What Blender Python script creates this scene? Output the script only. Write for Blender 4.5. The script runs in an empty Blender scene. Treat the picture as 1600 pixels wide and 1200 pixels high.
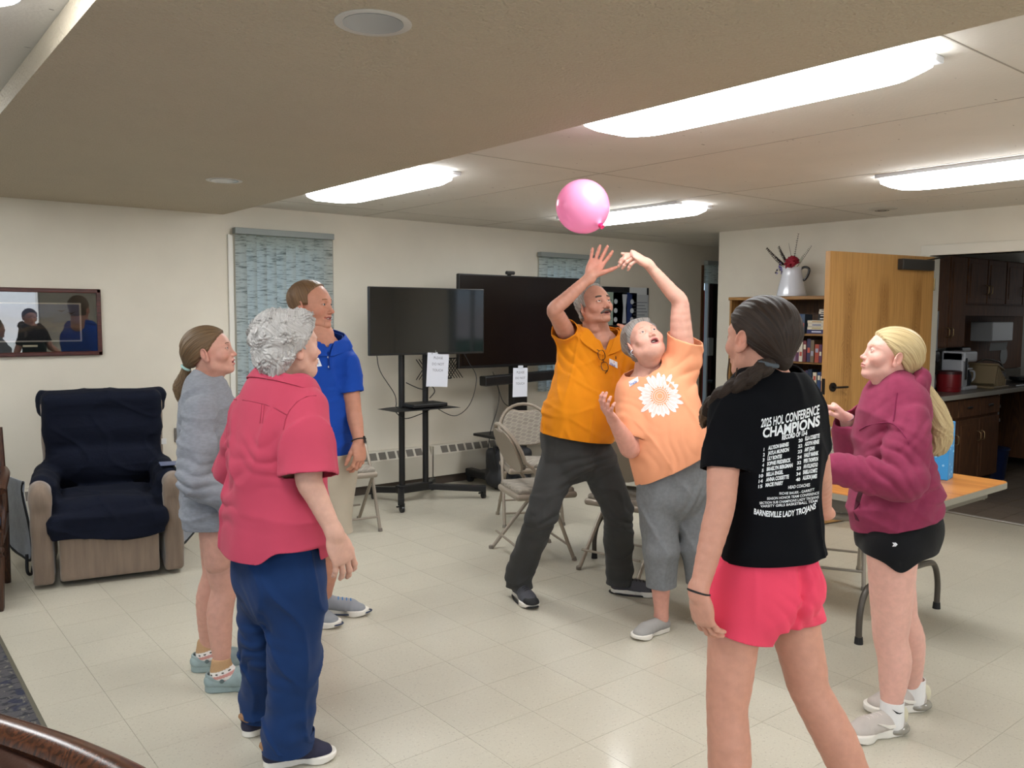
import bpy, bmesh, math, random
import numpy as np
from mathutils import Vector, Matrix
from mathutils.bvhtree import BVHTree
PI = math.pi
random.seed(7)
sc = bpy.context.scene
COL = sc.collection

# ---------------------------------------------------------------- camera (standing eye height, 36 mm-ish phone lens)
FPX = 1318.0                                    # focal length in pixels of the 1600-pixel frame
RCAM = np.array([[0.78047, 0.04635, 0.62345], [-0.62514, 0.06667, 0.77766], [0.00552, 0.99670, -0.08102]])
RCAM = np.array([[0.78049062, -0.04635641, 0.62344645], [-0.62514315, -0.06667161, 0.77765734], [0.00551678, -0.99669754, -0.08101596]])   # columns: camera right, down, forward in the room
CAMP = np.array([0., 0., 1.58])
FH = np.array([0.62344645, 0.77765734, 0]); FH /= np.linalg.norm(FH)
cam = bpy.data.objects.new('camera', bpy.data.cameras.new('camera')); COL.objects.link(cam); sc.camera = cam
cam.data.sensor_width = 36.; cam.data.lens = FPX/1600*36.; cam.data.clip_start = .02
mw = Matrix([[RCAM[i][0], -RCAM[i][1], -RCAM[i][2], CAMP[i]] for i in range(3)]+[[0, 0, 0, 1]]); cam.matrix_world = mw
sc.view_settings.view_transform = 'Standard'; sc.view_settings.look = 'None'; sc.view_settings.gamma = 1.; sc.view_settings.use_curve_mapping = False
sc.view_settings.exposure = 0.38
# ================================================================ light
w_ = bpy.data.worlds.new('world'); sc.world = w_; w_.use_nodes = True
wn = w_.node_tree; bg = wn.nodes['Background']
sky = wn.nodes.new('ShaderNodeTexSky'); sky.sky_type = 'HOSEK_WILKIE'; sky.turbidity = 4.; sky.sun_direction = (.3, .3, .9)
wn.links.new(sky.outputs[0], bg.inputs[0]); bg.inputs[1].default_value = 4.5
def area(name, loc, rot, sx, sy, e, col=(1, 1, 1)):
    l = bpy.data.lights.new(name, 'AREA'); l.shape = 'RECTANGLE'; l.size = sx; l.size_y = sy; l.energy = e; l.color = col
    o = bpy.data.objects.new(name, l); COL.objects.link(o); o.location = loc; o.rotation_euler = rot; return o
# daylight through the big windows behind the photographer and beside them
area('window_daylight', (.9, -3.05, 1.35), (math.radians(90), 0, 0), 3.6, 1.5, 34, (.93, .97, 1.))
area('window_daylight', (-2.95, 1.6, 1.35), (math.radians(90), 0, math.radians(-90)), 3.2, 1.5, 26, (.93, .97, 1.))
area('kitchen_fill_light', (11.1, 2.9, 1.6), (math.radians(90), 0, math.radians(90)), 1.2, 1.0, 2.2, (.93, .97, 1.))  # added fill to brighten the kitchen; its end wall has no window
LAMP_STRENGTH = 13.0
# ---------------------------------------------------------------- basic helpers
def V(*a): return np.array(a if len(a) > 1 else a[0], dtype=np.float64)
def unit(v):
    v = np.asarray(v, dtype=np.float64); return v / (np.linalg.norm(v) + 1e-12)
def lerp(a, b, t): return a + (b - a) * t
def link(o): COL.objects.link(o); return o
def srgb(r, g=None, b=None):
    if g is None: h = r; r, g, b = (h >> 16) & 255, (h >> 8) & 255, h & 255
    f = lambda c: (c/255/12.92) if c/255 <= .04045 else ((c/255+.055)/1.055)**2.4
    return (f(r), f(g), f(b), 1.0)

# ---------------------------------------------------------------- materials
MATS = {}
def nodes_of(name):
    m = bpy.data.materials.new(name); m.use_nodes = True
    nt = m.node_tree; b = nt.nodes['Principled BSDF']
    return m, nt, b
def mat(name, col, rough=.6, metal=0., spec=.5, noise=0., nscale=20., bump=0., bscale=60., stretch=None, coat=0., emit=None, estr=1., sheen=0., sss=0.):
    if name in MATS: return MATS[name]
    m, nt, b = nodes_of(name)
    if isinstance(col, int): col = srgb(col)
    b.inputs['Base Color'].default_value = col
    b.inputs['Roughness'].default_value = rough
    b.inputs['Metallic'].default_value = metal
    b.inputs['Specular IOR Level'].default_value = spec
    if coat: b.inputs['Coat Weight'].default_value = coat; b.inputs['Coat Roughness'].default_value = .15
    if sheen: b.inputs['Sheen Weight'].default_value = sheen
    if sss:
        b.inputs['Subsurface Weight'].default_value = sss; b.inputs['Subsurface Radius'].default_value = (.012, .004, .002); b.inputs['Subsurface Scale'].default_value = 1.
    if emit:
        b.inputs['Emission Color'].default_value = emit; b.inputs['Emission Strength'].default_value = estr
    N = nt.nodes; L = nt.links
    if noise or bump:
        tc = N.new('ShaderNodeTexCoord'); src = tc.outputs['Object']
        if stretch:
            mp = N.new('ShaderNodeMapping'); mp.inputs['Scale'].default_value = stretch; L.new(src, mp.inputs[0]); src = mp.outputs[0]
    if noise:
        n = N.new('ShaderNodeTexNoise'); n.inputs['Scale'].default_value = nscale; n.inputs['Detail'].default_value = 4; L.new(src, n.inputs['Vector'])
        r = N.new('ShaderNodeMapRange'); r.inputs['From Min'].default_value = .3; r.inputs['From Max'].default_value = .7
        r.inputs['To Min'].default_value = 1-noise; r.inputs['To Max'].default_value = 1+noise; L.new(n.outputs['Fac'], r.inputs['Value'])
        mx = N.new('ShaderNodeVectorMath'); mx.operation = 'SCALE'; mx.inputs[0].default_value = col[:3]; L.new(r.outputs[0], mx.inputs['Scale'])
        L.new(mx.outputs[0], b.inputs['Base Color'])
    if bump:
        n = N.new('ShaderNodeTexNoise'); n.inputs['Scale'].default_value = bscale; n.inputs['Detail'].default_value = 3; L.new(src, n.inputs['Vector'])
        bp = N.new('ShaderNodeBump'); bp.inputs['Strength'].default_value = 1.; bp.inputs['Distance'].default_value = bump
        L.new(n.outputs['Fac'], bp.inputs['Height']); L.new(bp.outputs[0], b.inputs['Normal'])
    MATS[name] = m; return m
def attr_mat(name, rough=.55, sss=0., bump=0., bscale=300., spec=.4, noise=.05, nscale=60.):
    """colour comes from the mesh's own point colour attribute 'tint'"""
    if name in MATS: return MATS[name]
    m, nt, b = nodes_of(name); N = nt.nodes; L = nt.links
    a = N.new('ShaderNodeAttribute'); a.attribute_name = 'tint'
    n = N.new('ShaderNodeTexNoise'); n.inputs['Scale'].default_value = nscale; n.inputs['Detail'].default_value = 4
    tc = N.new('ShaderNodeTexCoord'); L.new(tc.outputs['Object'], n.inputs['Vector'])
    r = N.new('ShaderNodeMapRange'); r.inputs['From Min'].default_value = .3; r.inputs['From Max'].default_value = .7
    r.inputs['To Min'].default_value = 1-noise; r.inputs['To Max'].default_value = 1+noise; L.new(n.outputs['Fac'], r.inputs['Value'])
    mx = N.new('ShaderNodeVectorMath'); mx.operation = 'SCALE'; L.new(a.outputs['Color'], mx.inputs[0]); L.new(r.outputs[0], mx.inputs['Scale'])
    L.new(mx.outputs[0], b.inputs['Base Color'])
    b.inputs['Roughness'].default_value = rough; b.inputs['Specular IOR Level'].default_value = spec
    if sss:
        b.inputs['Subsurface Weight'].default_value = sss; b.inputs['Subsurface Radius'].default_value = (.008, .003, .0015); b.inputs['Subsurface Scale'].default_value = 1.
    if bump:
        n2 = N.new('ShaderNodeTexNoise'); n2.inputs['Scale'].default_value = bscale; L.new(tc.outputs['Object'], n2.inputs['Vector'])
        bp = N.new('ShaderNodeBump'); bp.inputs['Distance'].default_value = bump; L.new(n2.outputs['Fac'], bp.inputs['Height']); L.new(bp.outputs[0], b.inputs['Normal'])
    MATS[name] = m; return m
def hair_mat(name, dark, light, rough=.42, freq=1., soft=.5):
    """streaks along the strands: attribute 'strand' = (angle across strands, position along, 0)"""
    if name in MATS: return MATS[name]
    m, nt, b = nodes_of(name); N = nt.nodes; L = nt.links
    a = N.new('ShaderNodeAttribute'); a.attribute_name = 'strand'
    mp = N.new('ShaderNodeMapping'); mp.inputs['Scale'].default_value = (22*freq, 1.2, 1.); L.new(a.outputs['Vector'], mp.inputs[0])
    n = N.new('ShaderNodeTexNoise'); n.inputs['Scale'].default_value = 1.; n.inputs['Detail'].default_value = 5; n.inputs['Roughness'].default_value = .7; L.new(mp.outputs[0], n.inputs['Vector'])
    cr = N.new('ShaderNodeValToRGB'); cr.color_ramp.elements[0].position = .5-soft*.4; cr.color_ramp.elements[1].position = .5+soft*.4
    cr.color_ramp.elements[0].color = dark; cr.color_ramp.elements[1].color = light
    L.new(n.outputs['Fac'], cr.inputs[0]); L.new(cr.outputs[0], b.inputs['Base Color'])
    bp = N.new('ShaderNodeBump'); bp.inputs['Distance'].default_value = .004; bp.inputs['Strength'].default_value = .7
    L.new(n.outputs['Fac'], bp.inputs['Height']); L.new(bp.outputs[0], b.inputs['Normal'])
    b.inputs['Roughness'].default_value = rough; b.inputs['Specular IOR Level'].default_value = .35
    MATS[name] = m; return m

# ---------------------------------------------------------------- mesh builders
class MB:
    """collects polygons and links them as ONE mesh object"""
    def __init__(s): s.v = []; s.f = []
    def add(s, v, f):
        n = len(s.v); s.v += [tuple(map(float, p)) for p in v]; s.f += [tuple(i+n for i in q) for q in f]; return s
    def box(s, lo, hi, R=None, c=None):
        (x0, y0, z0), (x1, y1, z1) = lo, hi
        v = [V(x, y, z) for x in (x0, x1) for y in (y0, y1) for z in (z0, z1)]
        if R is not None: v = [R @ p for p in v]
        if c is not None: v = [p + c for p in v]
        return s.add(v, [(0,1,3,2),(4,6,7,5),(0,4,5,1),(2,3,7,6),(0,2,6,4),(1,5,7,3)])
    def bbox(s, lo, hi, r=.004, R=None, c=None):
        """box with chamfered edges"""
        lo = V(lo); hi = V(hi); ctr = (lo+hi)/2; hf = (hi-lo)/2; r = min(r, hf.min()*.9)
        bm = bmesh.new(); bmesh.ops.create_cube(bm, size=2.)
        for v in bm.verts: v.co = [v.co[i]*hf[i] for i in range(3)]
        bmesh.ops.bevel(bm, geom=bm.edges[:], offset=r, segments=2, profile=.5, affect='EDGES')
        P = [V(v.co[:])+ctr for v in bm.verts]; F = [[v.index for v in f.verts] for f in bm.faces]; bm.free()
        if R is not None: P = [R @ p for p in P]
        if c is not None: P = [p + c for p in P]
        return s.add(P, F)
    def tube(s, pts, r, n=10, closed=False, cap=True, flat=None):
        pts = [V(p) for p in pts]; m = len(pts); rr = r if hasattr(r, '__len__') else [r]*m
        tang = []
        for i in range(m):
            a = pts[(i-1) % m] if (closed or i > 0) else pts[0]; b = pts[(i+1) % m] if (closed or i < m-1) else pts[-1]
            tang.append(unit(b-a))
        up = V(0, 0, 1) if abs(tang[0][2]) < .9 else V(1, 0, 0)
        u = unit(np.cross(tang[0], up)); rings = []
        for i in range(m):
            u = unit(u - tang[i]*(u @ tang[i])); w = np.cross(tang[i], u)
            k = 1. if flat is None else flat
            rings.append([pts[i] + rr[i]*(math.cos(2*PI*j/n)*u + k*math.sin(2*PI*j/n)*w) for j in range(n)])
        v = [p for q in rings for p in q]; f = []
        for i in range(m if closed else m-1):
            a = i*n; b = ((i+1) % m)*n
            for j in range(n): f.append((a+j, a+(j+1) % n, b+(j+1) % n, b+j))
        if cap and not closed: f += [tuple(range(n))[::-1], tuple(range((m-1)*n, m*n))]
        return s.add(v, f)
    def lathe(s, prof, n=24, c=(0, 0, 0), R=None, arc=2*PI):
        v = []; f = []; m = len(prof)
        for i in range(n):
            a = arc*i/n
            for r, z in prof:
                p = V(r*math.cos(a), r*math.sin(a), z)
                if R is not None: p = R @ p
                v.append(p + V(c))
        for i in range(n):
            b = ((i+1) % n)*m
            for j in range(m-1): f.append((i*m+j, b+j, b+j+1, i*m+j+1))
        if prof[0][0] > 1e-5: f.append(tuple(i*m for i in range(n))[::-1])
        if prof[-1][0] > 1e-5: f.append(tuple(i*m+m-1 for i in range(n)))
        return s.add(v, f)
    def prism(s, poly, d, R=None, c=(0, 0, 0)):
        """2-D outline in local x,z extruded along y by d"""
        n = len(poly); v = [V(x, y, z) for y in (0, d) for x, z in poly]
        if R is not None: v = [R @ p for p in v]
        v = [p + V(c) for p in v]
        return s.add(v, [tuple(range(n)), tuple(range(2*n-1, n-1, -1))] + [(i+n, (i+1) % n + n, (i+1) % n, i) for i in range(n)])
    def build(s, name, m, parent=None, smooth=False, loc=None, ang=35, bevel=0):
        me = bpy.data.meshes.new(name); me.from_pydata(s.v, [], s.f); me.validate(); 
        bm = bmesh.new(); bm.from_mesh(me); bmesh.ops.remove_doubles(bm, verts=bm.verts, dist=1e-6); bmesh.ops.recalc_face_normals(bm, faces=bm.faces); bm.to_mesh(me); bm.free()
        return fin(me, name, m, parent, smooth, loc, ang, bevel)
def fin(me, name, m, parent=None, smooth=False, loc=None, ang=35, bevel=0):
    o = bpy.data.objects.new(name, me); link(o)
    if m is not None: me.materials.append(m)
    if smooth:
        me.shade_smooth()
        if ang < 180: me.set_sharp_from_angle(angle=math.radians(ang))
    if parent is not None:
        o.parent = parent; o.matrix_parent_inverse = parent.matrix_basis.inverted()
    if loc is not None: o.location = loc
    if bevel:
        b = o.modifiers.new('b', 'BEVEL'); b.width = bevel; b.segments = 2; b.limit_method = 'ANGLE'
    return o
def thing(name, label, cat, loc=(0, 0, 0), rz=0, group=None):
    o = bpy.data.objects.new(name, None); link(o); o.empty_display_size = .1
    o.location = loc; o.rotation_euler = (0, 0, rz); o['label'] = label; o['category'] = cat
    if group: o['group'] = group
    return o
def tag(o, label, cat, group=None):
    o['label'] = label; o['category'] = cat
    if group: o['group'] = group
    return o
def part(mb, name, m, parent, **k):
    """child mesh whose coordinates are written in the parent's own frame"""
    o = mb.build(name, m, None, **k); o.parent = parent; return o
def struct(o, label=None):
    o['kind'] = 'structure'
    if label: o['label'] = label
    return o
def dup(root, loc, rz, label=None, name=None):
    r = root.copy(); COL.objects.link(r); r.location = loc; r.rotation_euler = (0, 0, rz)
    if label: r['label'] = label
    for ch in list(root.children):
        c = ch.copy(); COL.objects.link(c); c.parent = r
        for g in list(ch.children):
            d = g.copy(); COL.objects.link(d); d.parent = c
    return r
def rotz(a): c, s = math.cos(a), math.sin(a); return np.array([[c, -s, 0], [s, c, 0], [0, 0, 1.]])
def rotx(a): c, s = math.cos(a), math.sin(a); return np.array([[1., 0, 0], [0, c, -s], [0, s, c]])
def roty(a): c, s = math.cos(a), math.sin(a); return np.array([[c, 0, s], [0, 1., 0], [-s, 0, c]])
def spline(pts, n=8, closed=False):
    pts = [V(p) for p in pts]; m = len(pts); out = []
    for i in range(m if closed else m-1):
        if closed: p0, p1, p2, p3 = pts[i-1], pts[i], pts[(i+1) % m], pts[(i+2) % m]
        else: p0, p1, p2, p3 = pts[max(i-1, 0)], pts[i], pts[i+1], pts[min(i+2, m-1)]
        for k in range(n):
            t = k/n; out.append(.5*(2*p1+(p2-p0)*t+(2*p0-5*p1+4*p2-p3)*t*t+(3*p1-p0-3*p2+p3)*t**3))
    if not closed: out.append(pts[-1])
    return out

# ---------------------------------------------------------------- signed distance fields -> meshes
F32 = np.float32
def wave(P, k, seed=0, n=5):
    """cheap smooth pseudo noise in -1..1 made of crossed sine waves; k = wave numbers per metre (x, y, z)"""
    rs = np.random.RandomState(seed); x, y, z = P; out = 0
    for i in range(n):
        d = rs.normal(size=3); d /= np.linalg.norm(d); ph = rs.uniform(0, 6.28); fr = rs.uniform(.7, 1.6)
        out = out + np.sin((x*F32(d[0]*k[0]*fr) + y*F32(d[1]*k[1]*fr) + z*F32(d[2]*k[2]*fr))*F32(6.283) + F32(ph))
    return out/n**.5*F32(.8)
def crease(P, k, seed, amp, n=4):
    """narrow cloth folds: ridges where a smooth noise crosses zero"""
    w = wave(P, k, seed, n); return (-(np.clip(1-np.abs(w)*2.2, 0, 1)**2)*F32(amp)).astype(F32)
def pleat(P, c, R, d, lam, amp, seed=1):
    """bunched folds around a point: rounded rolls with sharp valleys across direction d"""
    x, y, z = P[0]-F32(c[0]), P[1]-F32(c[1]), P[2]-F32(c[2]); d = unit(d); g = np.exp(-(x*x+y*y+z*z)/F32(R*R))
    s = x*F32(d[0])+y*F32(d[1])+z*F32(d[2])+wave(P, (4, 4, 4), seed, 3)*F32(lam*.55); return (-(np.abs(np.sin(s*F32(3.1416/lam)))-F32(.62))*F32(amp)*g).astype(F32)
class Field:
    def __init__(s, lo, hi, h):
        s.lo = V(lo); s.h = h; s.n = np.maximum(3, np.ceil((V(hi)-s.lo)/h).astype(int)+1)
        s.a = np.full(s.n, 1., dtype=F32)
        s.ax = [(s.lo[i]+h*np.arange(s.n[i])).astype(F32) for i in range(3)]
    def copy(s):
        f = Field.__new__(Field); f.lo, f.h, f.n, f.ax = s.lo, s.h, s.n, s.ax; f.a = s.a.copy(); return f
    def blk(s, lo, hi):
        i0 = np.clip(np.floor((V(lo)-s.lo)/s.h).astype(int), 0, s.n); i1 = np.clip(np.ceil((V(hi)-s.lo)/s.h).astype(int)+1, 0, s.n)
        if (i1 <= i0).any(): return None, None
        sl = tuple(slice(i0[i], i1[i]) for i in range(3))
        return sl, (s.ax[0][sl[0]][:, None, None], s.ax[1][sl[1]][None, :, None], s.ax[2][sl[2]][None, None, :])
    def full(s): return (s.ax[0][:, None, None], s.ax[1][None, :, None], s.ax[2][None, None, :])
    def put(s, sl, d, k, op):
        a = s.a[sl]
        if op == 'add':
            if k > 0:
                h = np.maximum(k-np.abs(a-d), 0)/k; s.a[sl] = np.minimum(a, d)-h*h*F32(k*.25)
            else: s.a[sl] = np.minimum(a, d)
        else:
            d = -d
            if k > 0:
                h = np.maximum(k-np.abs(a-d), 0)/k; s.a[sl] = np.maximum(a, d)+h*h*F32(k*.25)
            else: s.a[sl] = np.maximum(a, d)
    def cone(s, a, b, ra, rb=None, k=.01, op='add'):
        a = V(a); b = V(b); rb = ra if rb is None else rb; m = max(ra, rb)+k+4*s.h
        sl, P = s.blk(np.minimum(a, b)-m, np.maximum(a, b)+m)
        if sl is None: return s
        ba = b-a; L = max(ba @ ba, 1e-9); x, y, z = P[0]-F32(a[0]), P[1]-F32(a[1]), P[2]-F32(a[2])
        t = np.clip((x*F32(ba[0])+y*F32(ba[1])+z*F32(ba[2]))/F32(L), 0, 1)
        d = np.sqrt((x-t*F32(ba[0]))**2+(y-t*F32(ba[1]))**2+(z-t*F32(ba[2]))**2)-(F32(ra)+t*F32(rb-ra))
        s.put(sl, d, k, op); return s
    def ell(s, c, r, R=None, k=.01, op='add'):
        c = V(c); r = V(r); m = (r.max() if R is not None else r)+k+4*s.h
        sl, P = s.blk(c-m, c+m)
        if sl is None: return s
        x, y, z = P[0]-F32(c[0]), P[1]-F32(c[1]), P[2]-F32(c[2])
        if R is not None:
            R = R.astype(F32); x, y, z = (x*R[0, 0]+y*R[1, 0]+z*R[2, 0], x*R[0, 1]+y*R[1, 1]+z*R[2, 1], x*R[0, 2]+y*R[1, 2]+z*R[2, 2])
        q = [(v/F32(ri))**2 for v, ri in zip((x, y, z), r)]
        k0 = np.sqrt(q[0]+q[1]+q[2]); k1 = np.sqrt(q[0]/F32(r[0]**2)+q[1]/F32(r[1]**2)+q[2]/F32(r[2]**2))+F32(1e-6)
        s.put(sl, k0*(k0-1)/k1, k, op); return s
    def loft(s, secs, k=.01, op='add', sub=3, off=0., kk=.006):
        """secs: list of (centre, side, front, half width, half depth[, cap]); smooth stack of elliptic sections"""
        C_ = spline([q[0] for q in secs], sub); S_ = spline([q[1] for q in secs], sub); G_ = spline([q[2] for q in secs], sub)
        A_ = spline([(q[3], q[4], 0) for q in secs], sub)
        tmp = None
        allc = np.array(C_); mx = max(max(q[3], q[4]) for q in secs)+k+4*s.h
        sl, P = s.blk(allc.min(0)-mx, allc.max(0)+mx)
        if sl is None: return s
        best = None
        for i in range(len(C_)-1):
            a, b = C_[i], C_[i+1]; ba = b-a; L = max(ba @ ba, 1e-9); n = ba/L**.5
            sd = unit(S_[i]+S_[i+1]); sd = unit(sd-n*(sd @ n)); fr = np.cross(n, sd)
            x, y, z = P[0]-F32(a[0]), P[1]-F32(a[1]), P[2]-F32(a[2])
            w = x*F32(n[0])+y*F32(n[1])+z*F32(n[2]); l = L**.5; t = np.clip(w/F32(l), 0, 1); w = w-t*F32(l)
            u = x*F32(sd[0])+y*F32(sd[1])+z*F32(sd[2]); v = x*F32(fr[0])+y*F32(fr[1])+z*F32(fr[2])
            ra = F32(A_[i][0]+off)+t*F32(A_[i+1][0]-A_[i][0]); rb = F32(A_[i][1]+off)+t*F32(A_[i+1][1]-A_[i][1])
            rc = np.minimum(ra, rb)
            q0, q1, q2 = (u/ra)**2, (v/rb)**2, (w/rc)**2
            k0 = np.sqrt(q0+q1+q2); k1 = np.sqrt(q0/ra**2+q1/rb**2+q2/rc**2)+F32(1e-6)
            d = k0*(k0-1)/k1
            if best is None: best = d
            else:
                h = np.maximum(kk-np.abs(best-d), 0)/F32(kk); best = np.minimum(best, d)-h*h*F32(kk*.25)
        s.put(sl, best, k, op); return s
    def disp(s, fn): s.a = (s.a+fn(s.full())).astype(F32); return s
    def shell(s, th): s.a = np.maximum(s.a, -(s.a+F32(th))); return s
    def cut(s, p, n, R=None, c=None):
        """remove what lies on the +n side of the plane through p (only within R of c)"""
        p = V(p); n = unit(n); x, y, z = s.full(); d = (x-F32(p[0]))*F32(n[0])+(y-F32(p[1]))*F32(n[1])+(z-F32(p[2]))*F32(n[2])
        if R is not None:
            c = p if c is None else V(c); q = np.sqrt((x-F32(c[0]))**2+(y-F32(c[1]))**2+(z-F32(c[2]))**2)-F32(R)
            d = -np.maximum(-d, q)
        s.a = np.maximum(s.a, d.astype(F32)); return s
    def mesh(s):
        a = s.a.copy(); a[a == 0] = 1e-7
        a[0] = 1; a[-1] = 1; a[:, 0] = 1; a[:, -1] = 1; a[:, :, 0] = 1; a[:, :, -1] = 1
        I = a < 0; nx, ny, nz = a.shape; c = I[:-1, :-1, :-1].astype(np.int8); cnt = np.zeros(c.shape, np.int8)
        offs = [(i, j, k) for i in (0, 1) for j in (0, 1) for k in (0, 1)]
        for i, j, k in offs: cnt += I[i:nx-1+i, j:ny-1+j, k:nz-1+k]
        act = (cnt > 0) & (cnt < 8); ids = np.full(act.shape, -1, np.int64); ix = np.argwhere(act); ids[act] = np.arange(len(ix))
        if not len(ix): return np.zeros((0, 3)), np.zeros((0, 4), int)
        val = {o: a[ix[:, 0]+o[0], ix[:, 1]+o[1], ix[:, 2]+o[2]] for o in offs}
        acc = np.zeros((len(ix), 3)); num = np.zeros(len(ix))
        for o in offs:
            for ax in range(3):
                if o[ax] == 0:
                    q = list(o); q[ax] = 1; q = tuple(q); va, vb = val[o], val[q]; m = (va < 0) != (vb < 0)
                    t = np.where(m, va/np.where(m, va-vb, 1), 0); p = np.tile(np.array(o, float), (len(ix), 1)); p[:, ax] = t
                    acc += p*m[:, None]; num += m
        vs = s.lo + s.h*(ix+acc/num[:, None]); F = []
        for ax in range(3):
            b, c2 = (ax+1) % 3, (ax+2) % 3
            s0 = [slice(None)]*3; s1 = [slice(None)]*3; s0[ax] = slice(0, -1); s1[ax] = slice(1, None)
            A = I[tuple(s0)]; B = I[tuple(s1)]; e = np.argwhere(A != B)
            e = e[(e[:, b] > 0) & (e[:, c2] > 0)]
            if not len(e): continue
            inside = A[e[:, 0], e[:, 1], e[:, 2]]
            def g(db, dc):
                q = e.copy(); q[:, b] -= db; q[:, c2] -= dc; return ids[q[:, 0], q[:, 1], q[:, 2]]
            Q = np.stack([g(1, 1), g(0, 1), g(0, 0), g(1, 0)], 1); Q[~inside] = Q[~inside][:, ::-1]; F.append(Q)
        F = np.concatenate(F); return vs, F[(F >= 0).all(1)]
def sm(vs, F, it=1, lam=.5):
    """a little Laplacian smoothing of a quad mesh"""
    for _ in range(it):
        acc = np.zeros_like(vs); n = np.zeros(len(vs))
        for i in range(4):
            j = (i+1) % 4; np.add.at(acc, F[:, i], vs[F[:, j]]); np.add.at(acc, F[:, j], vs[F[:, i]])
            np.add.at(n, F[:, i], 1); np.add.at(n, F[:, j], 1)
        vs = vs+(acc/np.maximum(n, 1)[:, None]-vs)*lam
    return vs
def merge(ms):
    vs = []; fs = []; n = 0
    for v, f in ms: vs.append(v); fs.append(f+n); n += len(v)
    return np.concatenate(vs), np.concatenate(fs)
def qmesh(vs, F, name, m, parent=None, tint=None, strand=None):
    me = bpy.data.meshes.new(name); me.vertices.add(len(vs)); me.vertices.foreach_set('co', vs.astype(np.float32).ravel())
    me.loops.add(F.size); me.loops.foreach_set('vertex_index', F.ravel().astype(np.int32))
    me.polygons.add(len(F)); me.polygons.foreach_set('loop_start', np.arange(0, F.size, 4, dtype=np.int32)); me.polygons.foreach_set('loop_total', np.full(len(F), 4, np.int32))
    me.update(calc_edges=True); me.validate(); me.shade_smooth()
    if tint is not None:
        at = me.attributes.new('tint', 'FLOAT_COLOR', 'POINT'); c = np.ones((len(vs), 4), np.float32); c[:, :3] = tint; at.data.foreach_set('color', c.ravel())
    if strand is not None:
        at = me.attributes.new('strand', 'FLOAT_VECTOR', 'POINT'); at.data.foreach_set('vector', strand.astype(np.float32).ravel())
    o = bpy.data.objects.new(name, me); link(o)
    if m is not None: me.materials.append(m)
    if parent is not None:
        o.parent = parent; o.matrix_parent_inverse = parent.matrix_basis.inverted()
    return o
def bb(pts, m):
    p = np.array([V(q) for q in pts]); return p.min(0)-m, p.max(0)+m
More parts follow.
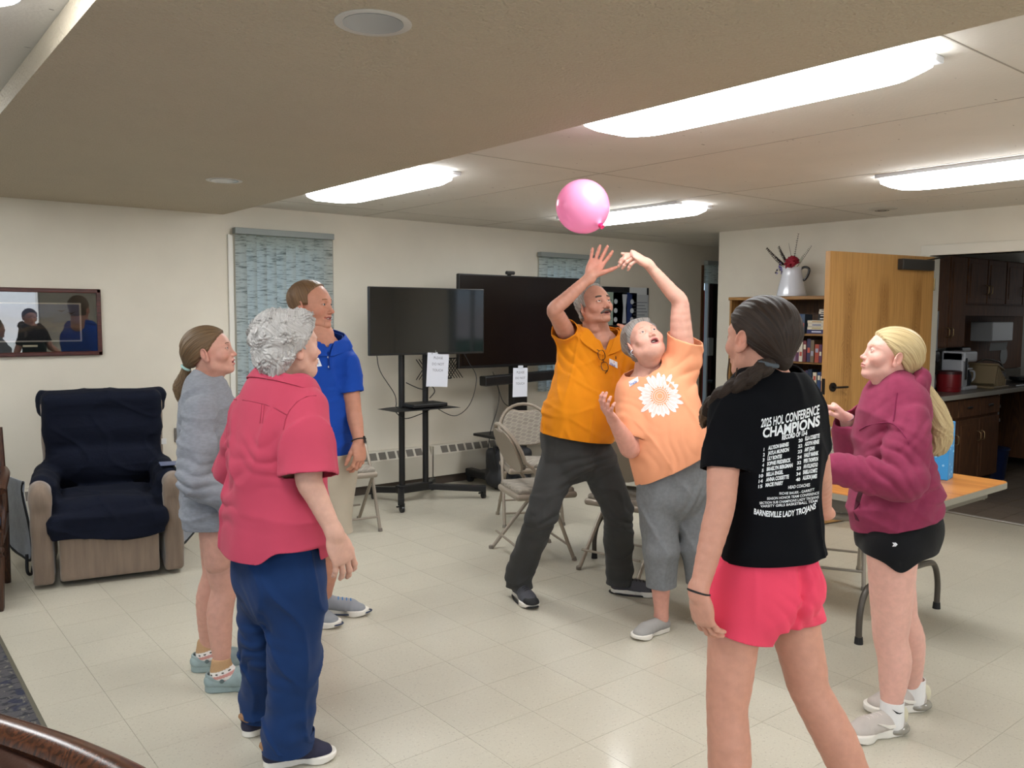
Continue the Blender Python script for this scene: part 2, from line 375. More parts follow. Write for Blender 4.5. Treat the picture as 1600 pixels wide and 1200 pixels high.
class Cloth:
    """open-hemmed garment: solid torso and sleeves, cut by planes; the cut faces are removed and the cloth gets thickness"""
    def __init__(s, pts, m, h=.0055):
        lo, hi = bb(pts, m); s.f = Field(lo, hi, h); s.sl = []; s.D = 0; s.cuts = []; s.k = .04
    def new(s): return Field(s.f.lo, s.f.lo+s.f.h*(s.f.n-1), s.f.h)
    def sleeve(s, cones, p=None, n=None, k=.04):
        t = Field.__new__(Field); t.lo, t.h, t.n, t.ax = s.f.lo, s.f.h, s.f.n, s.f.ax; t.a = np.full(t.n, 1., dtype=F32)
        for a, b, ra, rb in cones: t.cone(a, b, ra, rb, k=.02)
        s.sl.append((t, p, n, k)); return t
    def pl(s, p, n):
        n = unit(n); x, y, z = s.f.full(); return ((x-F32(p[0]))*F32(n[0])+(y-F32(p[1]))*F32(n[1])+(z-F32(p[2]))*F32(n[2])).astype(F32)
    def fold(s, fn): s.D = s.D+fn(s.f.full()); return s
    def hem(s, p, n): s.cuts.append(s.pl(p, n)); return s
    def hole(s, a, b, ra, rb=None):
        t = Field.__new__(Field); t.lo, t.h, t.n, t.ax = s.f.lo, s.f.h, s.f.n, s.f.ax; t.a = np.full(t.n, 1., dtype=F32)
        t.cone(a, b, ra, rb, k=0); s.cuts.append(-t.a); return s
    def neck(s, p, n, R=.10):
        """neck opening: cut above the plane, only near the neck"""
        x, y, z = s.f.full(); q = F32(R)-np.sqrt((x-F32(p[0]))**2+(y-F32(p[1]))**2+(z-F32(p[2]))**2); s.cuts.append(np.minimum(s.pl(p, n), q).astype(F32)); return s
    def hole_ell(s, c, r, R=None):
        t = Field.__new__(Field); t.lo, t.h, t.n, t.ax = s.f.lo, s.f.h, s.f.n, s.f.ax; t.a = np.full(t.n, 1., dtype=F32)
        t.ell(c, r, R=R, k=0); s.cuts.append(-t.a); return s
    def cutfield(s, c): s.cuts.append(c.astype(F32)); return s
    def build(s, name, m, root, th=.004, it=1, tint=None, label=None):
        def smin(a, b, k): h = np.maximum(k-np.abs(a-b), 0)/F32(k); return np.minimum(a, b)-h*h*F32(k*.25)
        full = s.f.a+F32(0); cut = s.f.a+F32(0)
        if isinstance(s.D, np.ndarray): full = full+s.D; cut = cut+s.D
        for t, p, n, k in s.sl:
            ta = t.a+(s.D if isinstance(s.D, np.ndarray) else 0); full = smin(full, ta, k)
            if p is None: cut = smin(cut, ta, k)
            else:                                            # beyond the cuff plane only what the torso itself fills stays
                pl = s.pl(p, n); cut = np.minimum(cut, np.maximum(smin(cut, ta, k), pl))
        g = s.f; keep = g.a; g.a = cut.astype(F32); v, F = g.mesh(); g.a = keep
        def sampler(v):
            q = (v-g.lo)/g.h; i = np.clip(q.astype(int), 0, g.n-2); fr = q-i
            def samp(A):
                A = np.broadcast_to(A, g.n); val = 0
                for dx in (0, 1):
                    for dy in (0, 1):
                        for dz in (0, 1):
                            w = (fr[:, 0] if dx else 1-fr[:, 0])*(fr[:, 1] if dy else 1-fr[:, 1])*(fr[:, 2] if dz else 1-fr[:, 2])
                            val = val+w*A[i[:, 0]+dx, i[:, 1]+dy, i[:, 2]+dz]
                return val
            return samp
        samp = sampler(v); near = np.zeros(len(v), bool)
        for t, p, n, k in s.sl:
            if p is not None: near |= np.abs((v-V(p)) @ unit(n)) < .8*g.h
        cap = (samp(full) < -.75*g.h) & near & (samp(s.base()) > .5*g.h); F = F[~(cap[F].sum(1) >= 2)]
        if s.cuts:                                            # clip by the hem and neck fields, sliding border vertices onto the cut
            C_ = np.full(len(v), -1.)
            for A in s.cuts: C_ = np.maximum(C_, samp(A))
            out = C_ > 0; F = F[~out[F].all(1)]; mixed = F[out[F].any(1)]; acc = np.zeros_like(v); n_ = np.zeros(len(v))
            for i0, i1 in ((0, 1), (1, 2), (2, 3), (3, 0), (0, 2), (1, 3)):
                for a_, b_ in ((mixed[:, i0], mixed[:, i1]), (mixed[:, i1], mixed[:, i0])):
                    sel = out[a_] & ~out[b_]; a2, b2 = a_[sel], b_[sel]; t = C_[b2]/(C_[b2]-C_[a2]); wt = 1. if (i1-i0) % 2 else .25
                    np.add.at(acc, a2, (v[b2]+(v[a2]-v[b2])*t[:, None])*wt); np.add.at(n_, a2, wt)
            sel = n_ > 0; v[sel] = acc[sel]/n_[sel][:, None]
        # keep the largest piece
        used = np.unique(F); mp = np.full(len(v), -1); mp[used] = np.arange(len(used)); v = v[used]; F = mp[F]
        if it:
            edge = np.concatenate([F[:, [k, (k+1) % 4]] for k in range(4)]); es = np.sort(edge, 1); key = es[:, 0].astype(np.int64)*len(v)+es[:, 1]
            u, cnt = np.unique(key, return_counts=True); bd = u[cnt == 1]; bv = np.zeros(len(v), bool); bv[bd//len(v)] = True; bv[bd % len(v)] = True
            be = np.stack([bd//len(v), bd % len(v)], 1); v2 = sm(v, F, it, .5)
            acc = np.zeros_like(v); n = np.zeros(len(v))
            for _ in range(3):
                acc[:] = 0; n[:] = 0
                np.add.at(acc, be[:, 0], v[be[:, 1]]); np.add.at(acc, be[:, 1], v[be[:, 0]]); np.add.at(n, be[:, 0], 1); np.add.at(n, be[:, 1], 1)
                ok = bv & (n > 0); v[ok] = v[ok]*.5+(acc[ok]/n[ok][:, None])*.5
            v2[bv] = v[bv]; v = v2
        o = qmesh(v, F, name, m, root, tint=tint(v) if tint else None)
        if th: so = o.modifiers.new('cloth', 'SOLIDIFY'); so.thickness = th; so.offset = -1
        if label: o['label'] = label
        return o, v, F
    def base(s): return s.f.a+(s.D if isinstance(s.D, np.ndarray) else 0)
def fbox(f, c, hf, r=.02, R=None, k=.01, op='add'):
    """rounded box in a field"""
    c = V(c); hf = V(hf); m = (np.linalg.norm(hf) if R is not None else hf)+k+4*f.h; sl, P = f.blk(c-m, c+m)
    if sl is None: return f
    x, y, z = P[0]-F32(c[0]), P[1]-F32(c[1]), P[2]-F32(c[2])
    if R is not None: x, y, z = (x*F32(R[0, 0])+y*F32(R[1, 0])+z*F32(R[2, 0]), x*F32(R[0, 1])+y*F32(R[1, 1])+z*F32(R[2, 1]), x*F32(R[0, 2])+y*F32(R[1, 2])+z*F32(R[2, 2]))
    q = [np.abs(v)-F32(h-r) for v, h in zip((x, y, z), hf)]
    d = np.sqrt(np.maximum(q[0], 0)**2+np.maximum(q[1], 0)**2+np.maximum(q[2], 0)**2)+np.minimum(np.maximum(q[0], np.maximum(q[1], q[2])), 0)-F32(r)
    f.put(sl, d.astype(F32), k, op); return f
def fpart(f, name, m, parent, it=1, tint=None):
    v, F = f.mesh(); v = sm(v, F, it) if it else v; o = qmesh(v, F, name, m, None, tint=tint(v) if tint else None); o.parent = parent; return o
def text_mesh(s, size, m, name, parent=None, R=None, c=(0, 0, 0), bold=.0, align='CENTER', th=0):
    """flat lettering in local x,z (facing -y) moved by R, c"""
    T = text_polys(s, bold, align); mb = MB()
    for t in T:
        P = [V(p[0]*size, 0, p[1]*size) for p in t]
        if R is not None: P = [R @ p for p in P]
        mb.add([p+V(c) for p in P], [tuple(range(len(P)))])
    me = bpy.data.meshes.new(name); me.from_pydata(mb.v, [], mb.f); o = fin(me, name, m); o.parent = parent; return o
# ---------------------------------------------------------------- heads (local frame: x = person's right, y = face, z = up, origin between the eyes' level and ear line)
def sstep(a, b, x): t = np.clip((x-a)/(b-a), 0, 1); return t*t*(3-2*t)
def gauss(x, y, z, c, r):
    return np.exp(-(((x-c[0])/r[0])**2+((y-c[1])/r[1])**2+((z-c[2])/r[2])**2))
HD = dict(fat=0., jaw=1., chin=1., nose=1., nosew=1., mouth='closed', eye=1., ear=1., skin=srgb(0xd9a184)[:3], lip=srgb(0xb8675e)[:3], wrinkle=0., neck=.052, necklen=.16, iris=0x4a5a60, h=.0022, cranium=1., brow=1.)
def head_fields(o):
    f = Field((-.115, -.15, -.20), (.115, .135, .145), o['h'])
    fat = o['fat']; J = o['jaw']
    f.ell((0, -.018, .034), (.0745*o['cranium'], .094, .078), k=.0)
    f.ell((0, .012, .010), (.069, .078, .075), k=.02)
    f.ell((0, .026, -.028), (.058*J+.4*fat, .060+.3*fat, .070), k=.02)
    for s in (-1, 1):
        f.cone((s*.052*J, -.002, -.045), (s*.047*J, .004, -.064), .015+fat, .014+fat, k=.03)
        f.cone((s*.047*J, .004, -.064), (s*.013, .060, -.094), .014+fat, .012, k=.024)
        f.ell((s*.042, .054, -.030), (.022+fat*.5, .022, .022+fat*.5), k=.02)
    f.ell((0, .068*o['chin']+.001, -.094), (.019, .017, .016), k=.02)
    if fat > .003: f.ell((0, .035, -.098), (.045, .035, .022+fat), k=.03)
    f.ell((0, .066, .020), (.048, .019, .011), k=.018)                          # brow
    f.ell((0, .070, -.060), (.029, .019, .022), k=.016)                          # muzzle
    nl = o['necklen']; f.cone((0, -.030, -.045), (0, -.030-.02*(nl-.045)/.115, -nl), o['neck']*.98, o['neck'], k=.03)
    if nl > .12: f.cone((0, .008, -.085), (0, -.030, -.17), .030+fat, .034, k=.04)
    base = f.copy()
    for s in (-1, 1):
        f.ell((s*.0315, .089, -.001), (.016, .013, .0105), k=.012, op='sub')     # sockets
    n = o['nose']; w = o['nosew']
    f.cone((0, .078, .010), (0, .087+.010*n, -.028), .0075, .0085*w, k=.010)
    f.ell((0, .091+.011*n, -.036), (.0095*w, .0100, .0090), k=.007)
    for s in (-1, 1):
        f.ell((s*.0115*w, .088+.003*n, -.039), (.0068*w, .0095, .0072), k=.005)
        f.ell((s*.0065*w, .091+.006*n, -.0465), (.0032, .0042, .0035), k=.002, op='sub')
    for s in (-1, 1):                                                            # eyeball and lids
        f.ell((s*.0315, .0715, -.001), (.0150, .0140, .0135), k=.004)
        if o['eye'] > .05: f.ell((s*.0315, .0870, -.0015), (.0125, .0100, .0052*o['eye']), k=.0015, op='sub')
        else: f.ell((s*.0315, .0880, -.0050), (.0140, .0060, .0009), k=.002, op='sub')
    mo = o['mouth']; mz = -.0655
    if mo == 'closed':
        f.ell((0, .0870, mz+.0035), (.0225, .0070, .0045), k=.005); f.ell((0, .0855, mz-.0055), (.0195, .0075, .0055), k=.005)
        f.ell((0, .0950, mz-.0005), (.0230, .0080, .0014), k=.002, op='sub')
    elif mo == 'smile':
        f.ell((0, .0850, mz+.006), (.0240, .0060, .0032), k=.005); f.ell((0, .0840, mz-.008), (.0200, .0065, .0042), k=.005)
        f.ell((0, .0900, mz-.001), (.0230, .0140, .0045), k=.003, op='sub')
        for s in (-1, 1): f.ell((s*.027, .078, mz+.004), (.006, .008, .004), k=.004, op='sub')
    elif mo == 'ajar':
        f.ell((0, .0865, mz+.006), (.0210, .0075, .0045), k=.005); f.ell((0, .0840, mz-.010), (.0185, .0075, .0055), k=.005)
        f.ell((0, .0900, mz-.001), (.0190, .0160, .0052), k=.003, op='sub')
    elif mo == 'open':
        f.ell((0, .0850, mz+.009), (.0220, .0070, .0042), k=.005); f.ell((0, .0800, mz-.016), (.0190, .0075, .0055), k=.005)
        f.ell((0, .0860, mz-.003), (.0195, .0200, .0095), k=.003, op='sub')
    if o['wrinkle']:
        q = o['wrinkle']
        for s in (-1, 1):
            f.cone((s*.018, .089, -.040), (s*.033, .074, -.070), .0018*q, .0014*q, k=.004, op='sub')
            f.ell((s*.031, .082, -.016), (.013, .006, .0012), k=.004, op='sub')
            f.cone((s*.026, .074, -.078), (s*.024, .068, -.094), .0013*q, k=.004, op='sub')
        f.disp(lambda P: wave(P, (30, 30, 40), 5)*F32(.00035*q))
    if o['ear']:
        for s in (-1, 1):
            e = o['ear']*1.08; R = rotz(s*-.45) @ rotx(.18); c = V(s*.0785, -.013, -.010); q = lambda x, y, z: c+R @ V(s*x, y, z)
            f.ell(c, (.0060, .018*e, .031*e), R=R, k=.004); f.ell(q(0, .004, -.024*e), (.0058, .010, .011), R=R, k=.004)
            f.ell(q(.0065, .003, .004), (.0080, .0115*e, .0200*e), R=R, k=.0015, op='sub')
            f.ell(q(-.001, -.004, .006), (.0035, .0040*e, .0130*e), R=R, k=.003); f.ell(q(.001, .014, -.004), (.0050, .0040, .0065), R=R, k=.003)
    return f, base
def head_tint(v, o):
    x, y, z = v.T; sk = np.array(o['skin'])[None, :]*np.ones((len(v), 1)); lip = np.array(o['lip'])
    red = sk*np.array([1.06, .80, .78])
    for c, r, a in (((.045, .06, -.032), (.022, .03, .02), .55), ((-.045, .06, -.032), (.022, .03, .02), .55), ((0, .105, -.038), (.012, .02, .012), .6), ((.08, -.01, -.012), (.02, .03, .035), .55), ((-.08, -.01, -.012), (.02, .03, .035), .55)):
        g = (gauss(x, y, z, c, r)*a)[:, None]; sk = sk*(1-g)+red*g
    mo = o['mouth']; dz = {'closed': .0095, 'smile': .0105, 'ajar': .0135, 'open': .0205}[mo]; wd = {'closed': .023, 'smile': .025, 'ajar': .022, 'open': .024}[mo]
    q = (x/wd)**2+((z+.0665+(.003 if mo == 'open' else 0)-(np.abs(x)*.18 if mo == 'smile' else 0))/dz)**2
    m = (1-sstep(.75, 1.05, q))*(y > .066); sk = sk*(1-m[:, None])+lip*m[:, None]
    if mo != 'closed':                                                            # inside of the mouth
        q2 = (x/(wd-.005))**2+((z+.0665)/(dz-.008))**2; m = ((q2 < 1.1) & (y < .0815) & (y > .05)).astype(float)[:, None]; sk = sk*(1-m)+np.array([.10, .02, .02])*m
    for s in (-1, 1):                                                             # lash lines
        q = ((x-s*.0315)/.0138)**2+((z+.0010)/(.0062*max(o['eye'], .35)+.0006))**2
        m = (np.exp(-((q-1)/.28)**2)*(y > .07)*.6)[:, None]*(z > -.006)[:, None]; sk = sk*(1-m)+np.array([.10, .05, .04])*m
    return np.clip(sk, 0, 1)
def xf(v, M): return v @ M[0].T*M[2]+M[1]        # M = (R, origin, scale)
def head_frame(face, up, origin, scale=1.):
    y = unit(face); z = unit(V(up)-y*(V(up) @ y)); x = np.cross(y, z); return (np.stack([x, y, z], 1), V(origin), scale)
def ear_cut(g, e=1.):
    for s in (-1, 1): g.ell((s*.090, -.012, -.012), (.022, .021*e, .034*e), R=rotx(.20), k=.004, op='sub')
def neck_mesh(M, o, base, skin, h=.005):
    """the neck, from inside the skull down into the collar"""
    top = xf(V(0, -.024, -.050)[None], M)[0]; chin = xf(V(0, .030, -.080)[None], M)[0]; base = V(base); n = o['neck']*M[2]; f = Field(*bb([top, base, base-V(0, 0, .06), chin], .13), h)
    f.cone(top, base, n*.94, n*.98, k=0); f.cone(base, base-V(0, 0, .05), n*.98, n*1.4, k=.02); f.cone(chin, base+(top-base)*.10, n*.38, n*.60, k=.03); v, F = f.mesh(); return v, F
def eyes(root, M, o):
    for s in (-1, 1):
        if o['eye'] < .05: continue
        n = 20; v = []; F = []
        c = V(s*.0315, .0715, -.001); gz = unit(V(o.get('gx', 0), 1, o.get('gz', 0))); gx = unit(np.cross(gz, V(0, 0, 1))); gy = np.cross(gx, gz)
        rings = [0, .12, .24, .40, .52, .75, 1.05, 1.4]
        for a in rings[1:]:
            for j in range(n): t = 2*PI*j/n; v.append(c+.0128*(math.cos(a)*gz+math.sin(a)*(math.cos(t)*gx+math.sin(t)*gy)))
        v.append(c+.0128*gz); v = xf(np.array(v), M)
        mb = MB(); faces = [(len(v)-1, j, (j+1) % n) for j in range(n)]
        for i in range(len(rings)-2): faces += [(i*n+j, (i+1)*n+j, (i+1)*n+(j+1) % n, i*n+(j+1) % n) for j in range(n)]
        me = bpy.data.meshes.new('eye'); me.from_pydata([tuple(p) for p in v], [], faces); me.shade_smooth()
        ob = fin(me, 'eye', mat('eye_white', 0xd8d0c8, .15), root)
        me.materials.append(mat('iris_%x' % o['iris'], o['iris'], .1)); me.materials.append(mat('pupil', 0x050505, .1))
        for p in me.polygons:
            k = 0 if p.index < n else 1+(p.index-n)//n
            p.material_index = 2 if k <= 1 else (1 if k <= 3 else 0)
def patch(f, M, root, name, m, t, strand=None):
    """a thin layer grown on a field: thickness t(P), negative where there is none"""
    g = f.copy(); g.a = (g.a-t(g.full())).astype(F32); g.a = np.maximum(g.a, -(f.a+F32(.006)))
    v, F = g.mesh()
    if len(F) == 0: return None
    st = strand(v) if strand else np.stack([v[:, 0]*20, v[:, 2]*4, v[:, 1]*4], 1)
    return qmesh(xf(v, M), F, name, m, root, strand=st)
def brows(f, M, root, m, o, th=.002, w=1.):
    b = o['brow']
    def t(P):
        x, y, z = P; ax = np.abs(x); zc = .0195+.003*b-((ax-.030)/.02)**2*.003
        q = ((ax-.0315)/.0175)**4+((z-zc)/(.0036*w))**2
        return np.where(y > .04, F32(th)*(1-q), -.01).clip(-.01, 1)+wave(P, (150, 60, 60), 2)*F32(.0006)
    for s in (-1, 1):
        patch(f, M, root, 'eyebrow', m, lambda P: np.where(P[0]*s > 0, t(P), -.01).astype(F32))
def scalp(x, y, z, front=.062, side=.012, nape=-.075, temple=.03):
    """signed extent of a hair cap: >0 where hair grows (head units, metres)"""
    # hairline height grows with y : in front z must exceed hl, behind the ear down to the nape
    hl = np.where(y > side, side*0+(-.010)+(y-side)*((front+.010)/(.085-side)), -.010)
    back = -.010+(nape+.010)*sstep(-.012, -.05, y)
    hl = np.where(y < -.0, back, hl)
    return z-hl
# ---------------------------------------------------------------- bodies
def Q(px, py, dh):
    """world point seen at px, py (1600x1200 frame) at horizontal distance dh in front of the camera"""
    r = RCAM @ V((px-800)/FPX, (py-600)/FPX, 1.); return CAMP+r*(dh/(r @ FH))
def ang(d): return V(math.cos(math.radians(d)), math.sin(math.radians(d)), 0)
UP = V(0, 0, 1)
def secs(rows):
    """rows: (px, py, dh, half width, half depth, facing angle)"""
    out = []
    for px, py, dh, a, b, fa in rows:
        f = ang(fa); out.append((Q(px, py, dh), np.cross(f, UP), f, a, b))
    return out
def hframe(d, back):
    """hand frame: columns right, fingers, back of the hand"""
    y = unit(d); z = unit(V(back)-y*(V(back) @ y)); return np.stack([np.cross(y, z), y, z], 1)
def hand(f, w, R, right, s=1., curl=(20, 25, 15), spread=6., thumb=(45, 20, 15), curls=None, k=.004):
    """five fingers and a palm added to field f at wrist w; R from hframe"""
    t = -1 if right else 1
    L = lambda x, y, z: V(w)+R @ (V(t*x, y, z)*s)
    f.loft([(L(0, -.02, 0), R[:, 0], R[:, 2], .026*s, .019*s), (L(0, .012, 0), R[:, 0], R[:, 2], .029*s, .017*s), (L(.002, .05, 0), R[:, 0], R[:, 2], .039*s, .0145*s), (L(0, .085, 0), R[:, 0], R[:, 2], .038*s, .011*s)], k=.012)
    f.ell(L(.022, .035, -.009), V(.018, .028, .013)*s, R=R, k=.012)
    f.ell(L(-.026, .038, -.006), V(.012, .032, .012)*s, R=R, k=.012)
    bx = (.0295, .0100, -.0100, -.0285); by = (.086, .091, .087, .077); ln = (.072, .080, .073, .058); rr = (.0096, .0098, .0094, .0083)
    for i in range(4):
        c = curls[i] if curls else curl; a = math.radians(spread*(1.5-i)*.9); base = L(bx[i], by[i]-.012, 0)
        fl = 0.; p = base; r = rr[i]*s
        for j, q in enumerate((.46, .30, .24)):
            fl += math.radians(c[j]); d = R @ V(t*math.sin(a)*math.cos(fl), math.cos(a)*math.cos(fl), -math.sin(fl))
            e = p+d*(ln[i]*q*s+(.012*s if j == 0 else 0)); r2 = r*.90
            f.cone(p, e, r*1.02, r2, k=k); 
            if j < 2: f.ell(e, V(1, 1, 1)*r2*1.10, k=k)
            p = e; r = r2
    sp, fl, fl2 = [math.radians(q) for q in thumb]; p = L(.020, .014, -.008); dirs = []
    d0 = V(t*math.sin(sp), math.cos(sp), -.35); seg = ((.044, .0140, .0115), (.034, .0108, .0098), (.026, .0098, .0072)); a = sp; tw = 0
    for j, (l, r1, r2) in enumerate(seg):
        if j == 1: a -= fl*.6; tw += fl*.5
        if j == 2: a -= fl2*.6; tw += fl2*.6
        d = R @ unit(V(t*math.sin(a), math.cos(a), -.30-tw)); e = p+d*l*s; f.cone(p, e, r1*s, r2*s, k=k*1.5); p = e
    return f
def limb(f, pts, rads, k=.006):
    pts = [V(p) for p in pts]; rows = []
    for i, (p, r) in enumerate(zip(pts, rads)):
        t = unit(pts[min(i+1, len(pts)-1)]-pts[max(i-1, 0)]); sd = unit(np.cross(t, V(.31, .22, .05) if abs(t[2]) > .5 else UP)); rows.append((p, sd, np.cross(t, sd), r, r))
    f.loft(rows, k=k, sub=3, kk=.004); return f
def arm(f, sh, el, wr, ru=.045, re=.036, rf=.038, rw=.025, k=.007):
    sh, el, wr = V(sh), V(el), V(wr); L = lambda a, b, t: a+(b-a)*t
    return limb(f, [sh, L(sh, el, .35), L(sh, el, .75), el, L(el, wr, .25), L(el, wr, .62), L(el, wr, .88), wr], [ru, ru, (ru+re)*.5, re, rf, (rf+rw)*.5, rw*1.04, rw])
def arm_hand(sh, el, wr, R, right, r=(.045, .036, .038, .025), s=1., h=.0032, **kw):
    pts = [el, wr, V(wr)+R @ V(0, .18*s, 0), V(wr)+R @ V(.1*s, .1*s, 0), V(wr)-R @ V(.1*s, -.1*s, 0), lerp(V(sh), V(el), .35)]
    lo, hi = bb(pts, .085); f = Field(lo, hi, h); arm(f, sh, el, wr, *r); hand(f, wr, R, right, s, **kw); return f.mesh()
def leg(f, hip, knee, ank, back, rt=.085, rk=.055, rc=.055, ra=.036, k=.010):
    hip, knee, ank = V(hip), V(knee), V(ank); b = V(back); L = lambda a, c, t: a+(c-a)*t
    return limb(f, [hip, L(hip, knee, .45), L(hip, knee, .82), knee, L(knee, ank, .28)+b*.014, L(knee, ank, .58)+b*.008, L(knee, ank, .84), ank], [rt, (rt*1.15+rk*.85)*.5, rk*1.08, rk*.98, rc, (rc+ra)*.52, ra*1.02, ra])
def garment(f, name, m, root, th=.006, smooth=1, tint=None, label=None):
    if th: f.shell(th)
    v, F = f.mesh()
    if smooth: v = sm(v, F, smooth, .5)
    o = qmesh(v, F, name, m, root, tint=tint(v) if tint else None); o['_n'] = 0; del o['_n']
    if label: o['label'] = label
    return o, v, F
def bvh(v, F): return BVHTree.FromPolygons([tuple(p) for p in v], [tuple(int(i) for i in q) for q in F])
def on_px(tree, px, py, off=.0015):
    """the point of a surface met by the sight line through a pixel, lifted off along its normal"""
    r = RCAM @ V((px-800)/FPX, (py-600)/FPX, 1.); r = unit(r); h = tree.ray_cast(Vector(CAMP), Vector(r))
    if h[0] is None: return None, None
    n = V(h[1][:]); n = n if n @ r < 0 else -n; return V(h[0][:])+n*off, n
def decal(tree, polys, name, m, root, off=.0015, label=None, th=0):
    """flat print: polygons given in picture points, laid onto a cloth surface"""
    mb = MB()
    for P in polys:
        pts = [on_px(tree, x, y, off)[0] for x, y in P]
        if any(p is None for p in pts): continue
        mb.add(pts, [tuple(range(len(pts)))])
    if not mb.f: return None
    me = bpy.data.meshes.new(name); me.from_pydata(mb.v, [], mb.f); o = fin(me, name, m, root)
    if label: o['label'] = label
    return o
def text_polys(s, bold=.0, align='LEFT'):
    """letters as triangles in a box of height 1 (capitals about .7)"""
    cu = bpy.data.curves.new('t', 'FONT'); cu.body = s; cu.size = 1.; cu.offset = bold; cu.align_x = align; cu.resolution_u = 3
    o = bpy.data.objects.new('t', cu); link(o); bpy.context.view_layer.update()
    me = bpy.data.meshes.new_from_object(o.evaluated_get(bpy.context.evaluated_depsgraph_get()))
    V_ = [(v.co.x, v.co.y) for v in me.vertices]; T = [[V_[i] for i in p.vertices] for p in me.polygons]
    bpy.data.objects.remove(o); bpy.data.curves.remove(cu); bpy.data.meshes.remove(me); return T
def fit_text(s, x0, x1, bold=0.):
    T = text_polys(s, bold); xs = [p[0] for t in T for p in t]; a, b = min(xs), max(xs)
    return [[(x0+(p[0]-a)/(b-a)*(x1-x0), p[1]) for p in t] for t in T]
def shoe(root, name, toe_c, ankle_up, direction, Ls=.27, W=.095, upper=None, sole=None, lace=None, kind='sneaker', hs=.025, height=.085, h=.0032, toe=None, accent=None):
    """shoe standing on the floor: heel at heel point, pointing along direction"""
    d = unit(direction); R = np.stack([np.cross(d, UP), d, UP], 1); s = Ls/.27; c = V(toe_c); w = W/2
    f = Field((-.07, -.05, -.01), (.07, Ls+.03, .14), h)
    def outline(f, z0, z1, grow=0., k=.03):
        x, y, z = f.full(); best = None
        for cx, cy, r in ((0, .036*s, w*.74), (0, .10*s, w*.70), (.002, .19*s, w*.98), (.001, .222*s, w*.80)):
            q = np.sqrt((x-F32(cx))**2+(y-F32(cy))**2)-F32(r+grow)
            if best is None: best = q
            else: hh = np.maximum(k*1.6-np.abs(best-q), 0)/F32(k*1.6); best = np.minimum(best, q)-hh*hh*F32(k*.4)
        return np.maximum(best, np.maximum(z-F32(z1), F32(z0)-z))
    so = f.copy()
    x, y, z = so.full(); so.a = np.maximum(outline(so, 0, hs+.0), -(z-F32(.0)) - 0).astype(F32)
    if kind != 'clog': so.a = np.maximum(so.a, (F32(.002)+sstep(.20*s, .275*s, y)*F32(.010)-z).astype(F32))
    v, F = so.mesh(); v = sm(v, F, 2)
    tw = lambda v: v @ R.T+c
    so_o = qmesh(tw(v), F, 'sole', sole, None)
    u = f.copy()
    u.loft([((0, .028*s, hs+.008), V(1, 0, 0), V(0, 0, 1), w*.72, .022), ((0, .10*s, hs+.010), V(1, 0, 0), V(0, 0, 1), w*.70, .022), ((.002, .185*s, hs+.004), V(1, 0, 0), V(0, 0, 1), w*.90, .024), ((.001, .225*s, hs), V(1, 0, 0), V(0, 0, 1), w*.72, .022)], k=.0)
    if kind == 'clog':
        u.ell((0, .165*s, hs+.022), (w*.95, .090*s, .046), k=.015); u.loft([((0, .03*s, hs+.016), V(1, 0, 0), V(0, 0, 1), w*.76, .034), ((0, .12*s, hs+.016), V(1, 0, 0), V(0, 0, 1), w*.80, .036)], k=.02)
        u.ell((0, .045*s, hs+.060), (w*.60, .058*s, .052), k=.006, op='sub')
    else:
        u.ell((0, .045*s, height*.60), (w*.66, .046*s, height*.55), k=.02)
        u.cone((0, .075*s, height*.70), (0, .175*s, hs+.018), w*.55, w*.62, k=.03)
        u.cone((0, .050*s, height+.004), (0, .052*s, height-.016), w*.54, w*.50, k=.006, op='sub')
    u.a = np.maximum(u.a, (F32(hs-.004)-u.full()[2]))
    v, F = u.mesh(); v = sm(v, F, 1)
    up_o = qmesh(tw(v), F, 'upper', upper, None)
    # the upper is the shoe's own mesh; sole, laces and trims hang below it
    up_o.name = name; up_o.data.name = name
    up_o.parent = root; up_o.matrix_parent_inverse = root.matrix_basis.inverted()
    kids = [so_o]
    if lace is not None and kind == 'sneaker':
        for i in range(5):
            y0 = (.095+.020*i)*s; zt = height*.70+w*.50+(hs+.018+w*.60-height*.70-w*.50)*((y0/s-.075)/.10)
            mb = MB(); arc = [(w*.42*math.sin(a), y0+.006*math.sin(a), zt+.001+w*.34*(math.cos(a)-1)) for a in np.linspace(-1.15, 1.15, 9)]
            mb.tube([R @ V(q)+c for q in arc], .0036, 6); kids.append(mb.build('lace', lace, None, smooth=True))
    if accent is not None: kids += accent(R, c, s, w)
    if kind == 'clog':
        for sgn in (-1, 1):
            mb = MB(); cc = R @ V(sgn*w*.86, .080*s, hs+.026)+c; ax_ = R @ V(sgn, 0, 0)
            mb.tube([cc-ax_*.006, cc+ax_*.006], .009, 12); kids.append(mb.build('strap_rivet', mat('rivet', 0x5c6a6a, .5), None))
        arc = [(w*.84*math.cos(a), .075*s-.092*s*math.sin(a)*.78, hs+.026+.012*math.sin(a)) for a in np.linspace(0, PI, 15)]
        mb = MB(); mb.tube([R @ V(q)+c for q in arc], .0045, 8, flat=2.2); kids.append(mb.build('heel_strap', upper, None, smooth=True))
    for o in kids:
        o.parent = up_o
    return up_o, R, c
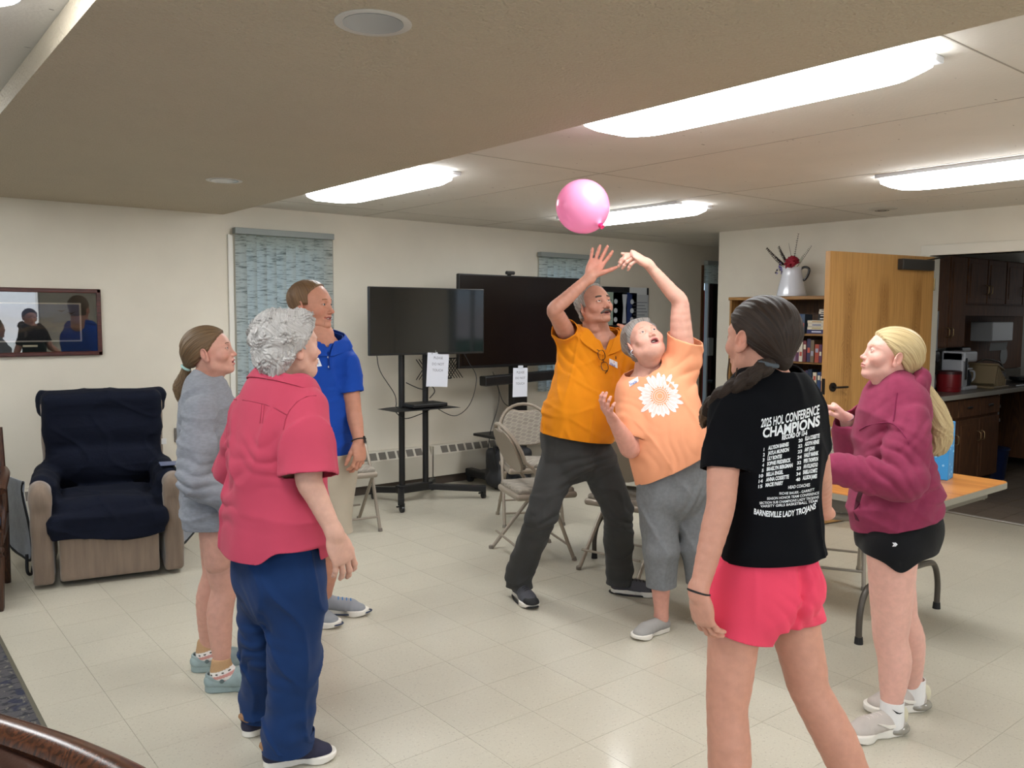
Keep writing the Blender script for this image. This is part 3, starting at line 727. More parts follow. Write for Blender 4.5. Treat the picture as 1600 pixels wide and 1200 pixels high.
# ================================================================ the room
ZC = 2.43; ZS = 2.35; YA = 6.60; XB = 7.02
def grain_mat(name, col, rough, bump, bscale, speck=None, spscale=60, spth=.62, spw=.05, noise=.03, coat=0., bd=2, tilevar=0.):
    m, nt, b = nodes_of(name); N = nt.nodes; L = nt.links; tc = N.new('ShaderNodeTexCoord'); gm = N.new('ShaderNodeNewGeometry'); src = gm.outputs['Position']
    base = N.new('ShaderNodeRGB'); base.outputs[0].default_value = srgb(col); out = base.outputs[0]
    n = N.new('ShaderNodeTexNoise'); n.inputs['Scale'].default_value = 3.; n.inputs['Detail'].default_value = 5; L.new(src, n.inputs['Vector'])
    r = N.new('ShaderNodeMapRange'); r.inputs['From Min'].default_value = .3; r.inputs['From Max'].default_value = .7; r.inputs['To Min'].default_value = 1-noise; r.inputs['To Max'].default_value = 1+noise; L.new(n.outputs['Fac'], r.inputs['Value'])
    mx = N.new('ShaderNodeVectorMath'); mx.operation = 'SCALE'; L.new(out, mx.inputs[0]); L.new(r.outputs[0], mx.inputs['Scale']); out = mx.outputs[0]
    if tilevar:
        oi = N.new('ShaderNodeObjectInfo'); r2 = N.new('ShaderNodeMapRange'); r2.inputs['To Min'].default_value = 1-tilevar; r2.inputs['To Max'].default_value = 1+tilevar; L.new(oi.outputs['Random'], r2.inputs['Value'])
        m2 = N.new('ShaderNodeVectorMath'); m2.operation = 'SCALE'; L.new(out, m2.inputs[0]); L.new(r2.outputs[0], m2.inputs['Scale']); out = m2.outputs[0]
    for i, (sc_, sr, th, col2) in enumerate(speck or []):
        mp = N.new('ShaderNodeMapping'); mp.inputs['Scale'].default_value = sr; L.new(src, mp.inputs[0])
        s = N.new('ShaderNodeTexNoise'); s.inputs['Scale'].default_value = sc_; s.inputs['Detail'].default_value = 2; L.new(mp.outputs[0], s.inputs['Vector'])
        cr = N.new('ShaderNodeValToRGB'); cr.color_ramp.elements[0].position = th; cr.color_ramp.elements[1].position = th+.03; L.new(s.outputs['Fac'], cr.inputs[0])
        mm = N.new('ShaderNodeMix'); mm.data_type = 'RGBA'; L.new(cr.outputs[0], mm.inputs[0]); L.new(out, mm.inputs[6]); mm.inputs[7].default_value = srgb(col2); out = mm.outputs[2]
    L.new(out, b.inputs['Base Color']); b.inputs['Roughness'].default_value = rough
    if coat: b.inputs['Coat Weight'].default_value = coat; b.inputs['Coat Roughness'].default_value = .12
    if bump:
        n2 = N.new('ShaderNodeTexNoise'); n2.inputs['Scale'].default_value = bscale; n2.inputs['Detail'].default_value = bd; L.new(src, n2.inputs['Vector'])
        bp = N.new('ShaderNodeBump'); bp.inputs['Distance'].default_value = bump; L.new(n2.outputs['Fac'], bp.inputs['Height']); L.new(bp.outputs[0], b.inputs['Normal'])
    MATS[name] = m; return m
def wood(name, dark, light, scale=9., rough=.4, axis='z', dist=3.5, ring=1., obj=True):
    """cathedral grain: distorted bands running along an axis"""
    if name in MATS: return MATS[name]
    m, nt, b = nodes_of(name); N = nt.nodes; L = nt.links; tc = N.new('ShaderNodeTexCoord'); mp = N.new('ShaderNodeMapping')
    s = {'z': (scale, scale, scale*.07), 'x': (scale*.07, scale, scale), 'y': (scale, scale*.07, scale)}[axis]; mp.inputs['Scale'].default_value = s
    L.new(tc.outputs['Object'], mp.inputs[0]); wv = N.new('ShaderNodeTexNoise'); wv.inputs['Scale'].default_value = 1.; wv.inputs['Detail'].default_value = 1.5; wv.inputs['Distortion'].default_value = .4; L.new(mp.outputs[0], wv.inputs['Vector'])
    mu = N.new('ShaderNodeMath'); mu.operation = 'MULTIPLY'; mu.inputs[1].default_value = 16*ring; L.new(wv.outputs['Fac'], mu.inputs[0]); si = N.new('ShaderNodeMath'); si.operation = 'SINE'; m6 = N.new('ShaderNodeMath'); m6.operation = 'MULTIPLY'; m6.inputs[1].default_value = 6.283; L.new(mu.outputs[0], m6.inputs[0]); L.new(m6.outputs[0], si.inputs[0])
    fn = N.new('ShaderNodeTexNoise'); fn.inputs['Scale'].default_value = 14; fn.inputs['Detail'].default_value = 4; L.new(mp.outputs[0], fn.inputs['Vector'])
    ad = N.new('ShaderNodeMath'); ad.operation = 'MULTIPLY_ADD'; ad.inputs[1].default_value = .13; L.new(si.outputs[0], ad.inputs[0]); L.new(fn.outputs['Fac'], ad.inputs[2])
    cr = N.new('ShaderNodeValToRGB'); cr.color_ramp.elements[0].position = .25; cr.color_ramp.elements[1].position = .75; cr.color_ramp.elements[0].color = srgb(dark); cr.color_ramp.elements[1].color = srgb(light)
    L.new(ad.outputs[0], cr.inputs[0]); L.new(cr.outputs[0], b.inputs['Base Color']); b.inputs['Roughness'].default_value = rough; MATS[name] = m; return m
def cathedral(name, dark, light, period=.40, x0=.2):
    """oak veneer: straight fine grain with nested chevrons in evenly spaced columns"""
    m, nt, b = nodes_of(name); N = nt.nodes; L = nt.links
    def M(op, a, c=None, d=None):
        q = N.new('ShaderNodeMath'); q.operation = op
        for i, v in enumerate((a, c, d)):
            if v is None: continue
            if isinstance(v, (int, float)): q.inputs[i].default_value = v
            else: L.new(v, q.inputs[i])
        return q.outputs[0]
    tc = N.new('ShaderNodeTexCoord'); sp = N.new('ShaderNodeSeparateXYZ'); L.new(tc.outputs['Object'], sp.inputs[0])
    mp = N.new('ShaderNodeMapping'); mp.inputs['Scale'].default_value = (9, 9, 5); L.new(tc.outputs['Object'], mp.inputs[0]); n1 = N.new('ShaderNodeTexNoise'); n1.inputs['Scale'].default_value = 1.; n1.inputs['Detail'].default_value = 2; L.new(mp.outputs[0], n1.inputs['Vector'])
    u = M('ABSOLUTE', M('SUBTRACT', M('MODULO', M('ADD', sp.outputs[0], 10*period-x0+period/2), period), period/2)); u2 = M('ADD', u, M('MULTIPLY', M('SUBTRACT', n1.outputs['Fac'], .5), .05))
    ph = M('ADD', M('MULTIPLY', sp.outputs[2], 150.), M('ADD', M('MULTIPLY', M('ABSOLUTE', u2), 700.), M('MULTIPLY', n1.outputs['Fac'], 34.))); ring = M('MULTIPLY_ADD', M('SINE', ph), .5, .5)
    mask = N.new('ShaderNodeMapRange'); mask.inputs['From Min'].default_value = .035; mask.inputs['From Max'].default_value = .075; mask.inputs['To Min'].default_value = 1.; mask.inputs['To Max'].default_value = 0.; L.new(M('ADD', u, M('MULTIPLY', M('SUBTRACT', n1.outputs['Fac'], .5), .06)), mask.inputs['Value'])
    mz = N.new('ShaderNodeMapRange'); mz.inputs['From Min'].default_value = 1.78; mz.inputs['From Max'].default_value = 1.92; mz.inputs['To Min'].default_value = 1.; mz.inputs['To Max'].default_value = 0.; L.new(sp.outputs[2], mz.inputs['Value'])
    mp2 = N.new('ShaderNodeMapping'); mp2.inputs['Scale'].default_value = (160, 160, 3.5); L.new(tc.outputs['Object'], mp2.inputs[0]); n2 = N.new('ShaderNodeTexNoise'); n2.inputs['Scale'].default_value = 1.; n2.inputs['Detail'].default_value = 3; L.new(mp2.outputs[0], n2.inputs['Vector'])
    f = M('ADD', M('MULTIPLY', n2.outputs['Fac'], .75), M('MULTIPLY', M('MULTIPLY', ring, M('MULTIPLY', mask.outputs[0], mz.outputs[0])), -.42)); cr = N.new('ShaderNodeValToRGB'); cr.color_ramp.elements[0].position = .0; cr.color_ramp.elements[1].position = .55; cr.color_ramp.elements[0].color = srgb(dark); cr.color_ramp.elements[1].color = srgb(light)
    L.new(M('ADD', f, .08), cr.inputs[0]); L.new(cr.outputs[0], b.inputs['Base Color']); b.inputs['Roughness'].default_value = .42; MATS[name] = m; return m
M_WALL = grain_mat('wall_paint', 0xd6cfc0, .85, .0006, 180)
M_FLOOR = grain_mat('vinyl_tile', 0xbfb9a8, .38, .0004, 14, speck=[(95, (1, 1, 1), .62, 0xb0a999), (130, (1, 1, 1), .68, 0xd6d2c6), (60, (1, 2.2, 1), .73, 0x948c7e)], noise=.035, coat=.35, tilevar=.022)
M_SOFFIT = grain_mat('soffit_paint', 0xb9ad98, .7, .0075, 95, noise=.02, bd=1)
M_CEIL = grain_mat('ceiling_board', 0xd6d1c8, .9, .0012, 70, speck=[(16, (1, 3.2, 1), .735, 0x6a625a)], noise=.03)
M_WHITE = mat('white_trim', 0xd9d6cd, .45)
M_JOINT = mat('floor_joint', 0x8b8474, .8)
# floor: tile by tile near the camera's view, the rest joined
TX, TY, X0, Y0 = .325, .310, .810, 2.487-.310*18
fl = MB(); fl.box((-3.1, -3.2, -.12), (XB+.02, YA+.1, -.003)); floor = struct(fl.build('floor', M_JOINT))
fl = MB(); fl.box((XB+.02, 3.9, -.12), (12.5, YA+.1, -.003)); hall_floor = fl.build('hall_slab', M_JOINT, floor)
tm_ = MB(); tm_.box((.0006, .0006, -.0035), (TX-.0006, TY-.0006, 0)); tile0 = tm_.build('floor_tile', M_FLOOR, None)
def inview(p, m=60):
    c = RCAM.T @ (V(p)-CAMP); return c[2] > .3 and -m < 800+FPX*c[0]/c[2] < 1600+m and -m < 600+FPX*c[1]/c[2] < 1200+m
cells = []; rest = MB()
for i in range(-12, 36):
    for j in range(0, 32):
        x = X0+i*TX; y = Y0+j*TY
        if y > YA or x < -3.1 or x > 12.3: continue
        if x+TX/2 < .56 and y+TY/2 < 4.72: continue
        if x > XB-.1 and y < 4.0: continue
        q = (x+TX/2, y+TY/2, 0); cells.append((0 if inview(q) else 1, math.hypot(q[0], q[1]), x, y))
cells.sort()
for k, (a, d, x, y) in enumerate(cells):
    x1, y1 = min(x+TX-.0006, XB+.01 if (y < 4.0) else 12.4), min(y+TY-.0006, YA)
    x0 = x+.0006
    if x < .563 < x+TX and y < 4.7: x0 = .5635
    if k < 300 and x1-x > TX-.01 and y1-y > TY-.01 and x0 < x+.01:
        o = tile0 if k == 0 else tile0.copy()
        if k: COL.objects.link(o)
        o.location = (x, y, 0); o.parent = floor
    else: rest.box((x0, y+.0006, -.0035), (x1, y1, 0))
o = rest.build('far_floor_tiles', M_FLOOR, floor); o['kind'] = 'stuff'
# carpet at the left
CM = grain_mat('carpet_pile', 0x4c4a4c, 1., .006, 60, speck=[(18, (1, 3, 1), .56, 0x2c2d33), (26, (2, 1, 1), .62, 0x6c6860), (9, (1, 1, 1), .60, 0x2b2e40)], noise=.15, bd=4)
c_ = MB(); c_.box((-3.1, -3.2, -.003), (.548, 4.71, .004)); struct(c_.build('trim_1', CM)); bpy.data.objects['trim_1']['label'] = 'charcoal patterned carpet'
c_ = MB(); c_.bbox((.546, -3.2, -.003), (.5633, 4.722, .006), .003); struct(c_.build('trim_2', mat('carpet_edge', 0x5a5648, .6)))
# ceilings
def slab(name, lo, hi, m): b = MB(); b.box(lo, hi); return struct(b.build(name, m))
ceiling = slab('ceiling', (-3.1, -3.2, ZC), (12.5, YA+.1, ZC+.1), M_CEIL)
slab('trim_3', (.54, -3.2, ZS), (2.40, YA, ZC-.001), M_SOFFIT); bpy.data.objects['trim_3']['label'] = 'dropped textured soffit'
jb = MB()
for x in (3.62, 4.84, 6.06): jb.box((x-.003, -3.2, ZC-.0012), (x+.003, YA, ZC))
for y in (-1.2, 1.24, 3.68, 6.12): jb.box((2.4, y-.003, ZC-.0012), (XB, y+.003, ZC))
jb.build('board_joint', mat('joint_line', 0xa49c92, .9), ceiling)
# walls; openings cut as separate panels around them
def wall(name, boxes, m=M_WALL):
    b = MB()
    for lo, hi in boxes: b.box(lo, hi)
    return struct(b.build(name, m))
W1 = (2.50, 3.27, .84, 2.20); W2 = (5.64, 6.40, .84, 2.18)
wall('wall_north', [((-3.2, YA, 0), (W1[0], YA+.2, ZC)), ((W1[0], YA, 0), (W1[1], YA+.2, W1[2])), ((W1[0], YA, W1[3]), (W1[1], YA+.2, ZC)), ((W1[1], YA, 0), (W2[0], YA+.2, ZC)), ((W2[0], YA, 0), (W2[1], YA+.2, W2[2])), ((W2[0], YA, W2[3]), (W2[1], YA+.2, ZC)), ((W2[1], YA, 0), (8.22, YA+.2, ZC)), ((8.22, YA, 2.20), (9.25, YA+.2, ZC)), ((9.25, YA, 0), (12.5, YA+.2, ZC))])
DY0, DY1, DZ = 2.06, 3.31, 2.085                         # kitchen doorway in the east wall
wall('wall_east', [((XB, DY1, 0), (XB+.14, 5.42, ZC)), ((XB, DY0, DZ), (XB+.14, DY1, ZC)), ((XB, .80, 0), (XB+.14, DY0, ZC)), ((XB, -.60, 0), (XB+.14, .80, .80)), ((XB, -.60, 2.16), (XB+.14, .80, ZC)), ((XB, -3.2, 0), (XB+.14, -.60, ZC))])
wall('wall_hall', [((XB+.14, 5.28, 0), (12.4, 5.42, ZC))]); wall('wall_hall_end', [((12.3, 5.3, 0), (12.5, 6.8, ZC))])
wall('wall_south', [((-3.2, -3.4, 0), (-.95, -3.2, ZC)), ((-.95, -3.4, 0), (2.75, -3.2, .55)), ((-.95, -3.4, 2.15), (2.75, -3.2, ZC)), ((2.75, -3.4, 0), (XB+.14, -3.2, ZC))])
wall('wall_west', [((-3.3, -3.4, 0), (-3.1, -.05, ZC)), ((-3.3, -.05, 0), (-3.1, 3.25, .55)), ((-3.3, -.05, 2.15), (-3.1, 3.25, ZC)), ((-3.3, 3.25, 0), (-3.1, 6.8, ZC))])
slab('baseboard_north', (-3.1, YA-.012, 0), (8.2, YA, .085), mat('brown_base', 0x4a4038, .6)); slab('baseboard_east', (XB-.012, DY1+.08, 0), (XB, 5.42, .085), mat('brown_base', 0x4a4038, .6))
# windows: frame, panes, and blinds hung before them
M_FAB = None
def blind_mat():
    m, nt, b = nodes_of('blind_fabric'); N = nt.nodes; L = nt.links; gm = N.new('ShaderNodeNewGeometry'); mp = N.new('ShaderNodeMapping'); mp.inputs['Scale'].default_value = (9, 9, 75); L.new(gm.outputs['Position'], mp.inputs[0])
    n = N.new('ShaderNodeTexNoise'); n.inputs['Scale'].default_value = 1.; n.inputs['Detail'].default_value = 5; n.inputs['Roughness'].default_value = .65; L.new(mp.outputs[0], n.inputs['Vector']); cr = N.new('ShaderNodeValToRGB'); e = cr.color_ramp.elements
    e[0].position = .34; e[0].color = srgb(0x727a78); e[1].position = .5; e[1].color = srgb(0xc9cfcc); L.new(n.outputs['Fac'], cr.inputs[0]); L.new(cr.outputs[0], b.inputs['Base Color']); b.inputs['Roughness'].default_value = .9
    tr = N.new('ShaderNodeBsdfTranslucent'); L.new(cr.outputs[0], tr.inputs[0]); mx = N.new('ShaderNodeMixShader'); mx.inputs[0].default_value = .55; L.new(b.outputs[0], mx.inputs[1]); L.new(tr.outputs[0], mx.inputs[2]); L.new(mx.outputs[0], N['Material Output'].inputs[0]); return m
M_FAB = blind_mat()
GLASS = mat('window_glass', 0xffffff, .0); _b = GLASS.node_tree.nodes['Principled BSDF']; _b.inputs['Transmission Weight'].default_value = 1.; _b.inputs['IOR'].default_value = 1.02
def window(n, axis, pos, a0, a1, z0, z1, out, depth=.2, mull=()):
    """axis 'x': opening runs along x in a wall at y = pos; 'y': along y in a wall at x = pos; out = +1/-1 side outdoors"""
    def B(mb, a, b, d0, d1, za, zb, r=.004):
        d0, d1 = sorted((pos+out*d0, pos+out*d1)); mb.bbox(*(((a, d0, za), (b, d1, zb)) if axis == 'x' else ((d0, a, za), (d1, b, zb))), r)
    f = MB(); t = .045
    B(f, a0, a0+t, .06, .12, z0, z1); B(f, a1-t, a1, .06, .12, z0, z1); B(f, a0, a1, .06, .12, z0, z0+t); B(f, a0, a1, .06, .12, z1-t, z1)
    for q in mull: B(f, q-.02, q+.02, .06, .12, z0, z1)
    fr = struct(f.build('window_%d' % n, M_WHITE)); g = MB(); B(g, a0+t*.5, a1-t*.5, .085, .091, z0+t*.5, z1-t*.5, .001); g.build('pane', GLASS, fr)
    s = MB(); B(s, a0-.02, a1+.02, -.02, .06, z0-.02, z0); s.build('window_sill', M_WHITE, fr); return fr
window(1, 'x', YA, W1[0], W1[1], W1[2], W1[3], 1); window(2, 'x', YA, W2[0], W2[1], W2[2], W2[3], 1)
window(3, 'y', XB, -.60, .80, .80, 2.16, 1, mull=(.10,)); window(4, 'x', -3.2, -.95, 2.75, .55, 2.15, -1, mull=(.28, 1.52)); window(5, 'y', -3.1, -.05, 3.25, .55, 2.15, -1, mull=(1.05, 2.15))
def blinds(label, a0, a1, ztop, zbot, along='x', pos=YA-.06, rail=True, ang_=-38, pitch=.080, n=None):
    t = thing('vertical_blinds', label, 'blinds', ((a0+a1)/2, pos, ztop) if along == 'x' else (pos, (a0+a1)/2, ztop), 0 if along == 'x' else PI/2)
    w = (a1-a0)/2; r = MB(); r.bbox((-w-.012, -.032, -.032), (w+.012, .032, .016), .004); rail_o = part(r, 'head_rail', mat('blind_rail', 0x8b918f, .6), t)
    n = n or int(round((a1-a0)/pitch)); sl = MB(); vs = []
    for k, zz in enumerate((-.036, zbot-ztop)):
        for u in np.linspace(-1, 1, 7): vs.append((u*.0445, .011*(1-u*u), zz))
    f = [(i, i+1, i+8, i+7) for i in range(6)]; sl.add(vs, f)
    s0 = part(sl, 'slat', M_FAB, t, smooth=True)
    for i in range(n):
        o = s0 if i == 0 else s0.copy()
        if i: COL.objects.link(o)
        o.parent = t; o.location = (-w+(i+.5)*2*w/n, 0, 0); o.rotation_euler = (0, 0, math.radians(ang_))
    c = MB(); c.tube([(w-.004, -.03, -.03), (w-.003, -.032, (zbot-ztop)*.8)], .0022, 5); part(c, 'pull_cord', mat('cord_grey', 0x8a8a84, .7), t); return t
blinds('grey flecked vertical blinds over the left window behind the person in blue', 2.47, 3.29, 2.235, .80)
blinds('grey flecked vertical blinds over the window behind the big television', 5.60, 6.42, 2.205, .80)
blinds('bluish vertical blinds over the window beyond the kitchen door', -.62, .82, 2.19, .76, 'y', XB-.06, ang_=25)
tr_ = MB(); tr_.bbox((2.425, YA-.02, 0.80), (2.465, YA, 2.20), .004); struct(tr_.build('trim_4', M_WHITE))
# door to outside at the far end of the north wall, blinds drawn aside
dm = mat('dark_bronze', 0x17120f, .35); d = MB(); d.box((8.42, YA+.03, 0), (9.20, YA+.07, 2.12)); dr = struct(d.build('door_2', mat('night_glass', 0x080809, .25))); 
d = MB(); d.bbox((8.40, YA+.01, 0), (8.47, YA+.09, 2.14), .004); d.build('door_stile', mat('plum_frame', 0x2c1c20, .5), dr); d = MB(); d.bbox((8.22, YA-.01, 0), (8.27, YA+.1, 2.2), .004); d.build('door_jamb', mat('dark_oak', 0x5c3a20, .5), dr)
d = MB(); d.bbox((8.36, YA+.0, 0), (8.385, YA+.05, 2.14), .003); d.build('weather_strip', mat('steel_strip', 0xc9ced4, .3, .6), dr); d = MB(); d.bbox((8.28, YA+.01, .5), (8.31, YA+.03, 1.9), .003); d.build('edge_strip', mat('red_strip', 0xb02a34, .5), dr)
d = MB(); d.bbox((8.36, YA-.03, 1.10), (8.45, YA+.0, 1.32), .004); d.build('latch_box', mat('latch_grey', 0x7e8284, .5), dr); d = MB(); d.tube([(8.41, YA+.0, .78), (8.41, YA-.07, .78)], .022, 12); d.build('door_knob', mat('knob_black', 0x0d0d0d, .3), dr)
blinds('vertical blinds bunched at the top of the far exit door', 8.24, 8.60, 2.235, 1.98, pitch=.05)
# east doorway casing and the metal threshold
cs = MB(); cs.bbox((XB-.02, DY1-.022, 0), (XB+.16, DY1+.05, DZ+.05), .004); cs.bbox((XB-.02, DY0-.05, 0), (XB+.15, DY0, DZ+.05), .004); cs.bbox((XB-.022, DY0-.055, DZ), (XB+.15, DY1+.055, DZ+.085), .004); dj = struct(cs.build('door_1', mat('cream_casing', 0xd2cdc0, .5)))
th = MB(); th.bbox((XB+.00, DY0, -.001), (XB+.035, DY1, .006), .002); th.build('threshold', mat('aluminium', 0xcfcdc6, .35, .7), dj)
# kitchen shell
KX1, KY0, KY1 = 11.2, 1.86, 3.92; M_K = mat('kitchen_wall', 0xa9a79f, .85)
kf = MB(); kf.box((XB+.035, KY0, -.12), (KX1, KY1, -.004)); kfo = struct(kf.build('floor_kitchen', mat('kitchen_grout', 0x1d1712, .9)))
kt = MB(); kt.box((.004, .003, -.006), (.296, .207, 0)); KT = grain_mat('kitchen_tile', 0x73675b, .45, .001, 12, noise=.16, tilevar=.08); k0 = kt.build('kitchen_tile', KT, None); nk = 0
for i in range(14):
    for j in range(10):
        o = k0 if nk == 0 else k0.copy()
        if nk: COL.objects.link(o)
        nk += 1; o.location = (XB+.035+i*.30, 1.855+j*.21, 0); o.parent = kfo
wall('wall_kitchen', [((XB+.14, KY1, 0), (KX1, KY1+.1, ZC)), ((XB+.14, KY0-.12, 0), (KX1, KY0, ZC)), ((KX1, KY0, 0), (KX1+.1, KY1, ZC))], M_K)
# outdoors: lawn seen (and reflected) through the windows
g = MB(); g.box((-40, -45, -.5), (45, -3.45, -.2)); g.box((-40, -3.4, -.5), (-3.4, 40, -.2)); g.box((-3.3, 6.85, -.5), (45, 40, -.2)); gg = struct(g.build('ground', mat('lawn', 0x5f8a3c, .95, noise=.2, nscale=2)))
# ceiling fittings
def lamp(label, x, y):
    t = thing('fluorescent_light', label, 'ceiling light', (x, y, ZC), 0, 'wraparound lights on the ceiling'); hw, hl = .205, .69
    b = MB(); b.bbox((-hw-.004, -hl+.02, -.022), (hw+.004, hl-.02, 0), .004); part(b, 'housing', mat('lamp_housing', 0xd5d6da, .5), t)
    n = 40; vs = []
    def ring(z, ins):
        P = []
        for i in range(n):
            a = 2*PI*i/n; cx, cy = math.cos(a), math.sin(a); e = .42
            px = (hw-ins)*np.sign(cx)*abs(cx)**e; py = (hl-ins*1.6)*np.sign(cy)*abs(cy)**(e*.55); 
            # chamfered ends
            over = max(0, abs(py)-(hl-ins*1.6-.10)); lim = (hw-ins)-over*.75; px = np.clip(px, -lim, lim); P.append((px, py, z))
        return P
    rings = [ring(-.018, 0), ring(-.045, .004), ring(-.066, .030), ring(-.074, .075)]; vs = [p for r in rings for p in r]; f = [(k*n+i, k*n+(i+1) % n, (k+1)*n+(i+1) % n, (k+1)*n+i) for k in range(3) for i in range(n)]+[tuple(range(3*n, 4*n))]
    d = MB(); d.add(vs, f); part(d, 'diffuser', mat('lamp_glow', 0xffffff, .5, emit=(.96, .985, 1., 1), estr=LAMP_STRENGTH), t, smooth=True, ang=60); return t
for lb, x, y in (('large glowing wraparound ceiling light nearest the camera, beside the soffit', 2.66, 2.00), ('glowing ceiling light partly hidden behind the soffit above the televisions', 2.74, 4.84), ('glowing ceiling light behind the pink balloon', 5.10, 4.84), ('glowing ceiling light cut off by the right edge of the picture', 5.10, 1.98), ('ceiling light left of the soffit at the upper left corner', .22, 2.00), ('ceiling light left of the soffit over the wooden armchair', .22, 4.84), ('ceiling light left of the soffit behind the photographer', .22, -.9), ('ceiling light right of the soffit behind the photographer', 2.66, -.9), ('ceiling light over the east side behind the photographer', 5.10, -.9)): lamp(lb, x, y)
for lb, x, y in (('round recessed can light near the middle of the soffit', 1.15, 2.03), ('small recessed can light at the far end of the soffit', 1.80, 4.92)):
    t = thing('recessed_light', lb, 'ceiling light', (x, y, ZS), 0); b = MB(); b.lathe([(.060, .0), (.098, -.004), (.102, -.002), (.102, .0)], 36); part(b, 'trim_ring', mat('can_trim', 0xc9c6c0, .4), t, smooth=True)
    b = MB(); b.lathe([(.080, -.003), (.079, .02), (.062, .055), (.0001, .06)], 36); part(b, 'reflector', mat('can_inside', 0xa2a6aa, .2, .6), t, smooth=True); b = MB(); b.lathe([(.0001, -.001), (.062, -.002), (.080, -.0035)], 36); part(b, 'lens', mat('can_lens', 0xa6a8aa, .12), t, smooth=True)
t = thing('ceiling_vent', 'small round vent on the far ceiling above the kitchen door', 'vent', (6.45, 3.42, ZC)); b = MB(); b.lathe([(.0001, -.014), (.06, -.014), (.085, -.008), (.11, -.004), (.115, 0)], 32); part(b, 'cover', mat('vent_cover', 0xb8b2a6, .6), t, smooth=True); b = MB(); [b.tube([(r*math.cos(a), r*math.sin(a), -.0145) for a in np.linspace(0, 2*PI, 25)[:-1]], .003, 5, closed=True) for r in (.03, .05)]; part(b, 'louvre', mat('vent_dark', 0x77726a, .7), t)
# baseboard heater
def heater(label, x0, x1, slots):
    t = thing('baseboard_heater', label, 'heater', ((x0+x1)/2, YA, 0)); w = (x1-x0)/2; hm = mat('heater_enamel', 0xc9c3b4, .5)
    b = MB(); b.prism([(0, .08), (-.10, .08), (-.10, .285), (-.055, .365), (0, .365)], 2*w, R=np.array([[0, 1, 0], [1, 0, 0], [0, 0, 1.]]), c=(-w, 0, 0)); part(b, 'casing', hm, t)
    b = MB(); b.box((-w, -.075, 0), (w, 0, .08)); part(b, 'plinth', mat('brown_base', 0x4a4038, .6), t)
    d = unit(V(0, .045, .08)); nrm = V(0, -.08, .045)/np.linalg.norm(V(0, -.08, .045)); gm = mat('grille_dark', 0x6f6a62, .7, bump=.002, bscale=300)
    R = np.stack([V(1, 0, 0), d, nrm], 1); s = MB(); s.bbox((-.036, -.034, -.0012), (.036, .034, .0015), .001, R=R); s0 = part(s, 'grille', gm, t)
    for i, x in enumerate(slots):
        o = s0 if i == 0 else s0.copy()
        if i: COL.objects.link(o)
        o.parent = t; o.location = (x-(x0+x1)/2, -.0775, .325)
    for x in (x0+.004, x1-.004): b = MB(); b.bbox((x-(x0+x1)/2-.004, -.103, .08), (x-(x0+x1)/2+.004, 0, .368), .002); part(b, 'end_cap', hm, t)
    return t
heater('cream baseboard heater along the wall behind the television stand', 2.25, 4.27, [2.33+.095*i for i in range(20)])
heater('cream baseboard heater in the middle behind the big television', 4.28, 6.60, [4.42+.095*i for i in range(22)])
heater('cream baseboard heater behind the navy recliner', -1.2, 2.24, [-1.1+.105*i for i in range(31)])
o = MB(); o.bbox((1.985, YA-.012, .60), (2.035, YA-.001, .71), .003); tag(o.build('wall_outlet', mat('outlet_brown', 0x6c6660, .4)), 'grey wall outlet plate between recliner and window', 'outlet')
# ================================================================ furniture and things
BLK = mat('black_powder', 0x0e0e10, .45); BLK2 = mat('black_plastic', 0x131315, .35); CHR = mat('chrome', 0xc4c4c6, .2, 1.)
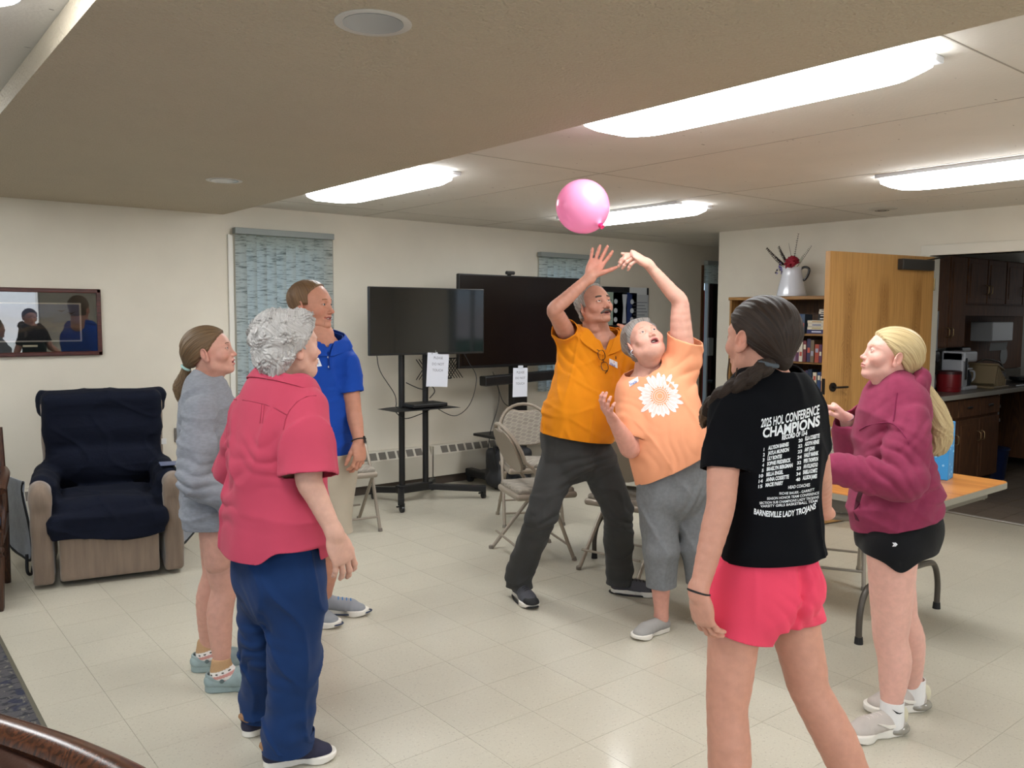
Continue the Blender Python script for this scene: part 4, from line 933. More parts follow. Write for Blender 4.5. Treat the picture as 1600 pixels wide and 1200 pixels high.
# recliner with its navy cover
def recliner():
    t = thing('recliner', 'brown corduroy recliner under a navy quilted cover', 'recliner', (1.33, 5.66, 0), math.radians(-101.5+90+180-180)); t.rotation_euler[2] = math.radians(-101.5-90); t.location = (1.285, 5.66, 0); t.scale = (.90, .95, .975)
    BR = mat('brown_corduroy', 0x7b6a5b, .95, noise=.13, nscale=30, bump=.0012, bscale=90, stretch=(1, 1, .12), sheen=.3)
    NV = mat('navy_quilt', 0x070d1e, .92, noise=.08, nscale=14, bump=.0016, bscale=40, stretch=(1, 1, 1.6), spec=.25); LN = mat('silver_lining', 0x8b9099, .7, noise=.1, nscale=20, bump=.004, bscale=24)
    f = Field((-.48, -.46, .02), (.48, .46, .74), .007)
    for s in (-1, 1):
        f = Field((-.48, -.46, .02), (.48, .46, .74), .007); fbox(f, (s*.390, .02, .27), (.062, .40, .25), .03, k=0); f.cone((s*.395, -.33, .555), (s*.395, .34, .565), .060, .064, k=.03); f.ell((s*.395, .385, .54), (.066, .045, .066), k=.03)
        f.disp(lambda P: wave(P, (5, 5, 5), 3)*F32(.004)); fpart(f, 'arm', BR, t)
    f = Field((-.36, .25, .03), (.36, .48, .36), .007); fbox(f, (0, .385, .19), (.295, .045, .155), .02, k=0); fpart(f, 'footrest_panel', BR, t)
    f = Field((-.48, -.72, .25), (.48, -.1, 1.15), .008); R = rotx(-.16); f.a[:] = 1.; fbox(f, (0, -.37, .74), (.40, .085, .34), .07, R=R, k=0); f.disp(lambda P: wave(P, (4, 4, 4), 5)*F32(.004)); fpart(f, 'backrest', BR, t)
    b = MB(); b.bbox((-.30, -.36, .02), (.30, .34, .10), .01); part(b, 'base_frame', mat('black_steel', 0x101010, .5), t)
    # the cover: over back, seat and arms
    f = Field((-.56, -.72, .18), (.56, .52, 1.17), .0075)
    fbox(f, (0, -.335, .765), (.385, .085, .345), .06, R=R, k=0); f.ell((0, -.27, .60), (.36, .10, .16), R=R, k=.06); f.ell((0, -.315, .85), (.37, .11, .14), R=R, k=.05); fbox(f, (0, -.405, 1.02), (.425, .060, .085), .045, R=R, k=.03)
    fbox(f, (0, .07, .40), (.31, .33, .09), .07, k=.03); f.ell((0, .30, .43), (.31, .12, .075), k=.05); fbox(f, (0, .425, .34), (.335, .022, .085), .02, k=.04)
    for s in (-1, 1): f.cone((s*.390, -.36, .565), (s*.385, .22, .580), .066, .068, k=.03); fbox(f, (s*.335, .0, .50), (.035, .28, .10), .03, k=.04); f.cone((s*.325, .20, .50), (s*.318, .42, .36), .045, .04, k=.04)
    f.disp(lambda P: (wave(P, (4, 4, 5), 9)*F32(.006)+crease(P, (1.5, 1.5, 4), 11, .007)+crease(P, (1, 1, 8), 12, .003)).astype(F32)); x, y, z = f.full()
    f.a = np.maximum(f.a, ((.265+.018*np.sin(x*9)+.02*sstep(.1, .35, np.abs(x)))-z-F32(1.2)*(y < .25)*0-(y < .33)*F32(0.)).astype(F32))
    fpart(f, 'navy_cover', NV, t)
    for s, nm in ((1, 'side_pocket'), (-1, 'side_pocket')):
        pr = [(.12, .60), (.10, .52), (.20, .30), (.20, .14), (.06, .13), (-.14, .16), (-.20, .30), (-.20, .52), (-.16, .60)] 
        fl = [(s*(.462+(.20-p[0])*.42), p[0], p[1]) for p in pr]; n_ = len(fl)
        b = MB(); b.add(fl+[(x_-s*.010, y_+.004, z_) for x_, y_, z_ in fl], [tuple(range(n_)), tuple(range(2*n_-1, n_-1, -1))]+[(i, (i+1) % n_, (i+1) % n_+n_, i+n_) for i in range(n_)]); q = part(b, nm, LN, t, smooth=False)
        e = MB(); e.tube(spline(fl, 4), .008, 6); e_ = e.build('pocket_piping', mat('black_piping', 0x07090f, .7), None, smooth=True); e_.parent = q
    b = MB(); b.tube(spline([(.49, .15, .16), (.49, .17, .06), (.47, .13, .03), (.46, .10, .07)], 6), .010, 8); part(b, 'loop_cord', mat('black_piping', 0x07090f, .7), t, smooth=True)
    b = MB(); b.bbox((-.42, -.30, .72), (-.385, -.295, .76), .002); part(b, 'care_label', mat('label_white', 0xd8d8d4, .8), t)
    b = MB(); b.bbox((-.46, .10, .655), (-.33, .24, .662), .003); tag(b.build('remote_pad', mat('blue_grey_pad', 0x5c6480, .5), None), 'slim blue-grey booklet lying on the recliner arm', 'booklet').matrix_world = t.matrix_basis
recliner()
# wooden armchair at the left edge
def wooden_armchair():
    t = thing('wooden_armchair', 'dark wooden armchair with navy seat at the left edge', 'armchair', (.42, 5.38, 0), math.radians(-101)-PI/2)
    W = wood('walnut', 0x24120b, 0x4c2c1a, 12, .35); NV = mat('navy_tweed', 0x141a2c, .95, noise=.2, nscale=80, bump=.001, bscale=300)
    f = Field((-.32, -.32, .38), (.32, .32, .56), .007); fbox(f, (0, .01, .475), (.265, .255, .045), .04, k=0); f.ell((0, .02, .50), (.23, .22, .035), k=.03); fpart(f, 'seat_cushion', NV, t)
    for nm, lo, hi in (('seat_rail', (-.27, .225, .355), (.27, .265, .435)), ('seat_rail', (-.27, -.25, .355), (.27, -.21, .435)), ('seat_rail', (-.275, -.24, .355), (-.235, .25, .435)), ('seat_rail', (.235, -.24, .355), (.275, .25, .435))): b = MB(); b.bbox(lo, hi, .006); part(b, nm, W, t)
    for s in (-1, 1):
        b = MB(); b.lathe([(.012, 0), (.017, .02), (.024, .24), (.026, .295), (.017, .300), (.015, .312), (.026, .322), (.028, .335), (.018, .350), (.024, .362), (.024, .44)], 8, c=(s*.25, .24, 0)); part(b, 'front_leg', W, t)
        b = MB(); b.tube([(s*.25, -.30, 0), (s*.25, -.24, .30), (s*.25, -.235, .46), (s*.24, -.30, .92)], [.018, .024, .026, .018], 8); part(b, 'rear_leg', W, t)
        b = MB(); b.tube(spline([(s*.262, .20, .40), (s*.268, .185, .47), (s*.272, .155, .54), (s*.274, .16, .60), (s*.272, .185, .655)], 5), .022, 8, flat=.8); part(b, 'arm_post', W, t, smooth=True)
        b = MB(); b.tube(spline([(s*.255, -.27, .68), (s*.275, -.10, .685), (s*.278, .08, .675), (s*.272, .22, .640)], 5), .024, 10, flat=.75); part(b, 'arm_rest', W, t, smooth=True)
    b = MB(); b.bbox((-.24, -.325, .86), (.24, -.285, .94), .008); part(b, 'back_rail', W, t); f = Field((-.28, -.36, .5), (.28, -.2, .90), .008); fbox(f, (0, -.275, .69), (.215, .035, .17), .03, k=0); fpart(f, 'back_pad', NV, t)
wooden_armchair()
# near armchair whose rounded back pokes into the lower left corner
def near_chair():
    t = thing('tub_chair', 'brown leather tub chair poking into the lower left corner', 'armchair', (.03, 1.62, 0), math.radians(20)); LE = mat('brown_leather', 0x3a2117, .32, noise=.15, nscale=20, bump=.0006, bscale=120, coat=.2); WD = wood('rosewood', 0x2a150c, 0x55301d, 10, .25)
    f = Field((-.40, -.38, .12), (.40, .40, .82), .008); fbox(f, (0, .0, .32), (.30, .28, .12), .06, k=0)
    for s in (-1, 1): fbox(f, (s*.27, 0, .46), (.045, .28, .27), .04, k=.03)
    fbox(f, (0, -.27, .48), (.30, .045, .28), .04, k=.03); fpart(f, 'leather_shell', LE, t)
    b = MB(); b.tube(spline([(-.285, .27, .735), (-.30, .0, .745), (-.285, -.25, .75), (-.20, -.32, .752), (0, -.33, .755), (.20, -.32, .752), (.285, -.25, .75), (.30, 0, .745), (.285, .27, .735)], 6), .036, 12, flat=.7); part(b, 'top_rail', WD, t, smooth=True)
    for x in (-.25, .25):
        for y in (-.25, .25): b = MB(); b.tube([(x, y, 0), (x, y, .22)], [.016, .024], 10); part(b, 'leg', WD, t, smooth=True)
near_chair()
# pictures, boards on walls
def picture():
    t = thing('framed_print', 'framed dark landscape print with green mat on the left wall', 'picture', (1.04, YA-.012, 1.515)); WF = wood('cherry_frame', 0x2c100c, 0x5a2a22, 14, .3, 'x')
    w, h = .455, .235
    for lo, hi in (((-w, -.02, h-.03), (w, .01, h)), ((-w, -.02, -h), (w, .01, -h+.03)), ((-w, -.02, -h), (-w+.03, .01, h)), ((w-.03, -.02, -h), (w, .01, h))): b = MB(); b.bbox(lo, hi, .006); part(b, 'frame_rail', WF, t)
    b = MB(); b.box((-w+.02, -.004, -h+.02), (w-.02, .004, h-.02)); part(b, 'green_mat', mat('green_mat', 0x26302c, .8), t)
    b = MB(); b.box((-.33, -.007, -.135), (.325, -.004, .135)); part(b, 'cream_fillet', mat('cream_fillet', 0xc9c2b2, .7), t)
    m, nt, bs = nodes_of('landscape_print'); N = nt.nodes; L = nt.links; tc = N.new('ShaderNodeTexCoord'); mp = N.new('ShaderNodeMapping'); mp.inputs['Scale'].default_value = (3, 1, 9); L.new(tc.outputs['Object'], mp.inputs[0]); n = N.new('ShaderNodeTexNoise'); n.inputs['Scale'].default_value = 1.6; n.inputs['Detail'].default_value = 6; L.new(mp.outputs[0], n.inputs['Vector'])
    sp = N.new('ShaderNodeSeparateXYZ'); L.new(tc.outputs['Object'], sp.inputs[0]); ad = N.new('ShaderNodeMath'); ad.operation = 'MULTIPLY_ADD'; ad.inputs[1].default_value = 3.2; ad.inputs[2].default_value = .12; L.new(sp.outputs[2], ad.inputs[0]); a2 = N.new('ShaderNodeMath'); L.new(ad.outputs[0], a2.inputs[0]); m2 = N.new('ShaderNodeMath'); m2.operation = 'MULTIPLY'; m2.inputs[1].default_value = .75; L.new(n.outputs['Fac'], m2.inputs[0]); L.new(m2.outputs[0], a2.inputs[1])
    cr = N.new('ShaderNodeValToRGB'); e = cr.color_ramp.elements; e[0].position = .12; e[0].color = srgb(0x15151a); e[1].position = .95; e[1].color = srgb(0x5a6480)
    for p_, c_ in ((.30, 0x2c2a28), (.42, 0x5a4a38), (.52, 0x3c3c40), (.68, 0x47506a)): q = e.new(p_); q.color = srgb(c_)
    L.new(a2.outputs[0], cr.inputs[0]); L.new(cr.outputs[0], bs.inputs['Base Color']); bs.inputs['Roughness'].default_value = .6
    b = MB(); b.box((-.318, -.009, -.125), (.313, -.007, .125)); part(b, 'print', m, t)
    dk = mat('print_ink', 0x14141c, .8)
    for cx, cz in ((.20, .075), (.26, .060)): b = MB(); b.add([(cx-.03, -.0095, cz+.01), (cx, -.0095, cz-.004), (cx+.03, -.0095, cz+.014), (cx+.004, -.0095, cz+.006), (cx-.006, -.0095, cz-.03)], [(0, 1, 3), (1, 2, 3), (1, 3, 4)]); part(b, 'bird', dk, t)
    b = MB(); b.bbox((-.045, -.0085, -.17), (.045, -.004, -.155), .002); part(b, 'brass_plate', mat('brass_plate', 0xcfc8a8, .35, .5), t)
    g = MB(); g.box((-w+.028, -.0135, -h+.028), (w-.028, -.0115, h-.028)); gm, nt, bs = nodes_of('picture_glass'); N = nt.nodes; L = nt.links; gl = N.new('ShaderNodeBsdfGlossy'); gl.inputs['Roughness'].default_value = .01; tp = N.new('ShaderNodeBsdfTransparent'); mx = N.new('ShaderNodeMixShader'); fr = N.new('ShaderNodeFresnel'); fr.inputs[0].default_value = 1.9; L.new(fr.outputs[0], mx.inputs[0]); L.new(tp.outputs[0], mx.inputs[1]); L.new(gl.outputs[0], mx.inputs[2]); L.new(mx.outputs[0], N['Material Output'].inputs[0]); part(g, 'glass', gm, t)
picture()
PAPER = mat('paper_white', 0xd5d8e2, .8)
def sign(label, x, y, z, w, h, tilt, rz=0, lines=('PLEASE', 'DO NOT', 'TOUCH')):
    t = thing('paper_sign', label, 'sign', (x, y, z), rz, 'do not touch signs hung on the televisions'); R = roty(tilt); b = MB(); b.bbox((-w/2, 0, -h), (w/2, .0015, 0), .0005, R=R); part(b, 'sheet', PAPER, t)
    ink = mat('grey_ink', 0x5c5f6c, .8)
    for i, s in enumerate(lines): text_mesh(s, .030, ink, 'lettering', t, R=R, c=R @ V(0, -.0006, -.052-.052*i))
    b = MB(); b.bbox((-.03, -.001, -.012), (.03, 0, .022), .0004, R=R); part(b, 'tape', mat('tape_clear', 0xc8ccd4, .3), t)
# television on its rolling stand
def tv_small():
    y = 5.93; t = thing('television', 'smaller black television on a two-pole rolling stand', 'television', (3.865, y, 0), math.radians(-5)); w = .54
    b = MB(); b.bbox((-w, -.0, 1.25), (w, .035, 1.805), .006); part(b, 'bezel', BLK2, t); sc_m = mat('screen_glass', 0x05070c, .06, spec=.9); _b = sc_m.node_tree.nodes['Principled BSDF']; _b.inputs['Roughness'].default_value = .05
    b = MB(); b.bbox((-w+.010, -.0015, 1.268), (w-.010, .0, 1.796), .0006); part(b, 'screen', sc_m, t); b = MB(); b.bbox((-.30, .035, 1.30), (.30, .07, 1.66), .01); part(b, 'rear_housing', BLK2, t)
    b = MB(); b.bbox((-.03, -.004, 1.253), (.03, 0, 1.262), .001); part(b, 'maker_badge', mat('badge_grey', 0x44464c, .4), t)
    s = thing('television_stand', 'black two-pole rolling stand under the smaller television', 'stand', (3.865, y+.13, 0)); px = (-.19, .045)
    for x in px: b = MB(); b.tube([(x, 0, .10), (x, 0, 1.62)], .026, 14); part(b, 'pole', BLK, s, smooth=True)
    b = MB(); b.bbox((-.26, -.045, 1.42), (.16, -.022, 1.48), .004); b.bbox((-.26, -.045, 1.56), (.16, -.022, 1.62), .004); part(b, 'mount_bar', BLK, s)
    b = MB(); b.prism([(-.32, .0), (.32, .0), (.20, .008), (-.20, .008)], .30, c=(-.07, -.24, .80)); b.bbox((-.17+.0, -.20, .815), (.17-.0, .02, .845), .006, c=V(-.03, 0, 0)); part(b, 'shelf', BLK, s)
    b = MB(); b.bbox((-.24, -.035, .08), (.10, .035, .15), .008); part(b, 'base_bar', BLK, s)
    def leg_(p, q): 
        d = V(q)-V(p); L_ = np.linalg.norm(d); a = math.atan2(d[1], d[0]); m_ = MB(); m_.bbox((0, -.026, -.026), (L_, .026, .026), .006, R=rotz(a) @ roty(-math.asin(d[2]/L_)), c=V(p)); return part(m_, 'base_leg', BLK, s)
    ends = [((-.20, 0, .11), (-.40, -.33, .085)), ((-.20, 0, .11), (-.33, .27, .085)), ((.05, 0, .11), (.47, -.30, .085)), ((.05, 0, .11), (.30, .27, .085))]
    for p, q in ends:
        leg_(p, q); c = MB(); cx, cy = q[0]*.96, q[1]*.96; c.tube([(cx-.012, cy, .026), (cx+.012, cy, .026)], .026, 16); w_o = part(c, 'caster', BLK2, s, smooth=True); c = MB(); c.bbox((cx-.02, cy-.016, .03), (cx+.02, cy+.016, .075), .004); c.bbox((cx-.05, cy-.008, .045), (cx-.01, cy+.008, .058), .003); f_ = part(c, 'caster_fork', BLK, None); f_.parent = w_o; f_.parent = w_o
    CB = mat('cable_black', 0x0a0a0b, .5)
    def cable(lb, pts, r=.0035): b = MB(); b.tube(spline([V(p)+V(3.865, y+.10, 0) for p in pts], 8), r, 7); tag(b.build('cable', CB, smooth=True), lb, 'cable')
    cable('thin cable drooping from the smaller television to its left shelf end', [(-.44, 0, 1.25), (-.42, -.02, 1.12), (-.30, -.03, .94), (-.29, -.05, .86), (-.31, -.08, .83), (-.30, -.1, .82)])
    cable('cable looping from the shelf up to the big television', [(.10, .0, .83), (.18, 0, .76), (.36, .02, .70), (.52, .03, .80), (.60, .05, 1.02), (.55, .1, 1.16), (.52, .14, 1.25)])
    cable('cable crossing between the two stand poles above the shelf', [(-.19, -.04, 1.02), (-.05, -.06, .96), (.05, -.05, .98), (.10, -.03, .93), (.03, -.06, .88)], .004)
    cable('lower cable hanging under the television shelf', [(-.30, -.02, .80), (-.2, -.03, .72), (-.05, -.05, .75), (.08, -.03, .79)], .004)
    sign('white do-not-touch paper sign hanging from the smaller television', 3.865+.09, y-.006, 1.262, .215, .285, .06)
tv_small()
def tv_big():
    y = 6.18; t = thing('television', 'very large black television behind the person in orange', 'television', (5.14, y, 0)); w = .80
    b = MB(); b.bbox((-w, 0, 1.10), (w, .04, 1.95), .008); part(b, 'bezel', BLK2, t); b = MB(); b.bbox((-w+.012, -.0015, 1.125), (w-.012, 0, 1.938), .0006); part(b, 'screen', mat('screen_matt', 0x090507, .22, spec=.6), t)
    b = MB(); b.bbox((-.36, .04, 1.2), (.36, .09, 1.7), .01); part(b, 'rear_housing', BLK2, t)
    wc = thing('webcam', 'small cylindrical webcam on top of the big television', 'camera', (4.93, y+.02, 1.95)); b = MB(); b.tube([(-.05, -.02, .024), (.04, -.02, .024)], .017, 14); part(b, 'camera_body', mat('webcam_dark', 0x2b2a2a, .4), wc, smooth=True); b = MB(); b.bbox((-.012, -.02, 0), (.012, .02, .02), .003); part(b, 'clip', BLK2, wc); b = MB(); b.tube([(-.052, -.02, .024), (-.049, -.02, .024)], .012, 14); part(b, 'lens', mat('lens_glass', 0x33343a, .1), wc)
    sb = thing('soundbar', 'black soundbar slung under the big television', 'speaker', (5.14, y-.06, 1.0)); b = MB(); b.bbox((-.58, -.05, -.045), (.58, .05, .045), .012, R=roty(-.03)); part(b, 'speaker_body', BLK2, sb); b = MB(); b.bbox((-.16, -.052, -.01), (-.14, -.05, .01), .002, R=roty(-.03)); part(b, 'indicator', mat('led_grey', 0xb0b0b4, .3), sb)
    s = thing('television_cart', 'black cart carrying the big television', 'stand', (5.14, y+.14, 0))
    b = MB(); b.bbox((-.09, -.04, .12), (.09, .04, 1.55), .01); part(b, 'column', BLK, s); b = MB(); b.bbox((-.30, -.06, 1.25), (.30, -.03, 1.6), .006); part(b, 'mount_plate', BLK, s)
    b = MB(); b.bbox((-.50, -.28, .45), (.45, .05, .475), .006); part(b, 'cart_shelf', BLK, s)
    for x in (-.48, .48):
        b = MB(); b.bbox((x-.04, -.34, .06), (x+.04, .15, .13), .01); part(b, 'cart_foot', BLK, s)
        for yy in (-.30, .12): b = MB(); b.tube([(x-.02, yy, .035), (x+.02, yy, .035)], .035, 18); q = part(b, 'cart_wheel', mat('wheel_grey', 0x1d1f22, .5), s, smooth=True)
    b = MB(); b.bbox((-.48, -.05, .06), (.48, .05, .12), .01); part(b, 'cart_beam', BLK, s)
    CB = mat('cable_black', 0x0a0a0b, .5)
    for lb, pts in (('long cable hanging from the big television to the floor bag', [(4.74, y+.02, 1.06), (4.80, y, .86), (4.76, y-.02, .7), (4.70, y, .5), (4.66, y, .22)]), ('tangled cable under the soundbar', [(4.80, y+.05, 1.0), (4.86, y+.02, .78), (4.98, y+.02, .72), (5.02, y, .82), (4.97, y, .68), (5.03, y, .62)]), ('cable dropping right of the paper sign on the big television', [(5.60, y, .98), (5.54, y, .84), (5.40, y, .70), (5.33, y+.04, .55)])): b = MB(); b.tube(spline(pts, 8), .0035, 7); tag(b.build('cable', CB, smooth=True), lb, 'cable')
    bg_ = thing('equipment_bag', 'black soft bag and wheels under the big television', 'bag', (4.78, 5.98, 0)); f = Field((-.3, -.2, 0), (.3, .25, .42), .008); fbox(f, (.02, .05, .20), (.20, .13, .17), .06, k=0); f.ell((-.14, .0, .10), (.10, .12, .09), k=.03); f.disp(lambda P: wave(P, (7, 7, 7), 4)*F32(.008)); f.a = np.maximum(f.a, -f.full()[2]+F32(.004)); fpart(f, 'bag_body', mat('black_nylon', 0x15161a, .6), bg_)
    b = MB(); b.tube([(-.02, -.16, .07), (.05, -.16, .07)], .065, 20); part(b, 'wheel', mat('wheel_grey', 0x1d1f22, .5), bg_, smooth=True); b = MB(); b.tube(spline([(-.16, 0, .30), (-.19, 0, .40), (-.10, .0, .36)], 5), .01, 8); part(b, 'handle', BLK, bg_, smooth=True)
    sign('white do-not-touch paper sign on the soundbar below the big television', 4.955, y-.125, 1.095, .175, .27, .02)
    lt = thing('wire_basket', 'black diamond lattice basket behind the smaller television', 'basket', (4.22, 6.30, 1.10)); b = MB()
    for i in range(-6, 7):
        for sg in (-1, 1): b.tube([(i*.03-sg*.07, 0, -.09), (i*.03+sg*.07, 0, .09)], .004, 5)
    part(b, 'lattice', BLK, lt); b = MB(); b.tube([(-.18, 0, .09), (.18, 0, .09)], .006, 6); b.tube([(-.12, 0, -.09), (.12, 0, -.09)], .006, 6); part(b, 'rim', BLK, lt)
tv_big()
# notice board in the far corner
def board():
    t = thing('notice_board', 'black notice board pinned with papers on the far wall', 'notice board', (6.78, YA-.02, 1.42)); b = MB(); b.bbox((-.48, -.01, -.48), (.48, .015, .48), .004); part(b, 'backing', mat('board_black', 0x0b0c12, .9), t)
    P = [('flyer', -.46, .06, .12, .42, .33, 0x94a89c), ('flyer', -.10, .06, .28, .42, .36, 0x1c2f62), ('flyer', .20, .05, .47, .40, .36, 0xaaaeb2), ('flyer', .16, .40, .44, .48, .08, 0xc0c4c6), ('flyer', -.14, -.10, .14, .03, .13, 0xb9ba84), ('flyer', -.34, -.46, -.18, -.12, .3, 0x9aa2b0), ('flyer', -.16, -.46, .05, -.14, .3, 0xb4bac0), ('flyer', .10, -.46, .44, -.14, .3, 0xa4a8ac)]
    for nm, x0, z0, x1, z1, _, c in P: b = MB(); b.bbox((x0, -.014, z0), (x1, -.0105, z1), .001); q = part(b, nm, mat('paper_%x' % c, c, .8), t)
    wt = mat('paper_pale', 0xb8bec6, .8)
    for cz in (.12, .22, .32):
        for cx in (-.06, .20): b = MB(); b.tube([(cx, -.016, cz), (cx, -.0142, cz)], .028, 14); q = part(b, 'printed_dot', wt, t)
    b = MB(); b.add([(.05, -.0146, .08), (.11, -.0146, .08), (.10, -.0146, .25), (.12, -.0146, .40), (.04, -.0146, .40), (.06, -.0146, .25)], [tuple(range(6))]); part(b, 'printed_band', wt, t)
    ink = mat('grey_ink', 0x5c5f6c, .8)
    for x0, x1, z0, z1 in ((-.28, -.12, .12, .38), (.22, .45, .10, .36), (-.14, .03, -.42, -.18), (.14, .42, -.42, -.18), (-.32, -.20, -.42, -.16), (-.12, .12, -.08, .0)):
        b = MB(); n = int((z1-z0)/.035)
        for i in range(max(n, 2)): b.box((x0, -.0148, z0+i*.035), (x1-.02*(i % 3), -.0143, z0+i*.035+.007))
        part(b, 'printed_lines', ink, t)
board()
# folding chairs and table
def folding_chair(label, x, y, rz, grp):
    t = thing('folding_chair', label, 'chair', (x, y, 0), rz, grp); ME = mat('beige_steel', 0x978c7e, .4, .2); FB = chair_fabric()
    for s in (-1, 1):
        b = MB(); b.tube([(s*.225, .19, 0), (s*.215, .03, .42), (s*.21, -.10, .62)], .0125, 10); part(b, 'leg', ME, t, smooth=True)
        b = MB(); b.tube([(s*.205, -.24, 0), (s*.205, .10, .405)], .0125, 10); part(b, 'leg', ME, t, smooth=True)
        for yy, xx in ((.19, .225), (-.24, .205)): b = MB(); b.tube([(s*xx, yy, 0), (s*xx, yy-.004, .022)], [.017, .015], 10); part(b, 'foot_cap', mat('cap_grey', 0x7a7268, .6), t)
    arch = [(-.21, -.10, .62)]+[(-.21*math.copysign(abs(math.cos(a))**.75, math.cos(a))*-1 if False else .21*math.cos(a)*-1, -.10-.16*(.25+.75*math.sin(a))*1.0, .62+.26*math.sin(a)**.7) for a in np.linspace(.05, PI-.05, 15)]+[(.21, -.10, .62)]
    b = MB(); b.tube(arch, .0125, 10); part(b, 'back_tube', ME, t, smooth=True)
    b = MB(); b.tube([(-.205, -.205, .12), (.205, -.205, .12)], .008, 8); part(b, 'stretcher', ME, t, smooth=True); b = MB(); b.tube([(-.222, .155, .10), (.222, .155, .10)], .008, 8); part(b, 'stretcher', ME, t, smooth=True)
    f = Field((-.25, -.24, .36), (.25, .26, .50), .007); fbox(f, (0, .01, .425), (.205, .21, .022), .02, k=0); fpart(f, 'seat_pan', ME, t)
    f = Field((-.25, -.24, .38), (.25, .26, .52), .007); fbox(f, (0, .01, .455), (.190, .195, .022), .02, k=0); f.ell((0, .01, .465), (.165, .17, .025), k=.02); fpart(f, 'seat_cushion', FB, t)
    def plate(y0, y1, sc_, nm, m_):
        n = 26; out = []
        for i in range(n):
            a = 2*PI*i/n; cx, cz = math.cos(a), math.sin(a); px = .195*sc_*math.copysign(abs(cx)**.8, cx); pz = (.155 if cz > 0 else .135)*sc_*math.copysign(abs(cz)**.75, cz)*(1-.0*cx)
            if cz > .75 and abs(cx) < .4: pz -= .028*(1-(abs(cx)/.4)**2)
            out.append((px, pz))
        b = MB(); vs = []
        for k, yy in enumerate((y0, y1)):
            for px, pz in out: zz = .70+pz; vs.append((px, -.185-(zz-.70)*.42+yy, zz))
        b.add(vs, [tuple(range(n)), tuple(range(2*n-1, n-1, -1))]+[(i+n, (i+1) % n+n, (i+1) % n, i) for i in range(n)]); part(b, nm, m_, t, smooth=True, bevel=.004)
    plate(-.014, .004, 1.0, 'back_shell', ME); plate(.004, .030, .93, 'back_pad', FB); return t
def chair_fabric():
    if 'chair_fabric' in MATS: return MATS['chair_fabric']
    m, nt, b = nodes_of('chair_fabric'); N = nt.nodes; L = nt.links; tc = N.new('ShaderNodeTexCoord'); mp = N.new('ShaderNodeMapping'); mp.inputs['Scale'].default_value = (30, 14, 30); mp.inputs['Rotation'].default_value = (0, math.radians(45), math.radians(40)); L.new(tc.outputs['Object'], mp.inputs[0])
    ch = N.new('ShaderNodeTexBrick'); ch.inputs['Scale'].default_value = 1.; ch.inputs['Mortar Size'].default_value = .09; ch.inputs['Color1'].default_value = srgb(0x8b8379); ch.inputs['Color2'].default_value = srgb(0x7f776d); ch.inputs['Mortar'].default_value = srgb(0x979083); ch.inputs['Brick Width'].default_value = .9; ch.inputs['Row Height'].default_value = .9
    sw = N.new('ShaderNodeSeparateXYZ'); L.new(mp.outputs[0], sw.inputs[0]); cb = N.new('ShaderNodeCombineXYZ'); L.new(sw.outputs[0], cb.inputs[0]); ad = N.new('ShaderNodeMath'); L.new(sw.outputs[2], ad.inputs[0]); L.new(sw.outputs[1], ad.inputs[1]); L.new(ad.outputs[0], cb.inputs[1]); L.new(cb.outputs[0], ch.inputs['Vector'])
    L.new(ch.outputs['Color'], b.inputs['Base Color']); b.inputs['Roughness'].default_value = .95; MATS['chair_fabric'] = m; return m
gA = None
folding_chair('beige folding chair seen from behind, left of the person in orange', 3.57, 4.20, math.radians(-20)-PI/2, gA)
folding_chair('folding chair with patterned back facing us below the big television', 4.12, 4.92, math.radians(-118)-PI/2, gA)
folding_chair('folding chair behind the orange and peach shirts, beside the table', 3.84, 3.62, math.radians(14)-PI/2, gA)
folding_chair('folding chair behind the table, between the black T-shirt and the raspberry hoodie', 4.64, 2.74, math.radians(-150)-PI/2, gA)
folding_chair('folding chair mostly hidden behind the person in the blue polo', 2.86, 5.56, math.radians(-100)-PI/2, gA)
